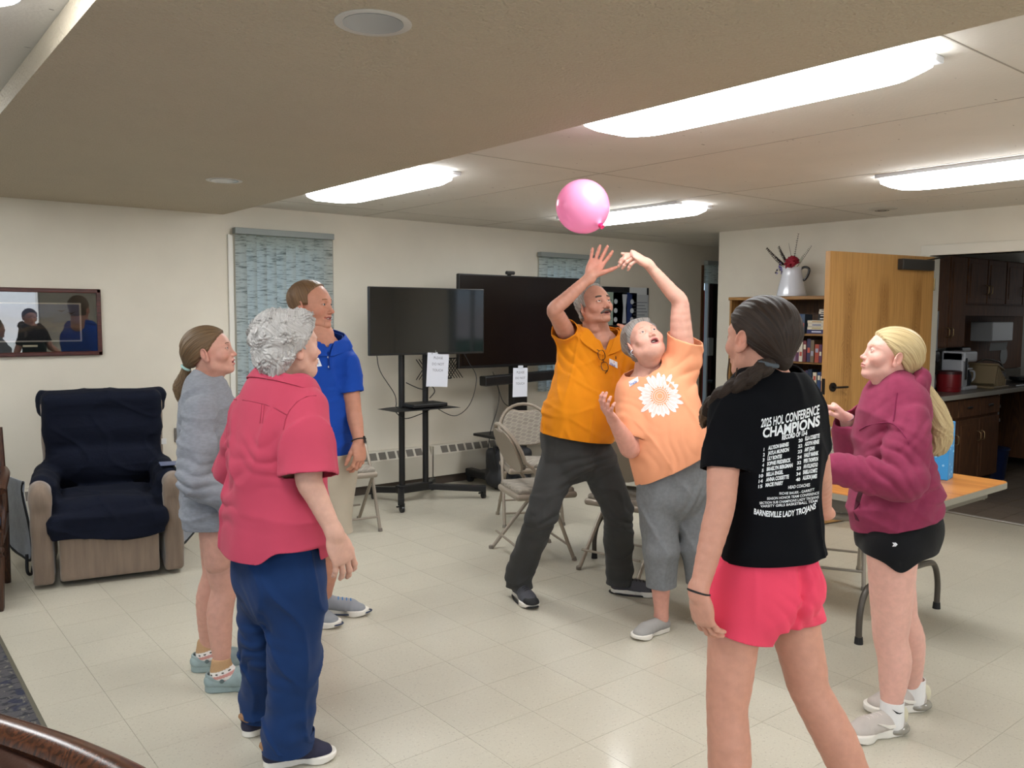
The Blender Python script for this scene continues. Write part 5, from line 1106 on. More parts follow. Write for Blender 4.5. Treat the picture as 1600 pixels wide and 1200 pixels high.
def table():
    t = thing('folding_table', 'long folding table with orange wood-look top', 'table', (4.215, 2.98, 0)); hw, hl = .495, 1.23
    n = 8; out = []
    for cx, cy, a0 in ((hw-.05, hl-.05, 0), (-hw+.05, hl-.05, 90), (-hw+.05, -hl+.05, 180), (hw-.05, -hl+.05, 270)):
        for i in range(n): a = math.radians(a0+90*i/(n-1)); out.append((cx+.05*math.cos(a), cy+.05*math.sin(a)))
    R = np.array([[1., 0, 0], [0, 0, 1], [0, 1, 0]])
    b = MB(); m = len(out); b.add([(x, y, .737) for x, y in out], [tuple(range(m))]); b.add([(x, y, .7345) for x, y in out], [tuple(range(m))[::-1]]); b.add([(x, y, .7345) for x, y in out]+[(x, y, .737) for x, y in out], [(i, (i+1) % m, (i+1) % m+m, i+m) for i in range(m)])
    b.v = [tuple(p) for p in b.v]; part(b, 'tabletop', wood('orange_laminate', 0xa8672c, 0xc98740, 5, .35, 'y', ring=.5), t)
    b = MB(); b.add([(x*1.004, y*1.002, .705) for x, y in out]+[(x*1.004, y*1.002, .7345) for x, y in out], [(i, (i+1) % m, (i+1) % m+m, i+m) for i in range(m)]+[tuple(range(m))[::-1], tuple(range(m, 2*m))]); part(b, 'edge_band', mat('grey_edge', 0x8e8a7c, .5), t)
    FRM = mat('grey_brown_steel', 0x6b665b, .45, .2)
    for s in (-1, 1): b = MB(); b.bbox((s*.42-.012, -hl+.09, .635), (s*.42+.012, hl-.09, .706), .003); part(b, 'side_apron', FRM, t); b = MB(); b.bbox((-.43, s*(hl-.09)-.012, .645), (.43, s*(hl-.09)+.012, .706), .003); part(b, 'end_apron', FRM, t)
    LG = mat('dark_table_leg', 0x4a443c, .35, .3)
    for y in (-.93, .90):
        P = [(-.415, y, 0), (-.412, y, .13), (-.36, y, .23), (-.25, y, .275)]; 
        b = MB(); b.tube(spline([(-.405, y, .0), (-.405, y, .14), (-.365, y, .24), (-.28, y, .275), (0, y, .28), (.28, y, .275), (.365, y, .24), (.405, y, .14), (.405, y, .0)], 6), .0155, 12); part(b, 'leg_loop', LG, t, smooth=True)
        for s in (-1, 1): b = MB(); b.tube([(s*.15, y, .285), (s*.15, y, .70)], .0155, 12); part(b, 'upright', LG, t, smooth=True); b = MB(); b.tube([(s*.405, y, 0), (s*.405, y, .035)], [.021, .018], 12); part(b, 'foot_cap', mat('black_elastic', 0x101012, .7), t)
table()
gb = thing('gift_bag', 'blue dotted tissue box standing on the table behind the raspberry hoodie', 'box', (4.52, 2.03, .737), .2); b = MB(); b.bbox((-.06, -.06, 0), (.06, .06, .30), .004); part(b, 'carton', mat('bright_blue_card', 0x2f8fd0, .5), gb)
dm_ = mat('pale_blue_dot', 0x8cc8ec, .6)
rs = random.Random(3)
for i in range(16): x = rs.uniform(-.05, .05); z = rs.uniform(.02, .28); b = MB(); b.tube([(x, -.0608, z), (x, -.060, z)], .006, 10); part(b, 'dot', dm_, gb); 
for i in range(12): y = rs.uniform(-.05, .05); z = rs.uniform(.02, .28); b = MB(); b.tube([(-.0608, y, z), (-.060, y, z)], .006, 10); part(b, 'dot', dm_, gb)
sn = thing('snack_pack', 'small crinkled orange packet on the table by the raspberry sleeve', 'packet', (4.30, 2.46, .737), .4); f = Field((-.1, -.08, 0), (.1, .08, .10), .004); f.ell((0, 0, .035), (.075, .05, .035), k=0); f.disp(lambda P: wave(P, (30, 30, 30), 5)*F32(.006)); f.a = np.maximum(f.a, -f.full()[2]+F32(.001)); fpart(f, 'packet', mat('orange_foil', 0xe07818, .3), sn)
# balloon
bl = thing('balloon', 'pink balloon floating above the raised hands', 'balloon', tuple(Q(911, 323, 3.95))); m, nt, bs = nodes_of('pink_latex'); N = nt.nodes; L = nt.links
bs.inputs['Base Color'].default_value = srgb(0xf7a8cf); bs.inputs['Roughness'].default_value = .18; tl = N.new('ShaderNodeBsdfTranslucent'); tl.inputs[0].default_value = srgb(0xfcc0dd); mx = N.new('ShaderNodeMixShader'); mx.inputs[0].default_value = .45; L.new(bs.outputs[0], mx.inputs[1]); L.new(tl.outputs[0], mx.inputs[2]); L.new(mx.outputs[0], N['Material Output'].inputs[0])
dn = unit(V(*RCAM[:, 0])*.45-UP*.62-V(*RCAM[:, 2])*.55); Rb = hframe(V(1, 0, 0)-dn*dn[0], dn)
pr = [(.0001, -.128)]+[(.1235*math.sin(a)*(1-.04*max(-math.cos(a), 0)), -.128*math.cos(a)) for a in np.linspace(.12, PI-.16, 26)]+[(.009, .140), (.006, .146)]
b = MB(); b.lathe(pr, 48, R=Rb); part(b, 'membrane', m, bl, smooth=True, ang=180); b = MB(); b.lathe([(.004, .138), (.012, .145), (.013, .150), (.006, .154), (.011, .164), (.0001, .162)], 16, R=Rb); part(b, 'knot', mat('hot_pink', 0xe0306c, .4), bl, smooth=True)
# ---------------------------------------------------------------- bookcase, books, pitcher
OAK = wood('light_oak', 0x7a552c, 0xa37a46, 9, .45, 'y', ring=.6); OAKD = wood('oak_back', 0x3a2411, 0x5a3c20, 8, .6, 'z', ring=.5)
def bookcase():
    x0, x1, y0, y1, H = 6.70, 7.0, 3.72, 5.02, 1.765; t = thing('bookcase', 'oak bookcase against the wall beside the open door', 'bookcase', ((x0+x1)/2, (y0+y1)/2, 0)); w = (y1-y0)/2; d = .15
    for s in (-1, 1): b = MB(); b.bbox((-d, s*w-.011, 0), (d, s*w+.011, H-.03), .002); part(b, 'side_panel', wood('oak_side', 0x7a552c, 0xa37a46, 9, .45, 'z', ring=.6), t)
    b = MB(); b.bbox((-d-.01, -w-.02, H-.03), (d, w+.02, H), .004); part(b, 'top_panel', OAK, t); b = MB(); b.box((d-.012, -w, .05), (d-.004, w, H-.03)); part(b, 'back_panel', OAKD, t)
    zs = [.08, .36, .64, .92, 1.185, 1.435]
    for z in zs: b = MB(); b.bbox((-d+.005, -w+.01, z-.02), (d-.012, w-.01, z), .002); part(b, 'shelf', OAK, t)
    b = MB(); b.box((-d+.02, -w, 0), (-d+.035, w, .06)); part(b, 'kickboard', OAK, t)
    cols = [0x3a3350, 0x54486e, 0x6a2c34, 0x8c3a2c, 0x23283c, 0x2d4670, 0xb8ae98, 0xd2c9b4, 0x1c1a1e, 0x4a2a22, 0x70604c, 0x96545a, 0x2b2c5c, 0xc0a87c, 0x3c5068, 0x8a7a8c, 0x1a2c44, 0xa64a38, 0xcfc7b8, 0x5c3450]
    rs = random.Random(11)
    def book(lb, x, y, z, th, h, dp, c, lean=0, flat=False, grp='', acc=None):
        o = thing('book', lb, 'book', (x, y, z), 0, grp); m_ = mat('cover_%x' % c, c, .5); pg = mat('page_block', 0xc9c0aa, .8)
        if flat:
            b = MB(); b.bbox((-dp/2, -h/2, 0), (dp/2, h/2, .002), .0005); b.bbox((-dp/2, -h/2, th-.002), (dp/2, h/2, th), .0005); b.bbox((-dp/2, -h/2, 0), (-dp/2+.003, h/2, th), .0005); part(b, 'cover', m_, o); b = MB(); b.box((-dp/2+.003, -h/2+.004, .002), (dp/2-.004, h/2-.004, th-.002)); part(b, 'pages', pg, o)
            b = MB(); b.box((-dp/2-.0006, -h*.25, th*.35), (-dp/2, h*.25, th*.65)); part(b, 'title_band', mat('band_%x' % acc, acc, .6), o)
        else:
            R = rotx(lean); b = MB(); b.bbox((-dp/2, -th/2, 0), (dp/2, -th/2+.002, h), .0005, R=R); b.bbox((-dp/2, th/2-.002, 0), (dp/2, th/2, h), .0005, R=R); b.bbox((-dp/2, -th/2, 0), (-dp/2+.003, th/2, h), .0005, R=R); part(b, 'cover', m_, o); b = MB(); b.box((-dp/2+.003, -th/2+.002, .003), (dp/2-.004, th/2-.002, h-.004), R=R); part(b, 'pages', pg, o)
            q = rs.random(); zz = h*(.25+.4*q); b = MB(); b.box((-dp/2-.0006, -th*.33, zz), (-dp/2, th*.33, zz+h*.22), R=R); part(b, 'title_band', mat('band_%x' % acc, acc, .6), o)
    xb = x0+.075; rows = [('top', 1.435, 4.02, 4.98, 'books on the top shelf'), ('middle', 1.185, 4.00, 4.98, 'books on the middle shelf'), ('lower', .92, 3.98, 4.98, 'books on the third shelf'), ('bottom', .64, 3.98, 4.9, 'books on the fourth shelf')]
    names = {0x3a3350: 'dark plum', 0x54486e: 'violet', 0x6a2c34: 'wine red', 0x8c3a2c: 'brick red', 0x23283c: 'ink blue', 0x2d4670: 'mid blue', 0xb8ae98: 'tan', 0xd2c9b4: 'cream', 0x1c1a1e: 'black', 0x4a2a22: 'dark brown', 0x70604c: 'olive brown', 0x96545a: 'dusty rose', 0x2b2c5c: 'indigo', 0xc0a87c: 'straw', 0x3c5068: 'slate blue', 0x8a7a8c: 'mauve', 0x1a2c44: 'navy', 0xa64a38: 'rust', 0xcfc7b8: 'off-white', 0x5c3450: 'purple'}
    order = ['first', 'second', 'third', 'fourth', 'fifth', 'sixth', 'seventh', 'eighth', 'ninth', 'tenth', 'eleventh', 'twelfth', 'thirteenth', 'fourteenth', 'fifteenth', 'sixteenth', 'seventeenth', 'eighteenth', 'nineteenth', 'twentieth', 'twenty-first', 'twenty-second', 'twenty-third', 'twenty-fourth', 'twenty-fifth', 'twenty-sixth', 'twenty-seventh', 'twenty-eighth', 'twenty-ninth', 'thirtieth', 'thirty-first', 'thirty-second', 'thirty-third', 'thirty-fourth', 'thirty-fifth', 'thirty-sixth']
    for si, (nm, z, ya, yb, grp) in enumerate(rows):
        if si == 0: y = 4.215
        else: y = ya
        k = 0
        while y < yb-.07:
            th = rs.uniform(.022, .042); h = rs.uniform(.155, .205) if si else rs.uniform(.15, .185); c = rs.choice(cols); ac = rs.choice([0xd8d0b8, 0xc9a040, 0x9c9cac, 0xb05040]); 
            book('%s upright book, %s from the door end of the %s shelf' % (names[c], order[min(k, 35)], nm), xb-.035+rs.uniform(0, .02), y+th/2, z, th-.001, h, rs.uniform(.105, .13), c, grp=grp, acc=ac); y += th+.0015; k += 1
    z = 1.435
    for k, (c, th, L_) in enumerate(((0x2b2c5c, .034, .185), (0xd2c9b4, .026, .18), (0xcfc7b8, .030, .17), (0xd2c9b4, .024, .18))):
        book('%s book lying flat, %s in the pile by the door' % (names[c], ['bottom', 'second', 'third', 'top'][k]), x0+.075, 4.108, z, th, L_, .14, c, flat=True, grp='books lying flat on the top shelf', acc=[0xd0d0e0, 0x9a8a50, 0x505a80, 0xa07840][k]); z += th+.0008
    for k, (c, th) in enumerate(((0x1c1a1e, .028), (0x1c1a1e, .026), (0xcfc7b8, .022), (0xcfc7b8, .018))):
        book('small %s paperback, %s of the stack on the flat books' % (names[c], ['lowest', 'second', 'third', 'highest'][k]), x0+.075, 4.062-.004*k, z, th, .085, .12, c, flat=True, grp='little stack above the flat books', acc=[0xd8d8d8, 0xc0c0c0, 0x303040, 0x303040][k]); z += th+.0008
bookcase()
def pitcher():
    cx, cy, z0 = 6.80, 4.43, 1.765; t = thing('enamel_pitcher', 'white enamel pitcher with black handle on the bookcase', 'pitcher', (cx, cy, z0)); EN = mat('white_enamel', 0xd3d6df, .15, coat=.5)
    b = MB(); b.lathe([(.0001, .0), (.125, .0), (.130, .006), (.128, .02), (.112, .10), (.094, .18), (.084, .225), (.088, .245), (.094, .262), (.090, .262), (.080, .225), (.0001, .20)], 40); part(b, 'jug', EN, t, smooth=True)
    d = unit(V(.2, -1, 0)); b = MB(); b.tube(spline([V(0, 0, .25)+d*.08, V(0, 0, .262)+d*.12, V(0, 0, .245)+d*.155, V(0, 0, .20)+d*.150, V(0, 0, .155)+d*.125, V(0, 0, .145)+d*.105], 6), .009, 10, flat=1.2); part(b, 'handle', mat('black_enamel', 0x0b0b0c, .2), t, smooth=True)
    b = MB(); b.tube([(.1285*math.cos(a), .1285*math.sin(a), .018) for a in np.linspace(0, 2*PI, 41)[:-1]], .003, 6, closed=True); part(b, 'foot_ring', EN, t, smooth=True)
    # flowers: one red bloom, lilac blossoms and twigs
    rd = thing('red_flower', 'large deep red artificial peony in the enamel pitcher', 'flower', (cx-.02, cy-.03, z0+.255)); rm = mat('red_petal', 0x8c0f26, .7, noise=.15, nscale=30); rs = random.Random(4)
    def petal(mb, c, dirn, L_, W_, cup):
        dirn = unit(dirn); s = unit(np.cross(dirn, V(.1, .3, 1))); n = np.cross(s, dirn); P = []
        for i in range(6):
            u = i/5
            for j in range(5):
                v = (j-2)/2; wv = W_*math.sin(PI*min(u*.85+.12, 1))**.6; P.append(c+dirn*L_*u*(1-.25*v*v*u)+s*wv*v*.5+n*cup*(u*u+.5*v*v)*L_)
        mb.add(P, [(i*5+j, i*5+j+1, (i+1)*5+j+1, (i+1)*5+j) for i in range(5) for j in range(4)])
    for ringn, (n_, L_, up_) in enumerate(((5, .04, 1.5), (7, .055, .9), (9, .070, .45), (10, .078, .05))):
        for i in range(n_):
            a = 2*PI*i/n_+ringn*.4; mb = MB(); petal(mb, V(-.02, 0, .035), V(-.45, math.cos(a)*.9, math.sin(a)*.9)*1.0+V(-.55*up_, 0, .1), L_*.92, L_*1.45, .42); q = part(mb, 'petal', rm, rd, smooth=True); so = q.modifiers.new('s', 'SOLIDIFY'); so.thickness = .0012
    b = MB(); b.lathe([(.0001, -.006), (.006, -.004), (.007, .002), (.0001, .007)], 10, c=(-.062, .0, .045)); part(b, 'flower_heart', mat('petal_heart', 0xc08060, .6), rd)
    b = MB(); b.tube([(.0, 0, .04), (.015, .02, -.08)], .003, 6); part(b, 'stem', mat('dark_stem', 0x202a1c, .7), rd)
    lf = MB(); petal(lf, V(.0, -.05, .03), V(-.2, -.7, .75), .085, .035, .1); part(lf, 'pale_leaf', mat('pale_leaf', 0xb4b8a8, .7), rd, smooth=True)
    li = thing('lilac_sprig', 'small lilac blossoms at the left of the enamel pitcher', 'flower', (cx-.03, cy+.075, z0+.25)); lm = mat('lilac_petal', 0x7f76b4, .7, noise=.15, nscale=40); dk = mat('dark_foliage', 0x2c2a38, .7)
    for i in range(30):
        c = V(rs.gauss(-.015, .018), rs.gauss(.01, .022), rs.gauss(0, .026)); mb = MB()
        for k in range(4): a = k*PI/2+i; petal(mb, c, V(-.6, math.cos(a), math.sin(a)), .014, .013, .2)
        part(mb, 'blossom', lm if i % 4 else dk, li, smooth=True)
    for q, (lb, d, L_, leafy) in enumerate((('leafy dark twig arching left from the pitcher', V(-.1, .75, .62), .30, 2), ('second dark twig rising left of the red peony', V(-.15, .45, .75), .24, 2), ('tall thin twig with paired leaves leaning right', V(-.1, -.16, 1.), .33, 1), ('short faded twig right of the tall one', V(.05, -.55, .85), .26, 1), ('bare thin stalk at the back of the pitcher', V(0, .40, .9), .26, 0))):
        tw = thing('twig', lb, 'twig', (cx-.01, cy+.03-.02*q, z0+.24), 0); d = unit(d); sd = unit(np.cross(d, V(1, 0, 0))); P = [d*L_*u+V(0, 0, -.02)*math.sin(u*3)-sd*.02*u*u for u in np.linspace(-.35, 1, 9)]; b = MB(); b.tube(P, [.0022]*5+[.0016]*3+[.0008], 6); part(b, 'stem', mat('twig_brown', 0x2b211e, .8), tw, smooth=True)
        for k in range(13 if leafy else 0):
            u = .25+.72*k/12; c = d*L_*u-sd*.02*u*u
            for sg in (-1, 1):
                mb = MB(); r_ = (.026 if leafy == 2 else .016)*(1.15-.5*u); petal(mb, c, sd*sg+d*.5+V(rs.uniform(-.6, .2), 0, 0), r_, r_*.9, .15); part(mb, 'leaf', mat('twig_leaf', 0x241a1c, .7) if q != 3 else mat('faded_leaf', 0x6a6660, .8), tw, smooth=True)
pitcher()
# the oak door standing open into the room
def door():
    hx, hy = XB-.03, DY1-.045; a = math.atan2(3.44-3.24, 5.98-6.95); ux = unit(V(-1.22, .205, 0)); L_ = 1.225; R = np.stack([ux, np.cross(UP, ux), UP], 1); c = V(hx, hy, 0)
    DM = cathedral('door_oak', 0x7c5226, 0xb88a50)
    t = struct(bpy.data.objects.new('door_3', None)); 
    b = MB(); b.bbox((0, -.022, .012), (L_, .022, 2.07), .002); o = b.build('door_3', DM, None); bpy.data.objects.remove(t); struct(o); o.location = tuple(c); o.rotation_euler = (0, 0, math.atan2(ux[1], ux[0])); o['label'] = 'open oak veneer door with dark lever handle'
    fr = 1 if np.cross(UP, ux)[1] > 0 else -1; cf = -V(*FH); sg = 1 if (R[:, 1] @ cf) > 0 else -1
    BZ = mat('oiled_bronze', 0x2a2420, .35, .6)
    def P(mb, nm, m_, par=None, **k): q = mb.build(nm, m_, None, **k); q.parent = par or o; return q
    b = MB(); b.tube([(L_-.07, sg*.020, 1.055), (L_-.07, sg*.034, 1.055)], .034, 24); rose = P(b, 'handle_rose', BZ, smooth=True); b = MB(); b.tube(spline([(L_-.07, sg*.034, 1.055), (L_-.07, sg*.060, 1.055), (L_-.09, sg*.068, 1.055), (L_-.19, sg*.066, 1.055)], 6), .0085, 10); P(b, 'lever', BZ, rose, smooth=True)
    b = MB(); b.bbox((L_-.002, -.014, 1.0), (L_+.003, .014, 1.12), .001); P(b, 'latch_plate', BZ)
    b = MB(); b.bbox((.07, sg*.022 if sg > 0 else -.075, 1.955), (.46, sg*.022+.053 if sg > 0 else -.022, 2.04), .006); P(b, 'door_closer', mat('closer_grey', 0x3c3a38, .4, .3))
    b = MB(); b.tube([(.16, sg*.05, 2.035), (.0, sg*.10, 2.065), (-.16, -.05, 2.075)], .006, 8); P(b, 'closer_arm', BZ)
    for z in (.25, 1.05, 1.85): b = MB(); b.tube([(-.006, sg*.024, z-.05), (-.006, sg*.024, z+.05)], .007, 10); P(b, 'hinge', mat('hinge_brass', 0x8a7a58, .35, .8))
door()
# ---------------------------------------------------------------- kitchen
KW = wood('kitchen_oak', 0x4a2c17, 0x6a4222, 8, .7, 'z', ring=.9); KH = mat('brass_pull', 0x9a8460, .3, .8)
def cabinet(lb, x0, x1, z0, z1, yf, yb, doors, drawers=0, handle='low', label2=None):
    t = thing('kitchen_cabinet', lb, 'cabinet', ((x0+x1)/2, yb, z0)); w = (x1-x0)/2; d = yf-yb; h = z1-z0
    b = MB(); b.bbox((-w, d+.02, 0), (w, -.002, h), .002); part(b, 'carcass', KW, t); zt = h-.19 if drawers else h
    for i in range(doors):
        a = -w+2*w*i/doors+.010; e = -w+2*w*(i+1)/doors-.010; b = MB(); b.bbox((a, d, .012), (e, d+.019, zt-.012), .003); dr = part(b, 'door', KW, t)
        b = MB(); b.bbox((a+.05, d-.004, .06), (e-.05, d+.002, zt-.06), .003); q = part(b, 'door_panel', KW, None); q.parent = dr
        hx = (e-.03) if i % 2 == 0 else (a+.03); hz = (.10, .19) if handle == 'low' else (zt-.22, zt-.13); b = MB(); b.tube(spline([(hx, d, hz[0]), (hx, d-.03, hz[0]+.012), (hx, d-.034, sum(hz)/2), (hx, d-.03, hz[1]-.012), (hx, d, hz[1])], 4), .0045, 8); q = part(b, 'handle', KH, None, smooth=True); q.parent = dr
    for i in range(drawers):
        a = -w+2*w*i/drawers+.010; e = -w+2*w*(i+1)/drawers-.010; b = MB(); b.bbox((a, d, h-.175), (e, d+.019, h-.02), .003); dr = part(b, 'drawer', KW, t); b = MB(); b.bbox(((a+e)/2-.045, d-.012, h-.105), ((a+e)/2+.045, d, h-.085), .003); q = part(b, 'handle', mat('dark_pull', 0x1c1410, .4), None); q.parent = dr
    return t
YF = 3.315
cabinet('lower kitchen cabinet with two doors and two drawers', 7.72, 8.60, .10, .87, YF, KY1-.001, 2, 2, 'high')
cabinet('lower kitchen cabinet half hidden behind the long ponytail', 7.19, 7.715, .10, .87, YF, KY1-.001, 1, 1, 'high')
cabinet('lower kitchen cabinet beyond the exposed sink pipes', 9.75, 10.6, .10, .87, YF, KY1-.001, 2, 2, 'high')
cabinet('tall upper kitchen cabinet with two doors beside the door frame', 7.72, 8.44, 1.30, 2.16, 3.60, KY1-.001, 2)
cabinet('upper kitchen cabinet nearest the wall corner', 7.19, 7.715, 1.30, 2.16, 3.60, KY1-.001, 1)
cabinet('shallow upper kitchen cabinet over the counter', 8.445, 9.33, 1.71, 2.16, 3.60, KY1-.001, 3 if False else 2)
cabinet('shallow upper kitchen cabinet at the right edge over the sink', 9.335, 10.6, 1.71, 2.16, 3.60, KY1-.001, 3)
b = MB(); b.bbox((8.45, 3.64, 1.60), (10.6, 3.66, 1.71), .003); tag(b.build('valance_board', KW), 'dark wooden valance under the shallow kitchen cabinets', 'valance')
b = MB(); b.bbox((7.2, YF+.06, 0), (8.6, YF+.09, .10), .002); tag(b.build('kick_board', mat('dark_kick', 0x1c120b, .7)), 'dark kick board below the lower kitchen cabinets', 'board')
ct = thing('worktop', 'long grey-edged kitchen worktop', 'counter', (8.9, 3.6, .87)); b = MB(); b.bbox((-1.72, -.315, 0), (1.72, .318, .04), .006); part(b, 'slab', mat('worktop_grey', 0x6a655d, .3, noise=.15, nscale=60), ct); b = MB(); b.bbox((-1.72, -.322, .0), (1.72, -.312, .041), .003); part(b, 'front_edge', mat('edge_pale', 0x9e9a90, .4), ct)
b = MB(); b.bbox((-1.72, .295, .04), (1.72, .318, .14), .004); part(b, 'upstand', mat('worktop_grey', 0x6a655d, .3), ct)
b = MB(); b.bbox((.22, -.22, .038), (.98, .22, .046), .01); sk_ = part(b, 'sink_rim', mat('steel', 0x8c8f92, .25, .9), ct); b = MB(); b.bbox((.26, -.18, .030), (.94, .18, .0465), .01); q = part(b, 'sink_bowl', mat('sink_dark', 0x2a2b2d, .3, .8), None); q.parent = sk_
def kthing(n, lb, cat, x, y, z=.9105, rz=0): return thing(n, lb, cat, (x, y, z), rz)
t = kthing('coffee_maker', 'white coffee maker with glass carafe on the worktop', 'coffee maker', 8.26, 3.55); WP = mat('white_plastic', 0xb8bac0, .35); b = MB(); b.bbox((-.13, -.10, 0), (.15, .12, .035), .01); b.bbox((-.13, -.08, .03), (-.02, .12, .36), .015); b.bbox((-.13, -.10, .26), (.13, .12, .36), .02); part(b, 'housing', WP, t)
b = MB(); b.lathe([(.0001, .036), (.062, .036), (.072, .07), (.074, .13), (.055, .17), (.050, .185)], 24, c=(.07, 0, 0)); part(b, 'carafe', mat('coffee_glass', 0x2c2c30, .08), t, smooth=True); b = MB(); b.tube(spline([(.13, -.03, .17), (.175, -.05, .16), (.18, -.05, .10), (.14, -.04, .07)], 5), .010, 8); part(b, 'carafe_handle', WP, t, smooth=True); b = MB(); b.bbox((.01, -.06, .185), (.13, .06, .20), .006); part(b, 'carafe_lid', WP, t); b = MB(); b.bbox((-.128, -.104, .10), (-.095, -.098, .30), .004); part(b, 'side_gauge', mat('smoke_dark', 0x26262a, .2), t)
t = kthing('canister', 'red lidded metal canister on the worktop', 'canister', 7.92, 3.50); b = MB(); b.lathe([(.0001, 0), (.100, 0), (.104, .01), (.104, .165), (.100, .17)], 32); part(b, 'drum', mat('red_tin', 0x7c1a20, .35), t, smooth=True); b = MB(); b.lathe([(.106, .160), (.106, .185), (.09, .19), (.0001, .192)], 32); part(b, 'lid', mat('dark_red_lid', 0x3a1214, .4), t, smooth=True); b = MB(); b.tube([(.1055*math.cos(a), .1055*math.sin(a), .04) for a in np.linspace(0, 2*PI, 33)[:-1]], .003, 6, closed=True); part(b, 'rim_bead', mat('red_tin', 0x7c1a20, .35), t, smooth=True)
t = kthing('coffee_maker', 'black coffee maker behind the red canister', 'coffee maker', 7.76, 3.66); b = MB(); b.bbox((-.10, -.1, 0), (.12, .1, .03), .01); b.bbox((-.10, .0, .03), (.12, .1, .32), .01); b.bbox((-.10, -.1, .26), (.12, .1, .37), .03); part(b, 'housing', BLK2, t, smooth=False); b = MB(); b.lathe([(.0001, .03), (.065, .03), (.075, .08), (.06, .16), (.055, .17)], 20, c=(.01, -.04, 0)); part(b, 'carafe', mat('clear_glass_grey', 0x6c6e70, .08), t, smooth=True); b = MB(); b.tube(spline([(.06, -.08, .16), (.12, -.11, .17), (.14, -.12, .10)], 5), .010, 8); part(b, 'carafe_handle', BLK2, t, smooth=True)
t = kthing('dish_rack', 'tan slatted dish drainer leaning on the worktop', 'dish rack', 8.70, 3.50); TN = mat('tan_plastic', 0x8c7a5c, .5)
b = MB(); R = roty(.35); 
for k in range(7): b.bbox((-.13+.04*k, -.13, 0), (-.12+.04*k, .13, .20-.012*k), .003, R=R)
part(b, 'rack_slats', TN, t); b = MB(); b.bbox((-.15, -.14, .0), (.20, .14, .02), .006); b.bbox((-.15, -.14, .18), (.02, .14, .20), .006, R=R); part(b, 'tray', TN, t)
t = kthing('toaster', 'tall black kitchen appliance behind the coffee maker', 'appliance', 8.72, 3.78); b = MB(); b.bbox((-.10, -.08, 0), (.12, .08, .38), .02); part(b, 'housing', BLK2, t); b = MB(); b.bbox((.05, -.085, .24), (.065, -.08, .34), .003); part(b, 'indicator_strip', mat('badge_grey', 0x44464c, .4), t)
t = kthing('faucet', 'curved chrome kitchen faucet over the sink', 'faucet', 9.12, 3.80, .91); b = MB(); b.tube(spline([(0, 0, 0), (0, 0, .12), (.02, -.02, .20), (.10, -.08, .245), (.22, -.16, .22), (.26, -.19, .17)], 6), .010, 10); part(b, 'spout', CHR, t, smooth=True); b = MB(); b.lathe([(.03, 0), (.028, .02), (.015, .03)], 20); part(b, 'base_collar', CHR, t, smooth=True); b = MB(); b.tube([(.06, 0, .0), (.06, 0, .05), (.09, -.03, .07)], .008, 8); part(b, 'lever', CHR, t, smooth=True)
t = kthing('clear_jug', 'upturned clear jug draining by the faucet', 'jug', 9.12, 3.66, .918); b = MB(); b.lathe([(.06, 0), (.058, .02), (.05, .12), (.03, .17), (.0001, .175)], 24); part(b, 'jug', mat('frosted_clear', 0x777a7c, .15), t, smooth=True)
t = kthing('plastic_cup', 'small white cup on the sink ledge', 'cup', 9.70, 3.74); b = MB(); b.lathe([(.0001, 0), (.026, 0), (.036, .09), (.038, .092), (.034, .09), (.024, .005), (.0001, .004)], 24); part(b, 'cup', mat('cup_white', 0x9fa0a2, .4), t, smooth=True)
t = kthing('drying_dishes', 'dark stack of dishes drying on the sink ledge', 'dishes', 9.74, 3.55); b = MB(); [b.lathe([(.0001, .004), (.10, .012), (.13, .03), (.13, .034), (.0001, .01)], 28, c=(0, 0, .012*k)) for k in range(3)]; part(b, 'plates', mat('dish_dark', 0x3a3c40, .25), t, smooth=True)
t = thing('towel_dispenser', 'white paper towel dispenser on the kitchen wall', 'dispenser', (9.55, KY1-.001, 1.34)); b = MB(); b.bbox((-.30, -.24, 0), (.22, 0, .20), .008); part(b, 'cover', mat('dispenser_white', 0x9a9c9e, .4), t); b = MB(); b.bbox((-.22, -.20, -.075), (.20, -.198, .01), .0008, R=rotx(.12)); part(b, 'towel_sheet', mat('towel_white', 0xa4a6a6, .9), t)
b = MB(); b.bbox((9.10, KY1-.03, 1.02), (10.6, KY1-.001, 1.60), .003); tag(b.build('wall_panel', KW), 'dark wooden panel behind the towel dispenser', 'panel')
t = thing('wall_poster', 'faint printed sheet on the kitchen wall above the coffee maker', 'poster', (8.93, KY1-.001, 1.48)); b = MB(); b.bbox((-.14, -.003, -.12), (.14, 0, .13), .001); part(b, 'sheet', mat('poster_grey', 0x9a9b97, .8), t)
for i in range(4):
    for j in range(4): b = MB(); b.box((-.11+.06*i, -.0036, -.10+.052*j), (-.07+.06*i, -.0032, -.07+.052*j)); part(b, 'printed_box', mat('faint_ink', 0x74767a, .8), t)
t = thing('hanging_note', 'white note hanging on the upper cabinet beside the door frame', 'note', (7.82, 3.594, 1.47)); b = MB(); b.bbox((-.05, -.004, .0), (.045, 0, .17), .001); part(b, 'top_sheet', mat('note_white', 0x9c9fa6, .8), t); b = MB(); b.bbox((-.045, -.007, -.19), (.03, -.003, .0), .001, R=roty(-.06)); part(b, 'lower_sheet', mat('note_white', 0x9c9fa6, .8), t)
t = thing('wall_plate_clock', 'round pale disc on the kitchen wall at the right edge', 'clock', (10.10, KY1-.035, 1.17)); b = MB(); b.lathe([(.0001, -.02), (.085, -.018), (.095, -.01), (.095, 0)], 32, R=rotx(-PI/2)*1.0 @ np.diag([1, 1, -1.])); part(b, 'disc', mat('disc_grey', 0x8f9190, .5), t, smooth=True)
t = thing('sink_pipe', 'white plastic trap pipe below the open sink', 'pipe', (9.02, 3.55, .40)); PV = mat('pvc_white', 0x9fa1a2, .4)
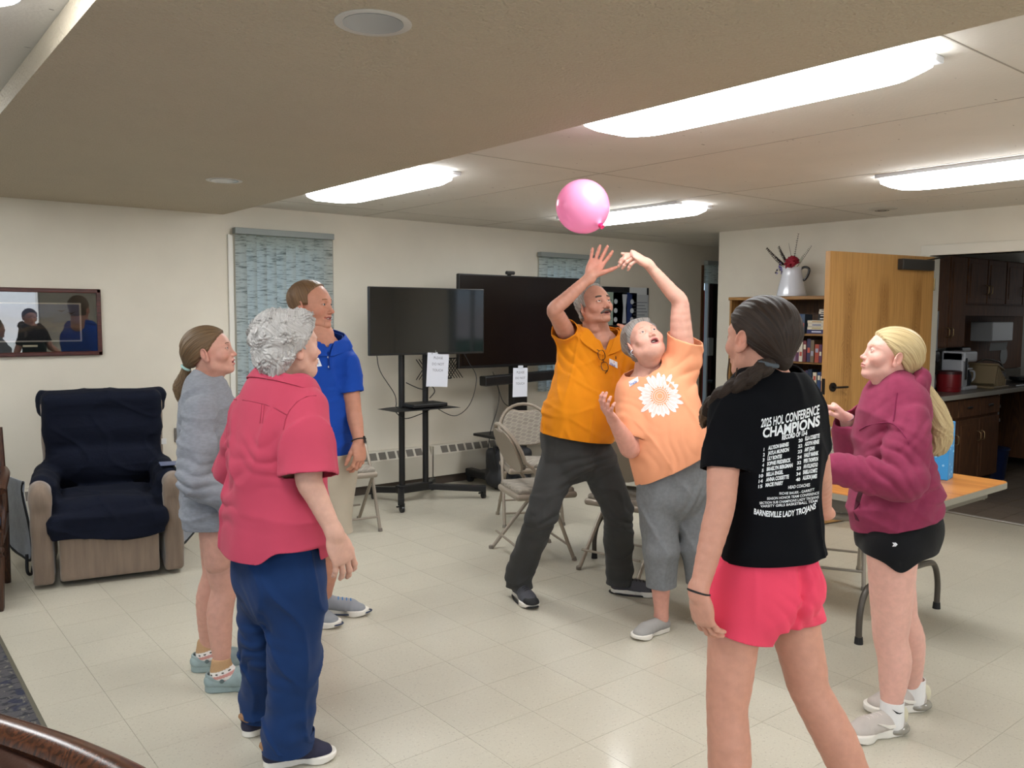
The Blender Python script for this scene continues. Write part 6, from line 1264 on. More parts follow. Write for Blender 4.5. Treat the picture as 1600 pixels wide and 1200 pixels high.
b = MB(); b.tube(spline([(.10, 0, .44), (.10, 0, .20), (.10, 0, .06), (.06, 0, .0), (-.02, 0, -.01), (-.08, 0, .03), (-.12, .0, .08), (-.14, .1, .10)], 6), .026, 14); part(b, 'trap', PV, t, smooth=True)
for z in (.44, .30, .16): b = MB(); b.lathe([(.026, 0), (.038, .0), (.038, .03), (.026, .03)], 18, c=(.10, 0, z-.02)); part(b, 'collar_nut', PV, t, smooth=True)
b = MB(); b.bbox((-.30, .1, .28), (-.16, .2, .40), .008); part(b, 'junction_box', PV, t)
t = thing('waste_bin', 'dark blue waste bin below the kitchen sink', 'bin', (8.86, 3.47, 0)); b = MB(); b.lathe([(.0001, 0), (.12, 0), (.15, .30), (.155, .31), (.15, .312), (.0001, .29)], 28); part(b, 'bucket', mat('navy_bin', 0x12244e, .4), t, smooth=True); b = MB(); b.tube([(.154*math.cos(a), .154*math.sin(a), .30) for a in np.linspace(0, 2*PI, 33)[:-1]], .006, 6, closed=True); part(b, 'rim', mat('navy_bin', 0x12244e, .4), t, smooth=True)
# ================================================================ the seven people
def person(label, x, y): return thing('person', label, 'person', (x, y, 0))
def finish_body(root, meshes, tints, m):
    v, F = merge(meshes); return qmesh(v, F, 'body', m, root, tint=np.concatenate(tints))
def flat_tint(v, col, red=.0):
    c = np.array(col)[None, :]*np.ones((len(v), 1)); return c
def mk_head(root, o, M, skin_list, tint_list):
    f, base = head_fields(o); v, F = f.mesh(); v = sm(v, F, 1, .35); t = head_tint(v, o); vv = xf(v, M); skin_list.append((vv, F)); tint_list.append(t); eyes(root, M, o); return f, base
def core(rows, off, extra, skin, h=.011):
    pts = [r[0] for r in rows]+[p for e in extra for p in e[:2]]; lo, hi = bb(pts, .30); f = Field(lo, hi, h)
    f.loft([(c, s_, g, a*.74, b*.74) for c, s_, g, a, b in rows[1:-2]], k=.0)
    for a, b, ra, rb in extra: f.cone(a, b, ra, rb, k=.05)
    return f.mesh()
def strands(T, axis, c0=(0, 0, 0)):
    """angle around the line from tie point T along axis, and distance from T (head frame)"""
    T = V(T); axis = unit(axis); u = unit(np.cross(axis, (1, 0, 0) if abs(axis[0]) < .9 else (0, 0, 1))); w = np.cross(axis, u)
    def fn(v):
        q = v-T; return np.stack([np.arctan2(q @ w, q @ u)/6.283*6, np.linalg.norm(q, axis=1)*5, q @ axis*0], 1)
    return fn
def groove(T, axis, n, amp, seed=0):
    T = V(T); axis = unit(axis); u = unit(np.cross(axis, (1, 0, 0) if abs(axis[0]) < .9 else (0, 0, 1))); w = np.cross(axis, u)
    def fn(P):
        x, y, z = P[0]-F32(T[0]), P[1]-F32(T[1]), P[2]-F32(T[2]); a = np.arctan2(x*F32(w[0])+y*F32(w[1])+z*F32(w[2]), x*F32(u[0])+y*F32(u[1])+z*F32(u[2]))
        r = np.sqrt(x*x+y*y+z*z); return ((np.sin(a*n+np.sin(r*40+seed))+.6*np.sin(a*n*2.3+1+np.sin(r*25)))*F32(amp)*np.clip(r*12, .1, 1)).astype(F32)
    return fn
def tail(root, name, m, pts, radii, amp=.003, nst=9, h=.0035, flat=1., k=.012, parent=None, wob=0.):
    """a hanging lock or ponytail with strand grooves"""
    pts = spline(pts, 6); rr = np.interp(np.linspace(0, 1, len(pts)), np.linspace(0, 1, len(radii)), radii); lo, hi = bb(pts, max(radii)+.02); f = Field(lo, hi, h)
    for i in range(len(pts)-1): f.cone(pts[i], pts[i+1], rr[i], rr[i+1], k=.004)
    A = np.array(pts)
    def near(v):
        d = ((v[:, None, :]-A[None])**2).sum(2); i = d.argmin(1); tg = np.gradient(A, axis=0)[i]; tg /= np.linalg.norm(tg, axis=1)[:, None]+1e-9
        q = v-A[i]; u = np.cross(tg, V(.3, .2, 1.)); u /= np.linalg.norm(u, axis=1)[:, None]+1e-9; w = np.cross(tg, u); return np.arctan2((q*w).sum(1), (q*u).sum(1)), i/len(A), q
    v, F = f.mesh(); a, t, q = near(v); nrm = q/(np.linalg.norm(q, axis=1)[:, None]+1e-9)
    v = v+nrm*((np.sin(a*nst+np.sin(t*9)*1.5)+.5*np.sin(a*nst*2.1+t*14+wob))*amp)[:, None]
    return qmesh(v, F, name, m, parent or root, strand=np.stack([a/6.283*4, t*3, t*0], 1))
def band(root, name, m, c, axis, r, th=.004):
    a = unit(axis); u = unit(np.cross(a, V(0, .3, 1))); w = np.cross(a, u); mb = MB(); mb.tube([V(c)+r*(math.cos(t)*u+math.sin(t)*w) for t in np.linspace(0, 2*PI, 25)[:-1]], th, 8, closed=True)
    return mb.build(name, m, root, smooth=True)
def cloth(name, col, rough=.85, bump=.0006, bscale=900., noise=.05, nscale=8, sheen=.06, stretch=None): return mat(name, col, rough, bump=bump, bscale=bscale, noise=noise, nscale=nscale, sheen=sheen, stretch=stretch, spec=.2)
SKIN = attr_mat('skin', .52, sss=.08, bump=.0005, bscale=500., noise=.06, nscale=45)

# ---------------------------------------------------------------- 1  girl in the grey sweatshirt
def girl_grey():
    D = 3.52; root = person('person in a grey sweatshirt and pale green clogs standing in profile', *Q(340, 1060, D)[:2]); sk = srgb(0xcd9a88)[:3]
    fa = -32; F_ = ang(fa); Rt = np.cross(F_, UP); S = []; T = []
    o = dict(HD, skin=sk, lip=srgb(0xb86a62)[:3], mouth='ajar', neck=.044, nose=.75, jaw=.93, chin=.93, eye=.75, brow=.8, gz=.1, iris=0x56483a)
    M = head_frame(F_*math.cos(.22)+UP*math.sin(.22), UP, Q(329, 549, D), .93)
    f, base = mk_head(root, o, M, S, T)
    hm = hair_mat('brown_hair', srgb(0x2f2114), srgb(0x8f7353))
    TP = (0, -.118, -.045); st = strands(TP, (0, 1, .45))
    g = base.copy(); x, y, z = g.full()
    hl = np.where(y > .0, -.004+(y-.0)*1.02, np.where(y > -.03, -.018+.0*y, -.018-(-.03-y)*.65)); t = np.clip(z-hl, -.012, .010)*.9
    g.a = (g.a-t.astype(F32)).astype(F32); g.ell((0, -.045, .020), (.074, .080, .078), k=.02); g.cone((0, -.09, -.01), TP, .045, .014, k=.03)
    g.disp(groove(TP, (0, 1, .45), 26, .0011)); g.a = np.maximum(g.a, ((x*0+hl)-z-F32(.002)).astype(F32))
    ear_cut(g); v, F = g.mesh(); qmesh(xf(v, M), F, 'hair', hm, root, strand=st(v))
    brows(f, M, root, mat('brown_brow', 0x6a4a34, .8), o, .0012, .7)
    tp = xf(V(TP)[None], M)[0]
    band(root, 'hair_tie', mat('mint_tie', 0xa9cfc9, .6), tp+V(-.004, 0, -.004), Q(296, 573, D)-Q(286, 577, D)*1.0+V(0, 0, .03), .017, .0055)
    tail(root, 'ponytail', hm, [tp, Q(288, 590, D), Q(282, 605, D), Q(284, 620, D), Q(285, 632, D)], (.014, .024, .029, .022, .006), amp=.0016)
    G = cloth('grey_sweat', 0x8c8f96, .95, noise=.10, nscale=55, stretch=(1, 1, 2.5))
    rows = secs([(320, 588, D, .055, .050, fa), (322, 602, D, .120, .075, fa), (323, 622, D, .160, .098, fa), (326, 665, D, .165, .118, fa), (329, 730, D, .160, .122, fa), (333, 790, D, .172, .128, fa), (337, 818, D, .165, .118, fa), (338, 840, D, .155, .110, fa)])
    g = Cloth([r[0] for r in rows], .27, .0055); g.f.loft(rows, k=.0)
    shn = Q(326, 634, D)+Rt*.145; eln = Q(330, 735, D)+Rt*.215-F_*.02; wrn = Q(360, 790, D)+Rt*.15+F_*.10
    shf = Q(326, 632, D)-Rt*.135; elf = Q(332, 735, D)-Rt*.19; wrf = Q(360, 790, D)-Rt*.08+F_*.13
    for s_, e_, w_ in ((shn, eln, wrn), (shf, elf, wrf)): g.sleeve([(s_, lerp(s_, e_, .5), .062, .062), (lerp(s_, e_, .5), e_, .062, .058), (e_, w_+(w_-e_)*.3, .058, .040)], w_, w_-e_, k=.008)
    g.fold(lambda P: wave(P, (7, 7, 4), 3)*F32(.006)+crease(P, (2.2, 2.2, 5), 8, .007)+crease(P, (4, 4, 2), 18, .005)+pleat(P, eln-F_*.02, .10, UP*.9+F_*.3, .042, .016)+pleat(P, Q(318, 668, D)+Rt*.14, .08, UP+F_*.8, .04, .010, 3)+pleat(P, Q(335, 812, D), .14, UP, .05, .010, 4))
    g.neck(Q(321, 593, D), UP+F_*.30, .085).hem(Q(338, 817, D), (0, 0, -1)); g.build('sweatshirt', G, root, .006)
    for s_, e_, w_, rt_ in ((shn, eln, wrn, True), (shf, elf, wrf, False)): S.append(arm_hand(s_, e_, w_, hframe(w_-e_-UP*.05, Rt if rt_ else -Rt), rt_, (.036, .034, .032, .024), .88, h=.0038, curl=(25, 35, 20), spread=4)); T.append(flat_tint(S[-1][0], sk))
    S.append(core(rows, -.03, [(Q(334, 800, D)-Rt*.07, Q(330, 870, D)-Rt*.07, .07, .06), (Q(345, 800, D)+Rt*.07, Q(348, 870, D)+Rt*.07, .07, .06)], sk)); T.append(flat_tint(S[-1][0], sk)); S.append(neck_mesh(M, o, rows[0][0], sk)); T.append(flat_tint(S[-1][0], sk))
    lo, hi = bb([Q(320, 800, D), Q(350, 1060, D)], .22); g = Field(lo, hi, .005)
    aN = V(*Q(346, 1050, 3.44)[:2], .075); aF = V(*Q(323, 1020, 3.64)[:2], .075)
    leg(g, Q(341, 790, D)+Rt*.07, Q(354, 915, D)+Rt*.05, aN, -F_, .076, .053, .053, .034); leg(g, Q(332, 790, D)-Rt*.07, Q(329, 905, D)-Rt*.08, aF, -F_, .080, .052, .054, .034)
    for a in (aN, aF): g.cone(a, a-UP*.03, .034, .03)
    S.append(g.mesh()); T.append(flat_tint(S[-1][0], sk))
    for a in (aN, aF):
        g = Field(*bb([a, a+UP*.05], .09), .003); g.cone(a+UP*.045+F_*0, a-UP*.0, .040, .040, k=0); g.cone(a, a+F_*.09-UP*.03, .038, .032, k=.03); g.cut(a+UP*.065, UP); v, F = g.mesh(); v = sm(v, F, 1)
        zz = (v[:, 2]-a[2])+(v-a) @ F_*-.25; tan = np.array(srgb(0xb4906a)[:3]); wh = np.array(srgb(0xe2dcd6)[:3]); pk = np.array(srgb(0xc89088)[:3]); mg = np.array(srgb(0x8c2c5c)[:3])
        c = np.where((zz > .022)[:, None], tan, np.where((zz > .004)[:, None], wh, np.where((zz > -.010)[:, None], pk, np.where((zz > -.024)[:, None], wh, np.where((zz > -.032)[:, None], mg, wh)))))
        c = np.where(((zz > .009) & (zz < .014) & (np.sin((v @ F_)*260) > .3))[:, None], np.array([.03, .025, .02]), c)
        qmesh(v, F, 'sock', attr_mat('sock_knit', .95, noise=.08, nscale=300), root, tint=c)
    cm = mat('clog_foam', 0x8f9f9e, .75, noise=.10, nscale=35)
    for a in (aN, aF): shoe(root, 'clog', V(a[0], a[1], 0)-F_*.065, 0, ang(-30), .25, .100, cm, cm, kind='clog', hs=.030)
    finish_body(root, S, T, SKIN)

# ---------------------------------------------------------------- 2  older woman in the pink shirt
def woman_pink():
    D = 2.92; root = person('person in a coral pink shirt and navy trousers standing with back turned', *Q(440, 1180, D)[:2]); sk = srgb(0xcfa28f)[:3]
    fa = 8; F_ = ang(fa); Rt = np.cross(F_, UP); S = []; T = []
    o = dict(HD, skin=sk, lip=srgb(0xa86058)[:3], mouth='closed', neck=.052, fat=.006, wrinkle=1., brow=.8, iris=0x5a6a72)
    hf = ang(2); M = head_frame(hf*math.cos(.10)+UP*math.sin(.10), UP+Rt*.02, Q(454, 540, D), 1.0)
    f, base = mk_head(root, o, M, S, T)
    hm = hair_mat('white_hair', srgb(0x6f6a66), srgb(0xdcd8d4), freq=1.1, soft=.75)  # grey-white streaks; the dark tone also paints shade between the curls
    g = base.copy(); x, y, z = g.full()
    hl = np.where(y > .012, -.004+(y-.012)*1.1, np.where(y > -.02, -.030+0*y, -.030-(-.02-y)*1.1)); t = np.clip((z-hl)*.9, -.012, .018)
    g.a = (g.a-t.astype(F32)).astype(F32)
    g.ell((0, -.040, .040), (.092, .098, .090), k=.02); g.ell((0, -.068, -.035), (.082, .056, .058), k=.03); g.ell((0, .03, .085), (.070, .055, .035), k=.02)
    def curls(P):
        x, y, z = P; wx = x+wave(P, (9, 9, 9), 4)*F32(.03); wy = y+wave(P, (8, 8, 8), 6)*F32(.03); wz = z+wave(P, (10, 10, 10), 7)*F32(.03)
        return (-(np.abs(np.sin(wx*70+wz*35)*.6+np.sin(wy*62-wz*40+1)*.6))*F32(.0075)-np.abs(wave((wx, wy, wz), (60, 60, 60), 9))*F32(.0045)-np.abs(wave((wx, wy, wz), (26, 26, 26), 19))*F32(.005)+F32(.006)).astype(F32)
    g.disp(curls); g.a = np.maximum(g.a, ((x*0+hl)-z-F32(.006)).astype(F32))
    for s in (-1, 1): g.ell((s*.083, .004, -.030), (.02, .022, .022), k=.008, op='sub')
    v, F = g.mesh(); st = np.stack([(np.sin(v[:, 0]*40+v[:, 2]*26)+v[:, 1]*22+np.sin(v[:, 2]*60+v[:, 0]*30)*.5)*.5, v[:, 2]*6+v[:, 0]*5, v[:, 1]*6], 1)
    qmesh(xf(v, M), F, 'hair', hm, root, strand=st)
    brows(f, M, root, mat('white_brow', 0xb8b0a8, .8), o, .001, .7)
    G = cloth('coral_shirt', 0xb94259, .8, noise=.04)
    rows = secs([(444, 588, D, .060, .055, fa), (441, 602, D, .125, .085, fa), (438, 622, D, .180, .105, fa), (434, 660, D, .205, .130, fa), (432, 710, D, .205, .150, fa), (433, 765, D, .205, .155, fa), (434, 800, D, .215, .165, fa), (432, 850, D, .225, .175, fa), (431, 900, D, .230, .180, fa)])
    g = Cloth([r[0] for r in rows], .34, .0055); g.f.loft(rows, k=.0)
    shR = Q(478, 640, D-.10); elR = Q(483, 752, D-.20); wrR = Q(524, 836, D-.20)
    shL = Q(392, 640, D+.10); elL = Q(372, 750, D+.22); wrL = Q(400, 820, D+.38)
    for s_, e_ in ((shR, elR), (shL, elL)): g.sleeve([(s_, lerp(s_, e_, .45), .072, .082), (lerp(s_, e_, .45), lerp(s_, e_, 1.15), .082, .098)], lerp(s_, e_, .93), e_-s_+V(0, 0, -.1), k=.02)
    b_ = -F_
    def folds(P):
        x, y, z = P; u = x*F32(Rt[0])+y*F32(Rt[1]); zz = z-F32(1.0)
        return (crease(P, (4.5, 4.5, .8), 33, .010)*sstep(1.30, 1.22, z)+crease(P, (1.5, 1.5, 3.5), 34, .006)*sstep(1.1, 1.0, z)+pleat(P, Q(352, 752, D), .15, UP, .085, .014, 5)+pleat(P, Q(448, 706, D-.1)-F_*.06, .09, UP+Rt*.4, .06, .007, 6)+wave(P, (5, 5, 3), 31)*F32(.006)).astype(F32)
    g.fold(folds); g.neck(Q(444, 594, D), UP+F_*.4); pn = polo_neck(g, Q(444, 594, D), F_, Rt, UP+F_*.4, None)
    # curved shirt-tail hem with side slits
    x, y, z = g.f.full(); c = Q(432, 860, D); u = (x-F32(c[0]))*F32(Rt[0])+(y-F32(c[1]))*F32(Rt[1]); w = (x-F32(c[0]))*F32(F_[0])+(y-F32(c[1]))*F32(F_[1])
    hem = Q(432, 858, D)[2]-.0+np.where(w > .03, -.045, 0)+sstep(.12, .20, np.abs(u))*F32(.045)
    g.cutfield(hem-z); ob, v, F = g.build('shirt', G, root); tr = bvh(v, F)
    def seam(pts, r=.0022):
        P = [on_px(tr, *p, off=.0005)[0] for p in pts]; P = [p for p in P if p is not None]
        if len(P) > 2: mb = MB(); mb.tube(P, r, 6); mb.build('seam', cloth('coral_seam', 0xa83a50), root, smooth=True)
    seam([(366, 624), (380, 625), (398, 628), (415, 632), (432, 639), (448, 648)]); seam([(494, 618), (478, 620), (464, 628), (452, 642), (446, 656), (443, 672)])
    for x0 in (409, 413): seam([(x0, 632), (x0-1, 645), (x0-3, 662)], .0014)
    collar_band(g, pn, G, root, .022, .006)
    S.append(core(rows, -.035, [], sk)); T.append(flat_tint(S[-1][0], sk)); S.append(neck_mesh(M, o, rows[0][0], sk)); T.append(flat_tint(S[-1][0], sk))
    hR = hframe(Q(543, 890, D-.18)-wrR, (Q(560, 840, D-.3)-Q(530, 850, D-.2))); 
    S.append(arm_hand(shR, elR, wrR, hR, True, (.050, .042, .037, .026), 1.1, curl=(14, 24, 16), spread=5, thumb=(28, 12, 10))); T.append(flat_tint(S[-1][0], sk))
    hL = hframe(V(.2, .1, -1), -Rt); S.append(arm_hand(shL, elL, wrL, hL, False, (.050, .044, .040, .027), 1.0, h=.004, curl=(25, 30, 20), spread=3, thumb=(25, 15, 10))); T.append(flat_tint(S[-1][0], sk))
    P_ = cloth('navy_trousers', 0x14305c, .85, noise=.06)
    aR = V(*Q(450, 1185, 2.86)[:2], .07); aL = V(*Q(412, 1150, 3.10)[:2], .07)
    g = Cloth([Q(440, 840, D), aR, aL], .25, .006)
    g.f.loft(secs([(436, 795, D, .165, .125, fa), (436, 830, D, .178, .138, fa), (437, 880, D, .185, .142, fa), (438, 925, D, .170, .130, fa)]), k=.02)
    for s_ in (-1, 1): g.f.ell(Q(440, 900, D)-F_*.045+Rt*.080*s_, (.075, .075, .09), k=.05)
    for hp, kn, an, r in ((Q(462, 910, D-.06), Q(461, 1020, D-.06), aR, (.105, .090, .085)), (Q(412, 910, D+.07), Q(414, 1010, D+.09), aL, (.103, .086, .080))):
        g.f.cone(hp, kn, r[0], r[1], k=.02); g.f.cone(kn, an+UP*.05, r[1], r[2], k=.02); g.f.cone(an+UP*.05, an-UP*.05, r[2], r[2]*.96, k=.02)
    g.fold(lambda P: (wave(P, (6, 6, 3), 17)*F32(.006)+crease(P, (3, 3, 2.2), 27, .012)+pleat(P, Q(455, 1015, D)-F_*.08, .12, UP+Rt*.5, .07, .014, 7)+pleat(P, Q(410, 1010, D+.1)-F_*.08, .12, UP-Rt*.4, .07, .014, 8)+pleat(P, Q(440, 935, D)-F_*.06, .10, UP*.4+Rt, .06, .008, 9)+wave(P, (5, 5, 12), 19)*F32(.004)*sstep(.35, .15, P[2])).astype(F32))
    g.hem((0, 0, .075), (0, 0, -1)).hem(Q(437, 815, D), UP); g.build('trousers', P_, root)
    for a, r in ((aR, .090), (aL, .085)):
        g = Cloth([a, a+UP*.05], .14, .005); g.f.cone(a+UP*.12, a-UP*.15, r, r, k=0); g.fold(lambda P: wave(P, (7, 7, 5), 23)*F32(.004)); g.hem(a+UP*.045, UP).hem((0, 0, .055), -UP); g.build('trouser_cuff', P_, root)
    um = mat('navy_canvas', 0x23233a, .8, bump=.0004, bscale=500); wm = mat('white_rubber', 0xe3ded4, .6)
    def acc(R, c, s, w):
        mb = MB(); arc = [(w*.62*math.cos(a), .045*s-.046*s*math.sin(a), .050+.03*max(math.sin(a), 0)) for a in np.linspace(-.5, PI+.5, 17)]
        mb.tube([R @ V(q)+c for q in arc], .012, 8); return [mb.build('heel_collar', mat('tan_suede', 0x9c7654, .85), None, smooth=True)]
    for a, d in ((aR, -20), (aL, 5)): shoe(root, 'shoe', V(a[0], a[1], 0)-ang(d)*.085, 0, ang(d), .26, .092, um, wm, kind='slipon', hs=.028, height=.075, accent=acc)
    finish_body(root, S, T, SKIN)

# ---------------------------------------------------------------- 3  man in the blue polo
def man_blue():
    D = 4.28; root = person('person in a royal blue polo shirt and khaki shorts behind the pink shirt', *Q(515, 950, D)[:2]); sk = srgb(0xc48b73)[:3]
    fa = -98; F_ = ang(fa); Rt = np.cross(F_, UP); S = []; T = []
    o = dict(HD, skin=sk, lip=srgb(0xa8605a)[:3], mouth='smile', neck=.058, jaw=1.08, chin=1.05, nose=1.1, eye=.7, wrinkle=.6, brow=.8, iris=0x4f6a7a)
    hf = ang(-55); M = head_frame(hf*math.cos(.06)+UP*math.sin(.06), UP, Q(487, 477, D), 1.10)
    f, base = mk_head(root, o, M, S, T)
    mb = MB(); tv = []
    mb.lathe([(.0001, -.004), (.006, -.003), (.008, 0), (.006, .003), (.0001, .004)], 8)
    te = []
    for i in range(-4, 5):
        mb2 = MB(); x = i*.0046; yb = .0795-x*x*9; lo_ = V(x-.0021, yb-.003, -.0675); mb2.bbox(lo_, lo_+V(.0042, .004, .0062), .0008, R=None); te.append(mb2)
    for q in te: q.v = [tuple(p) for p in xf(np.array(q.v), M)]; 
    tm = MB(); [tm.add(q.v, q.f) for q in te]; tm.build('teeth', mat('teeth', 0xe8e0d2, .25), root, smooth=True)
    hm = hair_mat('sandy_hair', srgb(0x4a3524), srgb(0x8a6a4a), freq=1.3)
    def tk(P):
        x, y, z = P; side = (-.012+.0*y); hl = np.where(y > .022, .045+(y-.022)*1.25, np.where(y > -.006, .0, np.where(y > -.03, -.02, -.062)))
        t = np.clip((z-hl)*.8, -.01, .0070); return (t-F32(.006)*sstep(.050, .070, y)+wave(P, (60, 60, 30), 3)*F32(.0008)).astype(F32)
    patch(base, M, root, 'hair', hm, tk, strands((0, -.07, .09), (0, -.3, 1)))
    brows(f, M, root, mat('sandy_brow', 0x8a6244, .8), o, .0014, .8)
    G = cloth('royal_blue', 0x1746a4, .85, bump=.0005)
    rows = secs([(501, 524, D, .065, .058, fa), (500, 536, D, .130, .085, fa), (498, 556, D, .180, .105, fa), (499, 600, D, .182, .120, fa), (500, 650, D, .172, .125, fa), (500, 700, D, .172, .128, fa), (500, 760, D, .175, .128, fa)])
    g = Cloth([r[0] for r in rows], .32, .006); g.f.loft(rows, k=.0)
    shL = Q(541, 568, D); elL = Q(553, 645, D-.03); wrL = Q(561, 690, D-.08)
    shR = Q(500, 564, D)+Rt*.155; elR = Q(462, 640, D-.05); wrR = Q(470, 700, D-.12)
    for s_, e_ in ((shL, elL), (shR, elR)): g.sleeve([(s_, lerp(s_, e_, .9), .058, .062)], lerp(s_, e_, .60), e_-s_, k=.03)
    g.fold(lambda P: (wave(P, (5, 5, 3), 41)*F32(.006)+crease(P, (3, 3, 1.6), 42, .009)+crease(P, (3, 3, 5), 43, .004)+pleat(P, Q(535, 605, D), .09, UP+Rt*.6, .045, .009, 4)+pleat(P, Q(540, 700, D), .12, UP+Rt*.3, .06, .008, 5)).astype(F32))
    g.neck(Q(501, 524, D), UP+F_*.40, .110); pn = polo_neck(g, Q(501, 524, D), F_, Rt, UP+F_*.40, Q(506, 548, D-.1)[2], .36)
    g.hem((0, 0, Q(530, 729, D)[2]), -UP); ob, v, F = g.build('polo_shirt', G, root); tr = bvh(v, F)
    # collar and placket
    collar_band(g, pn, G, root, .030, .009)
    P = [on_px(tr, 512+i*.3, 550+i*4.5, .002)[0] for i in range(7)]; P = [p for p in P if p is not None]
    if len(P) > 2: mb = MB(); mb.tube(P, .014, 10, flat=.12); mb.build('placket', cloth('blue_placket', 0x123c92), root, smooth=True)
    for q in ((512.5, 558), (513.5, 573), (499, 541)):
        p, nn = on_px(tr, *q, off=.005)
        if p is not None: mb = MB(); mb.lathe([(.0001, -.002), (.0055, -.002), (.0055, .0015), (.003, .0015), (.0001, .0008)], 12, c=p, R=hframe(UP, nn)); mb.build('button', mat('pearl', 0xcfd6e0, .25), root, smooth=True)
    decal(tr, [[(489, 560), (498, 559), (503, 572), (490, 574)]], 'name_tag', mat('tag_white', 0xe9ebef, .7), root, .004)
    decal(tr, [[(492+p[0]*6.5, 570-p[1]*6.5-p[0]*.6) for p in t] for t in text_polys('ke')], 'tag_lettering', mat('tag_ink', 0x2a4aa8, .6), root, .0055)
    S.append(core(rows, -.035, [], sk)); T.append(flat_tint(S[-1][0], sk)); S.append(neck_mesh(M, o, rows[0][0], sk)); T.append(flat_tint(S[-1][0], sk))
    S.append(arm_hand(shL, elL, wrL, hframe(Q(563, 722, D-.10)-wrL, Q(600, 700, D-.1)-Q(560, 700, D)), False, (.048, .038, .038, .026), 1.05, h=.0038, curl=(25, 35, 20), spread=3, thumb=(25, 15, 10))); T.append(flat_tint(S[-1][0], sk))
    S.append(arm_hand(shR, elR, wrR, hframe(V(.1, -.1, -1), Rt), True, (.052, .042, .042, .029), 1.0, h=.0045, curl=(25, 35, 20), spread=3)); T.append(flat_tint(S[-1][0], sk))
    wd = unit(elL-wrL); wc = lerp(wrL, elL, .06); u = unit(np.cross(wd, V(0, 1, 0))); w = np.cross(wd, u); mb = MB(); mb.tube([wc+.0290*(math.cos(a)*u+math.sin(a)*w) for a in np.linspace(0, 2*PI, 25)[:-1]], .010, 10, closed=True, flat=.3)
    wa = mb.build('watch', mat('black_rubber', 0x141416, .5), root, smooth=True); mb = MB(); mb.bbox((-.018, -.018, -.004), (.018, .018, .006), .004, R=hframe(wd, V(.78, -.62, 0)), c=wc+V(.78, -.62, 0)*.030); mo_ = mb.build('watch_face', mat('black_glass', 0x08080a, .12), None, smooth=True); mo_.parent = wa
    K = cloth('khaki', 0xb5ab98, .85)
    kL = Q(524, 835, D-.02); kR = Q(478, 835, D-.06); aL = V(*Q(506, 940, 4.36)[:2], .08); aR = V(*Q(470, 950, 4.25)[:2], .08)
    g = Cloth([Q(506, 700, D), kL, kR], .20, .0065); g.f.loft(secs([(506, 700, D, .165, .120, fa), (506, 740, D, .175, .126, fa), (506, 765, D, .165, .120, fa)]), k=.02)
    for hp, kn in ((Q(522, 755, D), kL), (Q(488, 755, D), kR)): g.f.cone(hp, kn, .090, .092, k=.03)
    g.fold(lambda P: wave(P, (6, 6, 4), 51)*F32(.006)); g.hem((0, 0, Q(530, 829, D)[2]), -UP).hem(Q(506, 708, D), UP); g.build('shorts', K, root)
    lo, hi = bb([kL, kR, aL, aR], .16); g = Field(lo, hi, .0055)
    for hp, kn, an in ((Q(522, 755, D), kL, aL), (Q(488, 755, D), kR, aR)): leg(g, hp, kn, an, -F_, .075, .058, .060, .038); g.cone(an, an-UP*.03, .036, .03)
    S.append(g.mesh()); T.append(flat_tint(S[-1][0], sk))
    um = mat('grey_mesh', 0x8c8f94, .85, bump=.0006, bscale=500); bl = mat('blue_lace', 0x1f6aa8, .8); wm = mat('white_rubber', 0xe3ded4, .6)
    def acc(R, c, s, w):
        mb = MB(); arc = [(w*1.02*math.cos(a), .135*s+.140*s*math.sin(a), .014+.010*max(math.sin(a), 0)**4) for a in np.linspace(0, 2*PI, 41)[:-1]]
        mb.tube([R @ V(q)+c for q in arc], .004, 6, closed=True); return [mb.build('sole_stripe', mat('navy_stripe', 0x1c2c4c, .6), None, smooth=True)]
    for a, d in ((aL, -42), (aR, -62)): shoe(root, 'sneaker', V(a[0], a[1], 0)-ang(d)*.05, 0, ang(d), .30, .105, um, wm, bl, hs=.032, height=.095, accent=acc)
    for a in (aL, aR): g = Cloth([a, a+UP*.04], .08, .004); g.f.cone(a+UP*.09, a-UP*.02, .042, .042, k=0); g.hem(a+UP*.055, UP); g.build('sock', mat('black_sock', 0x1a1a1e, .9), root)
    finish_body(root, S, T, SKIN)
def polo_neck(g, c, F_, Rt, n, z0, vw=.42, R=.11):
    """V opening at the front of a neckline; returns what collar_band needs"""
    x, y, z = g.f.full(); u = np.abs((x-F32(c[0]))*F32(Rt[0])+(y-F32(c[1]))*F32(Rt[1])); w = (x-F32(c[0]))*F32(F_[0])+(y-F32(c[1]))*F32(F_[1])
    if z0 is not None: g.cutfield(np.minimum(w-F32(.015), (z-F32(z0))*F32(vw)-u)+z*0)
    return (u, w, z, c, n, z0, vw)
def collar_band(g, q, m, root, width=.045, th=.011, R2=.17, name='collar', spread=.010):
    u, w, z, c, n, z0, vw = q; k = Cloth.__new__(Cloth); k.f = g.f.copy(); k.f.a = k.f.a-F32(th); k.sl = []; k.D = g.D; k.cuts = []; k.k = .04
    x, y, zz = k.f.full(); d = np.sqrt((x-F32(c[0]))**2+(y-F32(c[1]))**2+(zz-F32(c[2]))**2); pl = k.pl(c, n)
    front = np.clip(w/F32(.08), 0, 1); k.cuts = [np.minimum(pl-F32(.012), F32(.12)-d).astype(F32), (-(pl+F32(width)+front*F32(.018))).astype(F32), (d-F32(R2)).astype(F32)]
    if z0 is not None: k.cuts.append((np.minimum(w-F32(.015), (z-F32(z0)+F32(.012))*F32(vw*1.25)+F32(spread)-u)+z*0).astype(F32))
    else: k.cuts.append((np.minimum(w-F32(.02), F32(.02)-u)+z*0).astype(F32))
    return k.build(name, m, root, .003)
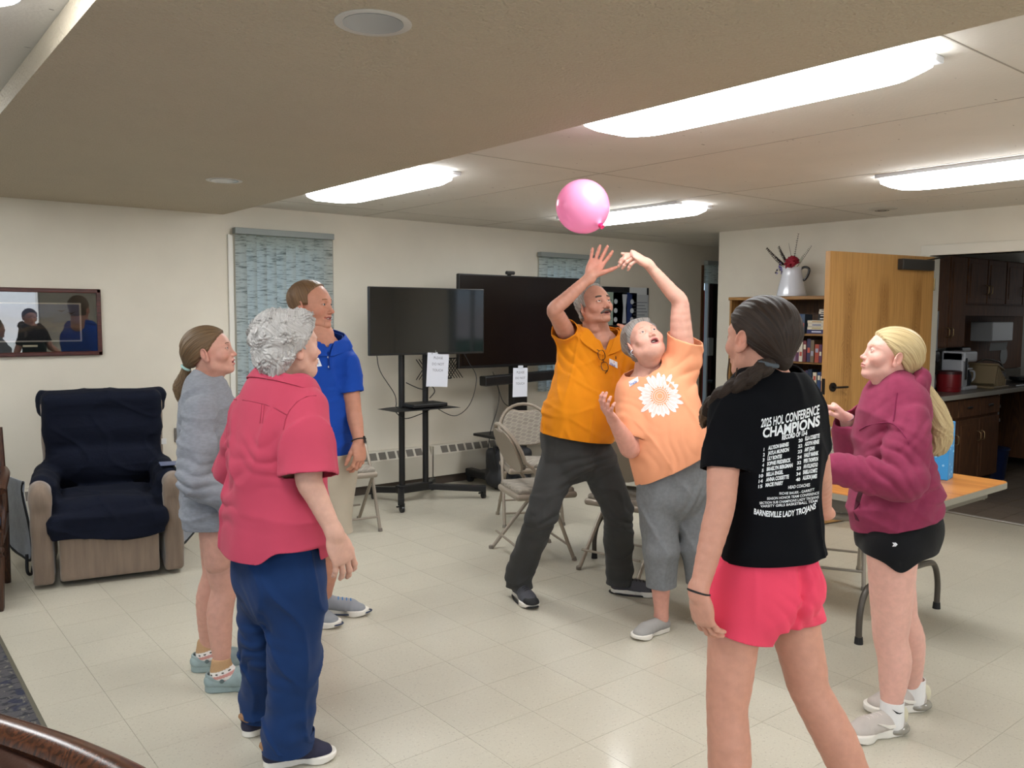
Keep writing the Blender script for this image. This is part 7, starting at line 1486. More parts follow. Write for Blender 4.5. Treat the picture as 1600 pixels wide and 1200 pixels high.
def px_tag(root, tr, quad, text=None, box=None, name='name_tag', slant=0.):
    decal(tr, [quad], name, mat('tag_white', 0xe9ebef, .7), root, .004)
    if text:
        x, y, sz, a = box; ca, sa = math.cos(a), math.sin(a)
        decal(tr, [[(x+(p[0]*ca+p[1]*sa)*sz, y+(p[0]*sa-p[1]*ca)*sz) for p in t] for t in text_polys(text, .01)], 'tag_lettering', mat('tag_ink', 0x2a4aa8, .6), root, .0055)

# ---------------------------------------------------------------- 4  man in the orange polo, arm up at the balloon
def man_orange():
    D = 4.55; root = person('person in an orange polo and charcoal trousers reaching up at the balloon', *Q(900, 940, D)[:2]); sk = srgb(0xc08b76)[:3]
    fa = -112; F_ = ang(fa); Rt = np.cross(F_, UP); S = []; T = []          # Rt (his right) is the picture's left
    o = dict(HD, skin=sk, lip=srgb(0xa06a60)[:3], mouth='ajar', neck=.060, jaw=1.06, chin=1.05, nose=1.25, nosew=1.2, eye=.75, wrinkle=1., fat=.002, brow=1.2, iris=0x4a3a2c, gz=.3, ear=1.1, necklen=.11)
    hf = ang(-97); M = head_frame(hf*math.cos(.30)+UP*math.sin(.30), UP-V(*RCAM[:, 0])*.06, Q(929, 477, D-.02), 1.02)
    f, base = mk_head(root, o, M, S, T)
    gm = hair_mat('grey_hair', srgb(0x4c4844), srgb(0xb8b2aa), freq=1.3)
    def tk(P):
        x, y, z = P; hl = np.where(y > .015, .05+(y-.015)*2.2, np.where(y > -.006, -.01, np.where(y > -.03, -.02, -.07)))
        return (np.clip((z-hl)*.8, -.01, .0105)+wave(P, (60, 60, 40), 3)*F32(.0018)).astype(F32)
    patch(base, M, root, 'hair', gm, tk, strands((0, -.07, .09), (0, -.3, 1)))
    bm_ = mat('dark_brow', 0x4c4039, .85); brows(f, M, root, bm_, o, .0032, 1.35)
    def mo_(P):
        x, y, z = P; ax = np.abs(x); zc = -.0535-.010*sstep(.008, .030, ax); q = ((ax-.012)/.021)**4+((z-zc)/(.0070))**2
        return (np.where(y > .055, F32(.0055)*(1-q), -.01).clip(-.01, 1)+wave(P, (170, 60, 90), 2)*F32(.0009)).astype(F32)
    patch(f, M, root, 'moustache', mat('grey_moustache', 0x5c524c, .9, bump=.001, bscale=700), mo_)
    G = cloth('orange_polo', 0xe08912, .85, bump=.0006)
    rows = secs([(934, 518, D, .065, .058, fa), (934, 530, D, .140, .090, fa), (932, 548, D, .205, .112, fa), (925, 580, D, .205, .130, fa), (915, 625, D-.03, .205, .160, fa), (905, 660, D-.03, .205, .165, fa), (898, 690, D-.02, .200, .155, fa), (893, 720, D, .195, .150, fa)])
    g = Cloth([r[0] for r in rows], .34, .0055); g.f.loft(rows, k=.0)
    shR = Q(890, 530, D-.02); elR = Q(866, 484, D-.26); wrR = Q(923, 432, D-.24)
    shL = Q(980, 560, D+.04); elL = Q(1022, 600, D+.22); wrL = Q(991, 530, D+.16)
    g.sleeve([(Q(905, 548, D), shR, .085, .070), (shR, lerp(shR, elR, .75), .070, .066)], lerp(shR, elR, .38), elR-shR+V(0, 0, .0), k=.04)
    g.sleeve([(shL, lerp(shL, elL, .85), .066, .068)], lerp(shL, elL, .62), elL-shL, k=.04)
    x, y, z = g.f.full()
    g.fold(lambda P: (wave(P, (6, 6, 4), 61)*F32(.005)+crease(P, (4, 4, 1.5), 62, .010)+crease(P, (2, 2, 6), 63, .005)+pleat(P, Q(880, 565, D)+F_*.08, .11, UP*.5+Rt*-.9, .045, .012, 2)+pleat(P, Q(975, 590, D)+F_*.06, .10, UP*.5+Rt, .05, .010, 3)+pleat(P, Q(850, 650, D), .12, UP+Rt*.4, .05, .010, 4)).astype(F32))
    g.neck(Q(934, 519, D), UP+F_*.40, .110); pn = polo_neck(g, Q(934, 519, D), F_, Rt, UP+F_*.40, Q(938, 550, D-.1)[2]); u = (x*F32(RCAM[0][0])+y*F32(RCAM[1][0]))-F32(Q(895, 680, D) @ RCAM[:, 0]-0*.1)
    hz = Q(897, 681, D)[2]-u*F32(.16)+np.cos(u*20)*F32(.0); g.cutfield(hz-z)
    ob, v, F = g.build('polo_shirt', G, root); tr = bvh(v, F)
    collar_band(g, pn, G, root)
    P = [on_px(tr, 937-i*.3, 547+i*5, .002)[0] for i in range(6)]; P = [p for p in P if p is not None]; mb = MB(); mb.tube(P, .015, 10, flat=.12); mb.build('placket', G, root, smooth=True)
    # spectacles hanging from the placket
    fr = mat('black_frame', 0x17120f, .3)
    def rim(cx, cy, w, h, tilt, nm='spectacle_rim'):
        P = []
        for a in np.linspace(0, 2*PI, 21)[:-1]:
            dx = w*np.sign(math.cos(a))*abs(math.cos(a))**.75; dy = h*np.sign(math.sin(a))*abs(math.sin(a))**.75; p = on_px(tr, cx+dx*math.cos(tilt)-dy*math.sin(tilt), cy+dx*math.sin(tilt)+dy*math.cos(tilt), .012)[0]
            if p is not None: P.append(p)
        mb = MB(); mb.tube(P, .0019, 6, closed=True); return mb.build(nm, fr, root, smooth=True)
    rim(938.5, 555, 5.6, 7, -.35); rim(943.5, 573, 5.6, 7.5, -.25)
    for a, b in (((941, 561), (942, 566)), ((931, 547), (935, 549)), ((948, 580), (944, 584))):
        p = on_px(tr, *a, .012)[0]; q = on_px(tr, *b, .012)[0]; mb = MB(); mb.tube([p, q], .0022, 6); mb.build('spectacle_bridge', fr, root, smooth=True)
    px_tag(root, tr, [(952, 560), (964, 566), (964.5, 575.5), (951.5, 569)], 'Dick', (952.3, 569.2, 4.6, .45))
    decal(tr, [[(961, 556), (962.5, 557), (962.5, 562), (961, 561)]], 'chest_emblem', mat('dark_emblem', 0x40240c, .8), root, .003)
    S.append(core(rows, -.035, [], sk)); T.append(flat_tint(S[-1][0], sk)); S.append(neck_mesh(M, o, rows[0][0], sk)); T.append(flat_tint(S[-1][0], sk))
    camd = -V(*RCAM[:, 2])
    S.append(arm_hand(shR, elR, wrR, hframe(Q(937, 400, D-.20)-wrR, -camd+V(*RCAM[:, 0])*.1), True, (.047, .037, .036, .026), 1.06, curl=(8, 10, 6), spread=10, thumb=(52, 0, 5))); tt = flat_tint(S[-1][0], sk); d = ((S[-1][0]-wrR) @ unit(Q(937, 400, D-.2)-wrR)); tt = tt*(1-.22*sstep(.0, .06, d)[:, None]*np.array([-.25, .45, .40])); T.append(tt)
    S.append(arm_hand(shL, elL, wrL, hframe(Q(981, 498, D+.10)-wrL, V(*RCAM[:, 0])*1.-camd*.2), False, (.052, .044, .042, .028), 1.0, h=.0036, curl=(75, 80, 45), spread=2, thumb=(30, 30, 30))); T.append(flat_tint(S[-1][0], sk))
    P_ = cloth('charcoal_trousers', 0x3c3c3b, .85, noise=.07)
    aR = V(*Q(812, 945, D)[:2], .09)-camd*V(1, 1, 0)*.10; aL = V(*Q(968, 925, 4.72)[:2], .09)
    kR = Q(847, 805, D-.08); kL = Q(965, 800, D+.03)
    g = Cloth([Q(900, 690, D), aR, aL], .22, .0055)
    g.f.loft(secs([(902, 640, D, .170, .128, fa), (897, 672, D, .183, .138, fa), (900, 700, D, .190, .142, fa), (903, 716, D, .172, .126, fa)]), k=.02)
    for hp, kn, an, sg in ((Q(873, 716, D-.01), kR, aR, 1), (Q(934, 716, D+.01), kL, aL, -1)):
        g.f.cone(hp, kn, .102, .083, k=.015); g.f.cone(kn, an+UP*.05, .083, .074, k=.01); g.f.cone(an+UP*.05, an-UP*.06, .074, .074, k=.02)
    g.fold(lambda P: (wave(P, (7, 7, 4), 71)*F32(.005)+crease(P, (2.5, 2.5, 5), 75, .006)+pleat(P, Q(905, 740, D)+F_*.06, .15, UP+Rt*.2, .055, .012, 2)+pleat(P, kR+F_*.04, .12, UP+Rt*.4, .06, .011, 3)+pleat(P, kL+F_*.04, .12, UP-Rt*.4, .06, .011, 4)+wave(P, (5, 5, 12), 72)*F32(.0035)*sstep(.30, .10, P[2])).astype(F32))
    g.hem((0, 0, .055), -UP).hem(Q(897, 650, D), UP); g.build('trousers', P_, root)
    um = mat('charcoal_mesh', 0x4a4a50, .85, bump=.0006, bscale=500); wm = mat('white_rubber', 0xe3ded4, .6); bk = mat('black_lace', 0x121214, .7)
    def acc(R, c, s, w):
        mb = MB(); arc = [(w*1.0*math.cos(a), .135*s+.142*s*math.sin(a), .006+.012*max(math.sin(a), 0)**4) for a in np.linspace(0, 2*PI, 41)[:-1]]
        mb.tube([R @ V(q)+c for q in arc], .0055, 6, closed=True); out = [mb.build('outsole', bk, None, smooth=True)]
        f = Field((-.07, .15*s, .0), (.07, .31, .09), .004); f.ell((0, .225*s, .030), (w*.86, .050*s, .030), k=0); f.a = np.maximum(f.a, F32(.026)-f.full()[2]); f.cone((0, .17*s, .09), (0, .215*s, .075), .035, k=.006, op='sub'); v, F = f.mesh(); out.append(qmesh(v @ R.T+c, F, 'toe_cap', bk, None)); return out
    for a, d in ((aR, -110), (aL, -52)): shoe(root, 'sneaker', V(a[0], a[1], 0)-ang(d)*.05, 0, ang(d), .285, .105, um, wm, bk, hs=.030, height=.09, accent=acc)
    finish_body(root, S, T, SKIN)

# ---------------------------------------------------------------- 5  woman in the sunflower T-shirt, leaning back
def woman_flower():
    D = 4.15; root = person('person in a peach daisy T-shirt leaning back with one arm raised', *Q(1030, 980, D)[:2]); sk = srgb(0xd8a492)[:3]
    R0, U0, C0 = V(*RCAM[:, 0]), -V(*RCAM[:, 1]), -V(*RCAM[:, 2])       # picture right, picture up, towards the camera
    fa = -122; F_ = ang(fa); Rt = np.cross(F_, UP); S = []; T = []
    o = dict(HD, skin=sk, lip=srgb(0xb06a66)[:3], mouth='open', neck=.056, fat=.012, wrinkle=.7, nose=.9, jaw=1.05, eye=.55, brow=.6, iris=0x4c5a66, gz=.1, h=.0024, necklen=.08)
    M = head_frame(R0*.14+U0*.58+C0*.80, U0*.74-R0*.36-C0*.56, Q(1006, 533, D-.02), 1.0)
    f, base = mk_head(root, o, M, S, T)
    hm = hair_mat('salt_hair', srgb(0x45403c), srgb(0xa8a29c), freq=.9)
    g = base.copy(); x, y, z = g.full(); hl = np.where(y > .0, -.002+(y-.0)*1.0, np.where(y > -.02, -.03, -.075)); t = np.clip((z-hl)*.9, -.012, .016)
    g.a = (g.a-t.astype(F32)).astype(F32); g.ell((0, -.045, .030), (.086, .090, .085), k=.02)
    g.disp(lambda P: (wave(P, (22, 12, 14), 5)*F32(.004)).astype(F32)); g.a = np.maximum(g.a, ((x*0+hl)-z-F32(.004)).astype(F32)); ear_cut(g); v, F = g.mesh(); qmesh(xf(v, M), F, 'hair', hm, root, strand=strands((0, -.04, .10), (0, -.2, 1))(v))
    brows(f, M, root, mat('pale_brow', 0xa88678, .8), o, .0010, .7)
    q = xf(V(.078, -.004, -.052)[None], M)[0]; q = q+R0*0
    er = xf(V(-.084, -.004, -.050)[None], M)[0]; er = xf(V(.084, .000, -.050)[None], M)[0]; mb = MB(); mb.tube([er+(math.cos(a)*R0+math.sin(a)*U0)*.011 for a in np.linspace(0, 2*PI, 17)[:-1]], .0022, 6, closed=True); mb.build('earring', mat('silver', 0xc8c8cc, .2, 1.), root, smooth=True)
    tm = MB()
    for i in range(-4, 5):
        xx = i*.0042; yb = .074-xx*xx*9; b = MB().bbox((xx-.0020, yb-.003, -.0635), (xx+.0020, yb+.001, -.0575), .0006); tm.add(xf(np.array(b.v), M), b.f)
    tm.build('teeth', mat('teeth', 0xe8e0d2, .25), root, smooth=True)
    G = cloth('peach_tee', 0xf2a57c, .85, noise=.03)
    def sec(px, py, dh, a, b, roll):
        sd = unit(-R0*math.cos(roll)-U0*math.sin(roll)-C0*.10); fr = unit(C0-sd*(C0 @ sd)); return (Q(px, py, dh), sd, fr, a, b)
    rows = [sec(1010, 577, D, .068, .060, .40), sec(1016, 590, D, .150, .095, .42), sec(1024, 612, D-.01, .195, .120, .40), sec(1033, 645, D-.02, .198, .150, .36), sec(1042, 685, D-.03, .198, .160, .40), sec(1050, 720, D-.02, .200, .160, .42), sec(1056, 748, D, .200, .155, .44), sec(1064, 778, D, .195, .150, .44)]
    g = Cloth([r[0] for r in rows], .33, .0055); g.f.loft(rows, k=.0)
    shL = Q(1067, 568, D-.02); elL = Q(1062, 471, D-.08); wrL = Q(1011, 411, D-.14)
    shR = Q(986, 620, D-.03); elR = Q(985, 700, D-.10); wrR = Q(957, 655, D-.24)
    g.sleeve([(Q(1055, 590, D), shL, .085, .080), (shL, Q(1073, 505, D-.05), .080, .092)], Q(1071, 528, D-.04), Q(1073, 500, D-.05)-Q(1068, 560, D)+R0*.05, k=.05)
    g.sleeve([(shR, lerp(shR, elR, .9), .068, .078)], lerp(shR, elR, .80), elR-shR+R0*-.08, k=.04)
    x, y, z = g.f.full()
    def fo(P):
        x, y, z = P; w = x*F32(RCAM[0][0])+y*F32(RCAM[1][0])
        return (wave(P, (6, 6, 4), 81)*F32(.005)+crease((w+z*F32(.8), w*0, w-z), (4, 1, 1.2), 83, .007)+pleat(P, Q(1078, 580, D-.05), .12, UP*.8-R0*.6, .065, .009, 2)+pleat(P, Q(1050, 725, D-.1), .14, R0+UP*.3, .06, .009, 3)+pleat(P, Q(992, 660, D-.06), .09, UP+R0*.5, .045, .010, 5)).astype(F32)
    g.fold(fo); g.neck(Q(1008, 581, D), -(rows[3][0]-rows[0][0])/np.linalg.norm(rows[3][0]-rows[0][0])+C0*.45, .105)
    n = unit(np.cross(Q(1100, 706, D)-Q(998, 756, D), C0)); n = n if n[2] < 0 else -n; g.hem(Q(998, 756, D), n); ob, v, F = g.build('daisy_tshirt', G, root); tr = bvh(v, F)
    # the printed daisy
    pet = mat('print_white', 0xf2e3df, .8); ln = mat('print_peach', 0xe0a184, .8); rs = random.Random(5); polys = []; lines = []; cx, cy = 1031, 619
    for i in range(23):
        a = 2*PI*i/23+rs.uniform(-.04, .04); L = rs.uniform(33, 39)*(1.0 if i % 2 else .9); w = 7.4
        ca, sa = math.cos(a), math.sin(a); prof = [(12.5, 0), (16, .55), (22, .95), (28, 1.), (L-3, .7), (L, 0)]
        out = [(r, q*w*.5) for r, q in prof]+[(r, -q*w*.5) for r, q in prof[-2:0:-1]]
        polys.append([(cx+r*ca-q*sa, cy+r*sa+q*ca) for r, q in out])
        for sg in (-1, 1): lines.append([(cx+r*ca-q*sa, cy+r*sa+q*ca) for r, q in ((15, sg*.5), (L-7, sg*1.1), (L-7, sg*1.1+.35), (15, sg*.5+.35))])
    decal(tr, polys, 'daisy_petals', pet, root, .0022); decal(tr, lines, 'petal_lines', ln, root, .0032)
    rg = []
    for r0, r1 in ((11.2, 12.2), (8.2, 9.0), (4.6, 5.3)):
        for i in range(24):
            a, b = 2*PI*i/24, 2*PI*(i+.8)/24; rg.append([(cx+r*math.cos(t), cy+r*math.sin(t)) for r, t in ((r0, a), (r1, a), (r1, b), (r0, b))])
    decal(tr, rg, 'daisy_centre', pet, root, .0026)
    px_tag(root, tr, [(983, 597), (997, 589), (998, 596), (984, 605)], 'Sharla', (985, 603, 5.0, -.5))
    S.append(core(rows, -.035, [], sk)); T.append(flat_tint(S[-1][0], sk)); S.append(neck_mesh(M, o, rows[0][0], sk)); T.append(flat_tint(S[-1][0], sk))
    hl_ = arm_hand(shL, elL, wrL, hframe(Q(990, 398, D-.17)-wrL, U0*.85+C0*.65), False, (.056, .039, .035, .022), 1.0, curls=[(62, 18, 10), (66, 20, 10), (70, 22, 10), (74, 24, 12)], spread=3, thumb=(30, 10, 10)); S.append(hl_); T.append(flat_tint(hl_[0], sk))
    S.append(arm_hand(shR, elR, wrR, hframe(Q(945, 637, D-.30)-wrR, -R0*.6+C0*.6+U0*.2), True, (.062, .050, .045, .026), .95, curl=(22, 28, 18), spread=9, thumb=(50, 15, 10))); T.append(flat_tint(S[-1][0], sk)*np.array([1, .9, .9]))
    P_ = cloth('grey_marl', 0x77797b, .9, noise=.10, nscale=60)
    aA = V(*Q(1033, 975, D-.02)[:2], .075); aB = V(*Q(1098, 960, D+.06)[:2], .075)
    g = Cloth([Q(1050, 730, D), aA, aB], .22, .006)
    g.f.loft(secs([(1042, 680, D, .165, .125, fa), (1047, 705, D, .176, .135, fa), (1050, 722, D, .182, .140, fa), (1052, 745, D, .185, .145, fa), (1053, 770, D, .175, .140, fa)]), k=.02)
    hA, hB = Q(1029, 778, D-.01), Q(1082, 775, D+.02); kA, kB = Q(1033, 860, D-.04), Q(1090, 855, D+.0)
    for hp, kn, an in ((hA, kA, aA), (hB, kB, aB)): g.f.cone(hp, kn, .098, .084, k=.02); g.f.cone(kn, an, .084, .066, k=.02)
    g.fold(lambda P: (wave(P, (7, 7, 3), 91)*F32(.006)+crease(P, (3, 3, 1.5), 92, .009)+pleat(P, Q(1065, 770, D)+F_*.08, .11, UP*.5+Rt, .05, .008, 2)).astype(F32)); g.hem((0, 0, Q(1036, 913, D)[2]), -UP).hem(Q(1045, 690, D), UP); g.build('capri_trousers', P_, root)
    lo, hi = bb([kA, kB, aA, aB], .10); g = Field(lo, hi, .005)
    for kn, an in ((kA, aA), (kB, aB)): leg(g, kn+UP*.08, kn, an, -F_, .06, .055, .052, .036); g.cone(an, an-UP*.035, .034, .03)
    S.append(g.mesh()); T.append(flat_tint(S[-1][0], sk)*np.array([.95, .88, .88]))
    um = mat('pale_grey_knit', 0x9b9894, .85, bump=.0005, bscale=450); wm = mat('white_rubber', 0xe3ded4, .6)
    for a, d in ((aA, 180), (aB, -110)): shoe(root, 'shoe', V(a[0], a[1], 0)-ang(d)*.05, 0, ang(d), .255, .092, um, wm, kind='slipon', hs=.026, height=.070)
    finish_body(root, S, T, SKIN)

# ---------------------------------------------------------------- 6  girl in the black T-shirt, seen from behind
def girl_black():
    D = 2.2; root = person('person seen from behind in a black lettered T-shirt and coral shorts', *Q(1190, 1300, D)[:2]); sk = srgb(0xc8917b)[:3]
    fa = 82; F_ = ang(fa); Rt = np.cross(F_, UP); S = []; T = []
    o = dict(HD, skin=sk, lip=srgb(0xb86a62)[:3], mouth='closed', neck=.044, nose=.8, jaw=.93, eye=.8, brow=.8, iris=0x4a3a2c)
    hf = ang(81); M = head_frame(hf, UP+V(*RCAM[:, 0])*.08, Q(1186, 529, D), .92)
    f, base = mk_head(root, o, M, S, T)
    hm = hair_mat('dark_brown_hair', srgb(0x140d09), srgb(0x3c2b20), freq=.8, rough=.58)
    TP = (.0, -.100, -.060); st = strands(TP, (0, 1, .5)); g = base.copy(); x, y, z = g.full()
    hl = np.where(y > .0, -.004+(y-.0)*.95, np.where(y > -.02, -.012, -.012-(-.02-y)*1.0)); t = np.clip(z-hl, -.012, .012)*.9
    g.a = (g.a-t.astype(F32)).astype(F32); g.ell((0, -.036, .024), (.082, .086, .082), k=.02); g.cone((0, -.075, -.01), TP, .058, .022, k=.03); g.disp(groove(TP, (0, 1, .5), 22, .0010)); g.a = np.maximum(g.a, ((x*0+hl)-z-F32(.002)).astype(F32)); ear_cut(g)
    v, F = g.mesh(); qmesh(xf(v, M), F, 'hair', hm, root, strand=st(v))
    tp = xf(V(TP)[None], M)[0]; tp = Q(1200, 570, D-.10)
    band(root, 'hair_tie', mat('slate_tie', 0x4a5158, .8), tp+V(0, 0, .002), V(.1, -.2, 1), .022, .006)
    pts = [tp, Q(1184, 581, D-.11), Q(1166, 594, D-.10), Q(1146, 606, D-.07), Q(1127, 618, D-.03), Q(1112, 633, D+.02), Q(1105, 648, D+.06)]
    sp = spline(pts, 5); m = len(sp)
    for k in range(3):                                                              # a plait of three locks
        P = []
        for i, p in enumerate(sp):
            tg = unit(sp[min(i+1, m-1)]-sp[max(i-1, 0)]); u = unit(np.cross(tg, UP)); w = np.cross(u, tg); a = i/m*13+k*2*PI/3; P.append(p+u*math.sin(a)*.009+w*math.sin(2*a)*.006)
        tail(root, 'braid_lock', hm, P[::2]+[P[-1]], (.013, .0145, .014, .012, .007), amp=.0010, nst=5, h=.0035)
    tail(root, 'braid_end', hair_mat('brown_tips', srgb(0x2a1a10), srgb(0x7a5a3c)), [Q(1104, 640, D+.05), Q(1100, 655, D+.05), Q(1099, 668, D+.04)], (.014, .012, .003), amp=.002, nst=5)
    for pp in ([Q(1140, 560, D-.06), Q(1137, 590, D-.04), Q(1142, 620, D-.06)], [Q(1152, 575, D-.08), Q(1147, 600, D-.06)], [Q(1215, 560, D-.08), Q(1232, 572, D-.05), Q(1238, 566, D-.03)]):
        mb = MB(); mb.tube(spline(pp, 6), .0022, 5); mb.build('loose_strand', mat('loose_hair', 0x4a3526, .6), root, smooth=True)
    G = cloth('black_tee', 0x05060b, .95, bump=.0004, sheen=.0)
    rows = secs([(1208, 592, D, .052, .048, fa), (1206, 606, D, .110, .078, fa), (1204, 624, D, .148, .092, fa), (1206, 665, D, .146, .106, fa), (1211, 720, D, .136, .108, fa), (1212, 770, D, .132, .106, fa), (1209, 820, D, .140, .118, fa), (1206, 862, D, .150, .128, fa), (1205, 900, D, .152, .130, fa)])
    g = Cloth([r[0] for r in rows], .27, .0045); g.f.loft(rows, k=.0)
    shL = Q(1136, 648, D-.02); elL = Q(1126, 790, D-.10); wrL = Q(1091, 928, D-.14)
    shR = Q(1260, 644, D+.06); elR = Q(1277, 735, D+.10); wrR = Q(1287, 800, D+.27)
    g.sleeve([(shL, lerp(shL, elL, .8), .048, .054)], lerp(shL, elL, .62), elL-shL, k=.05); g.sleeve([(shR, lerp(shR, elR, .85), .045, .050)], lerp(shR, elR, .62), elR-shR, k=.05)
    g.fold(lambda P: (wave(P, (8, 8, 5), 101)*F32(.003)+crease(P, (4, 4, 1.5), 102, .006)+wave(P, (5, 5, 14), 103)*F32(.003)*sstep(1.15, .95, P[2])).astype(F32))
    g.neck(Q(1207, 594, D), UP+F_*.35, .08); g.hem(Q(1205, 863, D), -UP+RCAM[:, 0]*.06); ob, v, F = g.build('black_tshirt', G, root); tr = bvh(v, F)
    wm = mat('print_white2', 0xe6e8ea, .75)
    def quad(u, vv):                                       # printed block, u across, v down
        a = V(1187, 654)*(1-u)+V(1280, 631)*u; b = V(1176, 806)*(1-u)+V(1270, 798)*u; return a*(1-vv)+b*vv
    polys = []
    def line(s, u0, u1, v0, hgt, bold=.01, arc=0.):
        T_ = fit_text(s, u0, u1, bold)
        for t in T_:
            P = []
            for q in t:
                um = (q[0]-(u0+u1)/2)/(max(u1-u0, 1e-3)/2); P.append(tuple(quad(q[0], v0-q[1]*hgt/.70+arc*(um*um))))
            polys.append(P)
    line('2025 HOL CONFERENCE', .03, 1.0, .105, .085, .025, -.012); line('CHAMPIONS', .07, 1.02, .215, .095, .035, -.012); line('RECORD OF 13-6', .40, .82, .268, .044, .045)
    L1 = [('1', 'ALLYSON BARNES', .52), ('2', 'JAYLA MUNSON', .53), ('3', 'LILY BONTES', .42), ('4', 'SOPHIE FREDERICK', .57), ('5', 'BRAELYN BERGMAN', .61), ('10', 'BELLA ENGEL', .46), ('14', 'ANNA COSSETTE', .56), ('15', 'MACIE PARRY', .47)]
    L2 = [('20', 'ELLA COSSETTE', 1.03), ('22', 'ADDYN HENSE', 1.03), ('23', 'AMY JOHN', .96), ('24', 'HAILEY MARNIK', 1.07), ('32', 'PIPER THOMPSON', 1.07), ('33', 'AVA FOLLINGSTAD', 1.08), ('34', 'ISABELLA SCHMITZ', 1.10), ('40', 'ALLISON JAMES', 1.08)]
    for i, (n_, s_, u1) in enumerate(L1): v0 = .345+i*.0535; line(n_, .105 if n_ == '1' else (.10 if len(n_) == 1 else .06), .115 if n_ == '1' else .13, v0, .032, .01 if n_ == '1' else .04); line(s_, .18, u1, v0-.004, .036, .045)
    for i, (n_, s_, u1) in enumerate(L2): v0 = .325+i*.0535; line(n_, .68, .75, v0, .030, .04); line(s_, .79, min(u1, 1.03), v0-.006, .036, .045)
    line('HEAD COACHES', .56, .92, .765, .030, .02)
    for s_, u0, u1, v0 in (('RICHIE BAUER - GARRETT', .42, 1.0, .82), ('SEASON HONOR TEAM CONFERENCE', .22, 1.08, .858), ('SECTION SUB CHAMPIONS LADY TROJANS', .10, 1.08, .896), ('VARSITY GIRLS BASKETBALL TEAM', .12, 1.06, .930)): line(s_, u0, u1, v0, .024, .015, -.01)
    line('BARNESVILLE LADY TROJANS', .02, 1.04, 1.035, .055, .03, -.055)
    decal(tr, polys, 'shirt_lettering', wm, root, .0014)
    S.append(core(rows, -.028, [], sk)); T.append(flat_tint(S[-1][0], sk)); S.append(neck_mesh(M, o, rows[0][0], sk)); T.append(flat_tint(S[-1][0], sk))
    S.append(arm_hand(shL, elL, wrL, hframe(Q(1104, 1000, D-.13)-wrL, -V(*RCAM[:, 0])+-V(*RCAM[:, 2])*.6), False, (.042, .035, .034, .0225), .92, h=.0028, curl=(22, 25, 15), spread=3, thumb=(20, 15, 10))); T.append(flat_tint(S[-1][0], sk)); fL = S[-1]
    S.append(arm_hand(shR, elR, wrR, hframe(V(*RCAM[:, 2])-V(*RCAM[:, 0])*.4+UP*.2, UP), True, (.042, .035, .034, .0225), .92, h=.004)); T.append(flat_tint(S[-1][0], sk))
    band(root, 'wrist_band', mat('black_elastic', 0x101012, .7), lerp(wrL, elL, .02), elL-wrL, .0275, .0028)
    SH = cloth('coral_shorts', 0xec4864, .8, noise=.04)
    cl_ = Q(1196, 920, D); hpL, hpR = Q(1154, 905, D-.02), Q(1224, 900, D+.04); kL, kR = Q(1136, 1108, D-.05), Q(1265, 1078, D+.02); aL = V(*Q(1134, 1405, D-.03)[:2], .085); aR = V(*Q(1372, 1320, D+.20)[:2], .085)
    aL = V(*(Q(1133, 1200, D-.06)[:2]), .085); aR = V(*(Q(1390, 1200, D+.04)[:2]), .085)
    g = Cloth([Q(1200, 870, D), Q(1200, 990, D)], .22, .005); g.f.loft(secs([(1204, 825, D, .122, .095, fa), (1204, 845, D, .130, .105, fa), (1201, 880, D, .136, .112, fa), (1196, 915, D, .138, .116, fa), (1194, 940, D, .132, .108, fa)]), k=.02)
    for s_, c in ((-1, Q(1160, 912, D)), (1, Q(1222, 908, D))): g.f.ell(c-F_*.050, (.070, .072, .080), k=.03)
    g.f.cone(hpL, lerp(hpL, kL, .65), .084, .084, k=.03); g.f.cone(hpR, lerp(hpR, kR, .65), .082, .082, k=.03)
    g.fold(lambda P: (wave(P, (7, 7, 5), 111)*F32(.003)+crease(P, (4, 4, 3), 113, .004)+pleat(P, Q(1205, 945, D)-F_*.08, .07, Rt*.7+UP*.7, .035, .010, 2)+pleat(P, Q(1222, 880, D)-F_*.08, .05, Rt, .025, .006, 3)+F32(.014)*np.exp(-(((P[0]-F32(cl_[0]))*F32(Rt[0])+(P[1]-F32(cl_[1]))*F32(Rt[1]))/F32(.010))**2)*(((P[0]-F32(cl_[0]))*F32(F_[0])+(P[1]-F32(cl_[1]))*F32(F_[1])) < 0)).astype(F32))
    x, y, z = g.f.full(); w = x*F32(RCAM[0][0])+y*F32(RCAM[1][0]); mid = Q(1195, 950, D) @ RCAM[:, 0]; l0 = Q(1105, 970, D); r0 = Q(1192, 993, D); r1 = Q(1282, 972, D)
    hz = np.where(w < mid, l0[2]+(w-F32(l0 @ RCAM[:, 0]))*F32((r0[2]-l0[2])/((r0-l0) @ RCAM[:, 0])), Q(1195, 968, D)[2]); g.cutfield(hz-z); g.hem(Q(1204, 835, D), UP); g.build('coral_shorts', SH, root)
    lo, hi = bb([hpL, hpR, aL, aR, kR], .13); g = Field(lo, hi, .0055); leg(g, hpL, kL, aL, -F_, .075, .054, .056, .036); leg(g, hpR, kR, aR, -F_, .074, .054, .056, .036)
    for a in (aL, aR): g.cone(a, a-UP*.04, .034, .03)
    S.append(g.mesh()); T.append(flat_tint(S[-1][0], sk))
    um = mat('white_trainer', 0xd8d6d2, .7); wr = mat('white_rubber', 0xe3ded4, .6)
    for a, d in ((aL, 90), (aR, 60)): shoe(root, 'sneaker', V(a[0], a[1], 0)-ang(d)*.05, 0, ang(d), .25, .092, um, wr, um, hs=.028, height=.085)
    finish_body(root, S, T, SKIN)

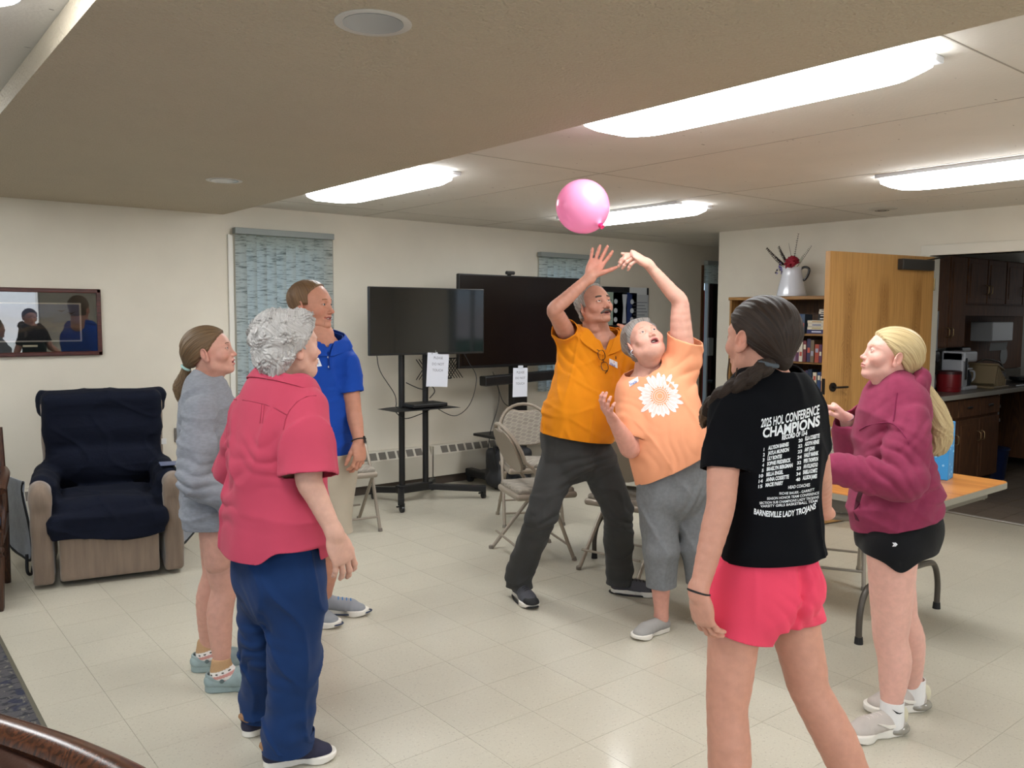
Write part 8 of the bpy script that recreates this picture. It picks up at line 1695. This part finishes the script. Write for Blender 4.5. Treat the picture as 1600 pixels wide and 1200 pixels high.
# ---------------------------------------------------------------- 7  blonde girl in the raspberry hoodie
def girl_blonde():
    D = 3.16; root = person('person in a raspberry hoodie and black shorts standing in profile facing left', *Q(1405, 1130, D)[:2]); sk = srgb(0xdcaa9b)[:3]
    fa = 142; F_ = ang(fa); Rt = np.cross(F_, UP); Lf = -Rt; S = []; T = []              # her left side faces the camera
    o = dict(HD, skin=sk, lip=srgb(0xc27f78)[:3], mouth='closed', neck=.048, nose=.60, nosew=.85, jaw=.90, chin=.92, fat=.001, eye=.3, brow=.6, ear=1., gz=.2)
    hf = ang(134); M = head_frame(hf*math.cos(.27)+UP*math.sin(.27), UP, Q(1390, 555, D), .93)
    f, base = mk_head(root, o, M, S, T)
    hm = hair_mat('blonde_hair', srgb(0x8a6a42), srgb(0xe6d2a0), soft=.7); TP = (0, -.105, -.062); st = strands(TP, (0, 1, .5)); g = base.copy(); x, y, z = g.full()
    hl = np.where(y > .0, -.002+(y-.0)*.88, np.where(y > -.025, -.010, -.010-(-.025-y)*.85)); t = np.clip(z-hl, -.012, .010)*.9
    g.a = (g.a-t.astype(F32)).astype(F32); g.ell((0, -.042, .026), (.077, .084, .083), k=.02); g.cone((0, -.080, -.01), TP, .052, .016, k=.03); g.disp(groove(TP, (0, 1, .5), 26, .0010)); g.a = np.maximum(g.a, ((x*0+hl)-z-F32(.002)).astype(F32)); ear_cut(g)
    v, F = g.mesh(); qmesh(xf(v, M), F, 'hair', hm, root, strand=st(v)); brows(f, M, root, mat('blonde_brow', 0xc8a080, .8), o, .0008, .6)
    tp = xf(V(TP)[None], M)[0]; band(root, 'hair_tie', mat('black_elastic', 0x101012, .7), tp+V(0, 0, -.002), Q(1450, 615, D)-Q(1428, 588, D), .018, .006)
    tail(root, 'ponytail', hm, [tp, Q(1443, 612, D), Q(1460, 640, D), Q(1470, 668, D), Q(1466, 692, D), Q(1458, 708, D)], (.015, .032, .040, .042, .032, .012), amp=.0014, nst=9, h=.0038)
    tail(root, 'ponytail_end', hm, [Q(1462, 660, D-.01), Q(1478, 680, D-.01), Q(1474, 700, D-.01), Q(1464, 712, D-.01)], (.02, .024, .016, .004), amp=.002, nst=6)
    G = cloth('raspberry_fleece', 0x88334f, .95, noise=.06, nscale=40, sheen=.06)
    rows = secs([(1402, 600, D, .060, .056, fa), (1401, 612, D, .120, .080, fa), (1397, 632, D, .165, .105, fa), (1394, 675, D, .165, .118, fa), (1395, 720, D, .168, .122, fa), (1397, 760, D, .175, .138, fa), (1398, 790, D, .180, .160, fa), (1397, 806, D, .178, .158, fa), (1396, 830, D, .165, .142, fa)])
    g = Cloth([r[0] for r in rows]+[Q(1290, 735, D-.1)], .30, .0055); g.f.loft(rows, k=.0)
    sL = Q(1394, 648, D)+Lf*.140; eL = Q(1368, 732, D)+Lf*.228; wL = Q(1262, 722, D)+Lf*.12
    sR = Q(1395, 645, D)-Lf*.150; eR = Q(1372, 722, D)-Lf*.21; wR = Q(1348, 662, D)-Lf*.15
    g.sleeve([(sL, lerp(sL, eL, .5), .062, .066), (lerp(sL, eL, .5), eL, .066, .064), (eL, lerp(eL, wL, .7), .064, .056), (lerp(eL, wL, .7), wL, .056, .046)], wL, wL-eL, k=.008)
    g.sleeve([(sR, lerp(sR, eR, .5), .070, .070), (lerp(sR, eR, .5), eR, .070, .064), (eR, wR, .062, .048)], wR, wR-eR, k=.03)
    def fo(P):
        x, y, z = P; w = x*F32(RCAM[0][0])+y*F32(RCAM[1][0]); return (wave(P, (6, 6, 5), 121)*F32(.006)+crease((w*F32(.6)+z, w*0, w), (5, 1, 1.5), 123, .013)+crease(P, (3, 3, 6), 124, .006)*sstep(1.0, .9, z)+pleat(P, lerp(eL, sL, .12)+F_*.05, .10, UP*.6-F_*.8, .040, .018, 2)+pleat(P, Q(1378, 672, D)+Lf*.15, .10, UP*.7+F_*.8, .045, .013, 3)+pleat(P, Q(1415, 775, D)+Lf*.05, .17, UP+F_*.5, .055, .015, 4)+pleat(P, lerp(eL, wL, .6), .09, F_, .04, .010, 6)).astype(F32)
    g.fold(fo); g.neck(Q(1400, 610, D), UP+F_*.55, .088); n = unit(np.cross(Q(1470, 796, D)-Q(1335, 829, D), V(*RCAM[:, 2]))); n = n if n[2] < 0 else -n; g.hem(Q(1335, 829, D), n)
    ob, v, F = g.build('hoodie', G, root, .007); tr = bvh(v, F)
    # hood lying on the shoulders
    cc = Q(1401, 599, D); R = np.stack([Rt, F_, UP], 1); h = Field(*bb([cc], .22), .005)
    ringp = [cc+R @ V(.084*math.sin(a), -.075*math.cos(a)-.004, .004+.040*math.cos(a)-.018) for a in np.linspace(-2.7, 2.7, 25)]
    for i in range(24): rr_ = .024+.008*math.cos(-2.7+5.4*i/24); h.cone(ringp[i], ringp[i+1], rr_, k=.01)
    h.ell(cc-F_*.060-UP*.035, (.085, .060, .055), k=.04); h.disp(lambda P: (wave(P, (14, 14, 9), 131)*F32(.006)).astype(F32)); h.cone(cc+UP*.12, cc-UP*.01, .060, .052, k=.01, op='sub'); vv, FF = h.mesh(); qmesh(sm(vv, FF, 1), FF, 'hood', G, root)
    sm_ = cloth('raspberry_seam', 0x7a2044)
    for q in ([(1343, 672), (1356, 665), (1375, 661), (1392, 661), (1405, 670), (1414, 682), (1421, 694)], [(1402, 614), (1399, 632), (1396, 658)]):
        P = [on_px(tr, *a, off=.0004)[0] for a in q]; P = [p for p in P if p is not None]; mb = MB(); mb.tube(spline(P, 4), .0026, 6); mb.build('seam', sm_, root, smooth=True)
    pk = [on_px(tr, *a, off=.0012)[0] for a in ((1341, 767), (1337, 782), (1334, 800), (1337, 812), (1343, 815), (1342, 800), (1344, 785), (1349, 768))]
    if all(p is not None for p in pk): me = MB(); me.add(pk, [tuple(range(8))]); me.build('pocket_opening', cloth('raspberry_dark', 0x4a1026), root)
    S.append(core(rows, -.035, [], sk)); T.append(flat_tint(S[-1][0], sk)); S.append(neck_mesh(M, o, rows[0][0], sk)); T.append(flat_tint(S[-1][0], sk))
    hR = hframe(Q(1322, 634, D)-Lf*.15-wR, U0_()*.6-V(*RCAM[:, 2])*.2+V(*RCAM[:, 0])*.25)
    S.append(arm_hand(sR, eR, wR, hR, True, (.045, .036, .036, .025), .88, h=.003, curls=[(35, 50, 30), (50, 60, 30), (60, 65, 35), (60, 65, 35)], spread=4, thumb=(20, 20, 15))); T.append(flat_tint(S[-1][0], sk))
    S.append(arm_hand(sL, eL, wL, hframe(wL-eL, UP), False, (.045, .036, .036, .025), .88, h=.0035, curl=(30, 40, 25))); T.append(flat_tint(S[-1][0], sk))
    band(root, 'bracelet', mat('beads', 0xb89098, .4), lerp(wR, eR, -.03), eR-wR, .026, .003)
    K = cloth('black_shorts', 0x0c0d10, .8); hN, hF = Q(1381, 850, D-.02)+Lf*.07, Q(1402, 850, D)-Lf*.08
    kN, kF = Q(1382, 990, D)+Lf*.05, Q(1425, 975, D)-Lf*.08; aN = V(*Q(1393, 1125, 3.10)[:2], .085); aF = V(*Q(1427, 1095, 3.30)[:2], .085)
    g = Cloth([Q(1400, 810, D), Q(1400, 900, D)], .24, .0055); g.f.loft(secs([(1402, 760, D, .15, .12, fa), (1402, 780, D, .160, .135, fa), (1402, 815, D, .172, .148, fa), (1400, 845, D, .168, .142, fa)]), k=.02); g.f.ell(Q(1425, 830, D)+0*F_, (.10, .10, .10), k=.04)
    g.f.cone(hN, lerp(hN, kN, .5), .107, .102, k=.03); g.f.cone(hF, lerp(hF, kF, .5), .097, .092, k=.03); g.fold(lambda P: (wave(P, (7, 7, 6), 141)*F32(.004)).astype(F32))
    x, y, z = g.f.full(); u = (x-F32(hN[0]))*F32(-F_[0])+(y-F32(hN[1]))*F32(-F_[1]); zz = Q(1390, 854, D)[2]-F32(.045)*np.exp(-((u-F32(-.012))/F32(.050))**2); g.cutfield(zz-z); g.hem(Q(1400, 775, D), UP); ob, v, F = g.build('black_shorts', K, root); t2 = bvh(v, F)
    ic = mat('print_white2', 0xe6e8ea, .75)
    decal(t2, [[(1394+a, 848+b), (1396.5+a, 848+b), (1399.5+a, 851+b*.3), (1396.5+a, 854-b), (1394+a, 854-b), (1396.5+a, 851)] for a, b in ((0, 0), (3, 0))], 'shorts_emblem', ic, root, .002)
    lo, hi = bb([hN, hF, aN, aF], .14); g = Field(lo, hi, .0055); leg(g, hN, kN, aN, -F_, .090, .062, .060, .038); leg(g, hF, kF, aF, -F_, .086, .058, .058, .037)
    for a in (aN, aF): g.cone(a, a-UP*.04, .034, .03)
    S.append(g.mesh()); T.append(flat_tint(S[-1][0], sk))
    for a in (aN, aF): g = Cloth([a, a+UP*.04], .09, .004); g.f.cone(a+UP*.10, a-UP*.04, .041, .044, k=0); g.hem(a+UP*.045, UP); g.build('sock', mat('white_sock', 0xe4e2e0, .95, bump=.0006, bscale=400), root, .004)
    um = mat('bone_knit', 0xb9b0a8, .8, bump=.0008, bscale=350); wr = mat('white_rubber', 0xe3ded4, .6); gl = mat('smoke_bubble', 0x8c877c, .15, coat=.5); lc = mat('pale_lace', 0xcfc6be, .8)
    def acc(R, c, s, w):
        f = Field((-.07, -.06, -.005), (.07, .12, .09), .0035); f.ell((0, .035*s, .022), (w*.98, .062*s, .024), k=0); f.a = np.maximum(f.a, F32(.001)-f.full()[2]); v, F = f.mesh(); out = [qmesh(v @ R.T+c, F, 'heel_bubble', gl, None)]
        f = Field((-.07, -.06, .02), (.07, .06, .12), .0035); f.ell((0, -.002*s, .065), (.018, .022, .035), k=0); v, F = f.mesh(); out.append(qmesh(v @ R.T+c, F, 'heel_tab', mat('cream_tab', 0xcfc8ae, .6), None))
        for sg in (-1, 1):
            sw = [(sg*w*.80, .05*s, .052), (sg*w*.86, .075*s, .043), (sg*w*.90, .10*s, .045), (sg*w*.86, .15*s, .068), (sg*w*.90, .10*s, .056), (sg*w*.84, .075*s, .054)]
            b = MB(); n_ = len(sw); b.add([R @ V(q)+c for q in sw]+[R @ (V(q)+V(-sg*.012, 0, 0))+c for q in sw], [tuple(range(n_)), tuple(range(2*n_-1, n_-1, -1))]+[(i, (i+1) % n_, (i+1) % n_+n_, i+n_) for i in range(n_)]); out.append(b.build('swoosh', wr, None))
        return out
    for a, d in ((aN, 160), (aF, 150)): shoe(root, 'sneaker', V(a[0], a[1], 0)-ang(d)*.05, 0, ang(d), .265, .098, um, wr, lc, hs=.034, height=.095, accent=acc)
    # swoosh mark on the near sock
    b = MB(); cs = aN+UP*.020; fw = F_; pr = [(.020, .010), (.004, -.006), (-.008, -.008), (-.022, -.003), (-.006, -.003), (.004, .001)]
    pts = []
    for q, zq in pr: th = q/.044; pts.append(cs+Lf*math.cos(th)*.0475+fw*math.sin(th)*.0475+UP*zq)
    b.add(pts, [(0, 1, 5), (1, 2, 4, 5), (2, 3, 4)]); b.build('sock_mark', mat('black_elastic', 0x101012, .7), root)
    finish_body(root, S, T, SKIN)
def U0_(): return -V(*RCAM[:, 1])
girl_grey(); woman_pink(); man_blue(); man_orange(); woman_flower(); girl_black(); girl_blonde()
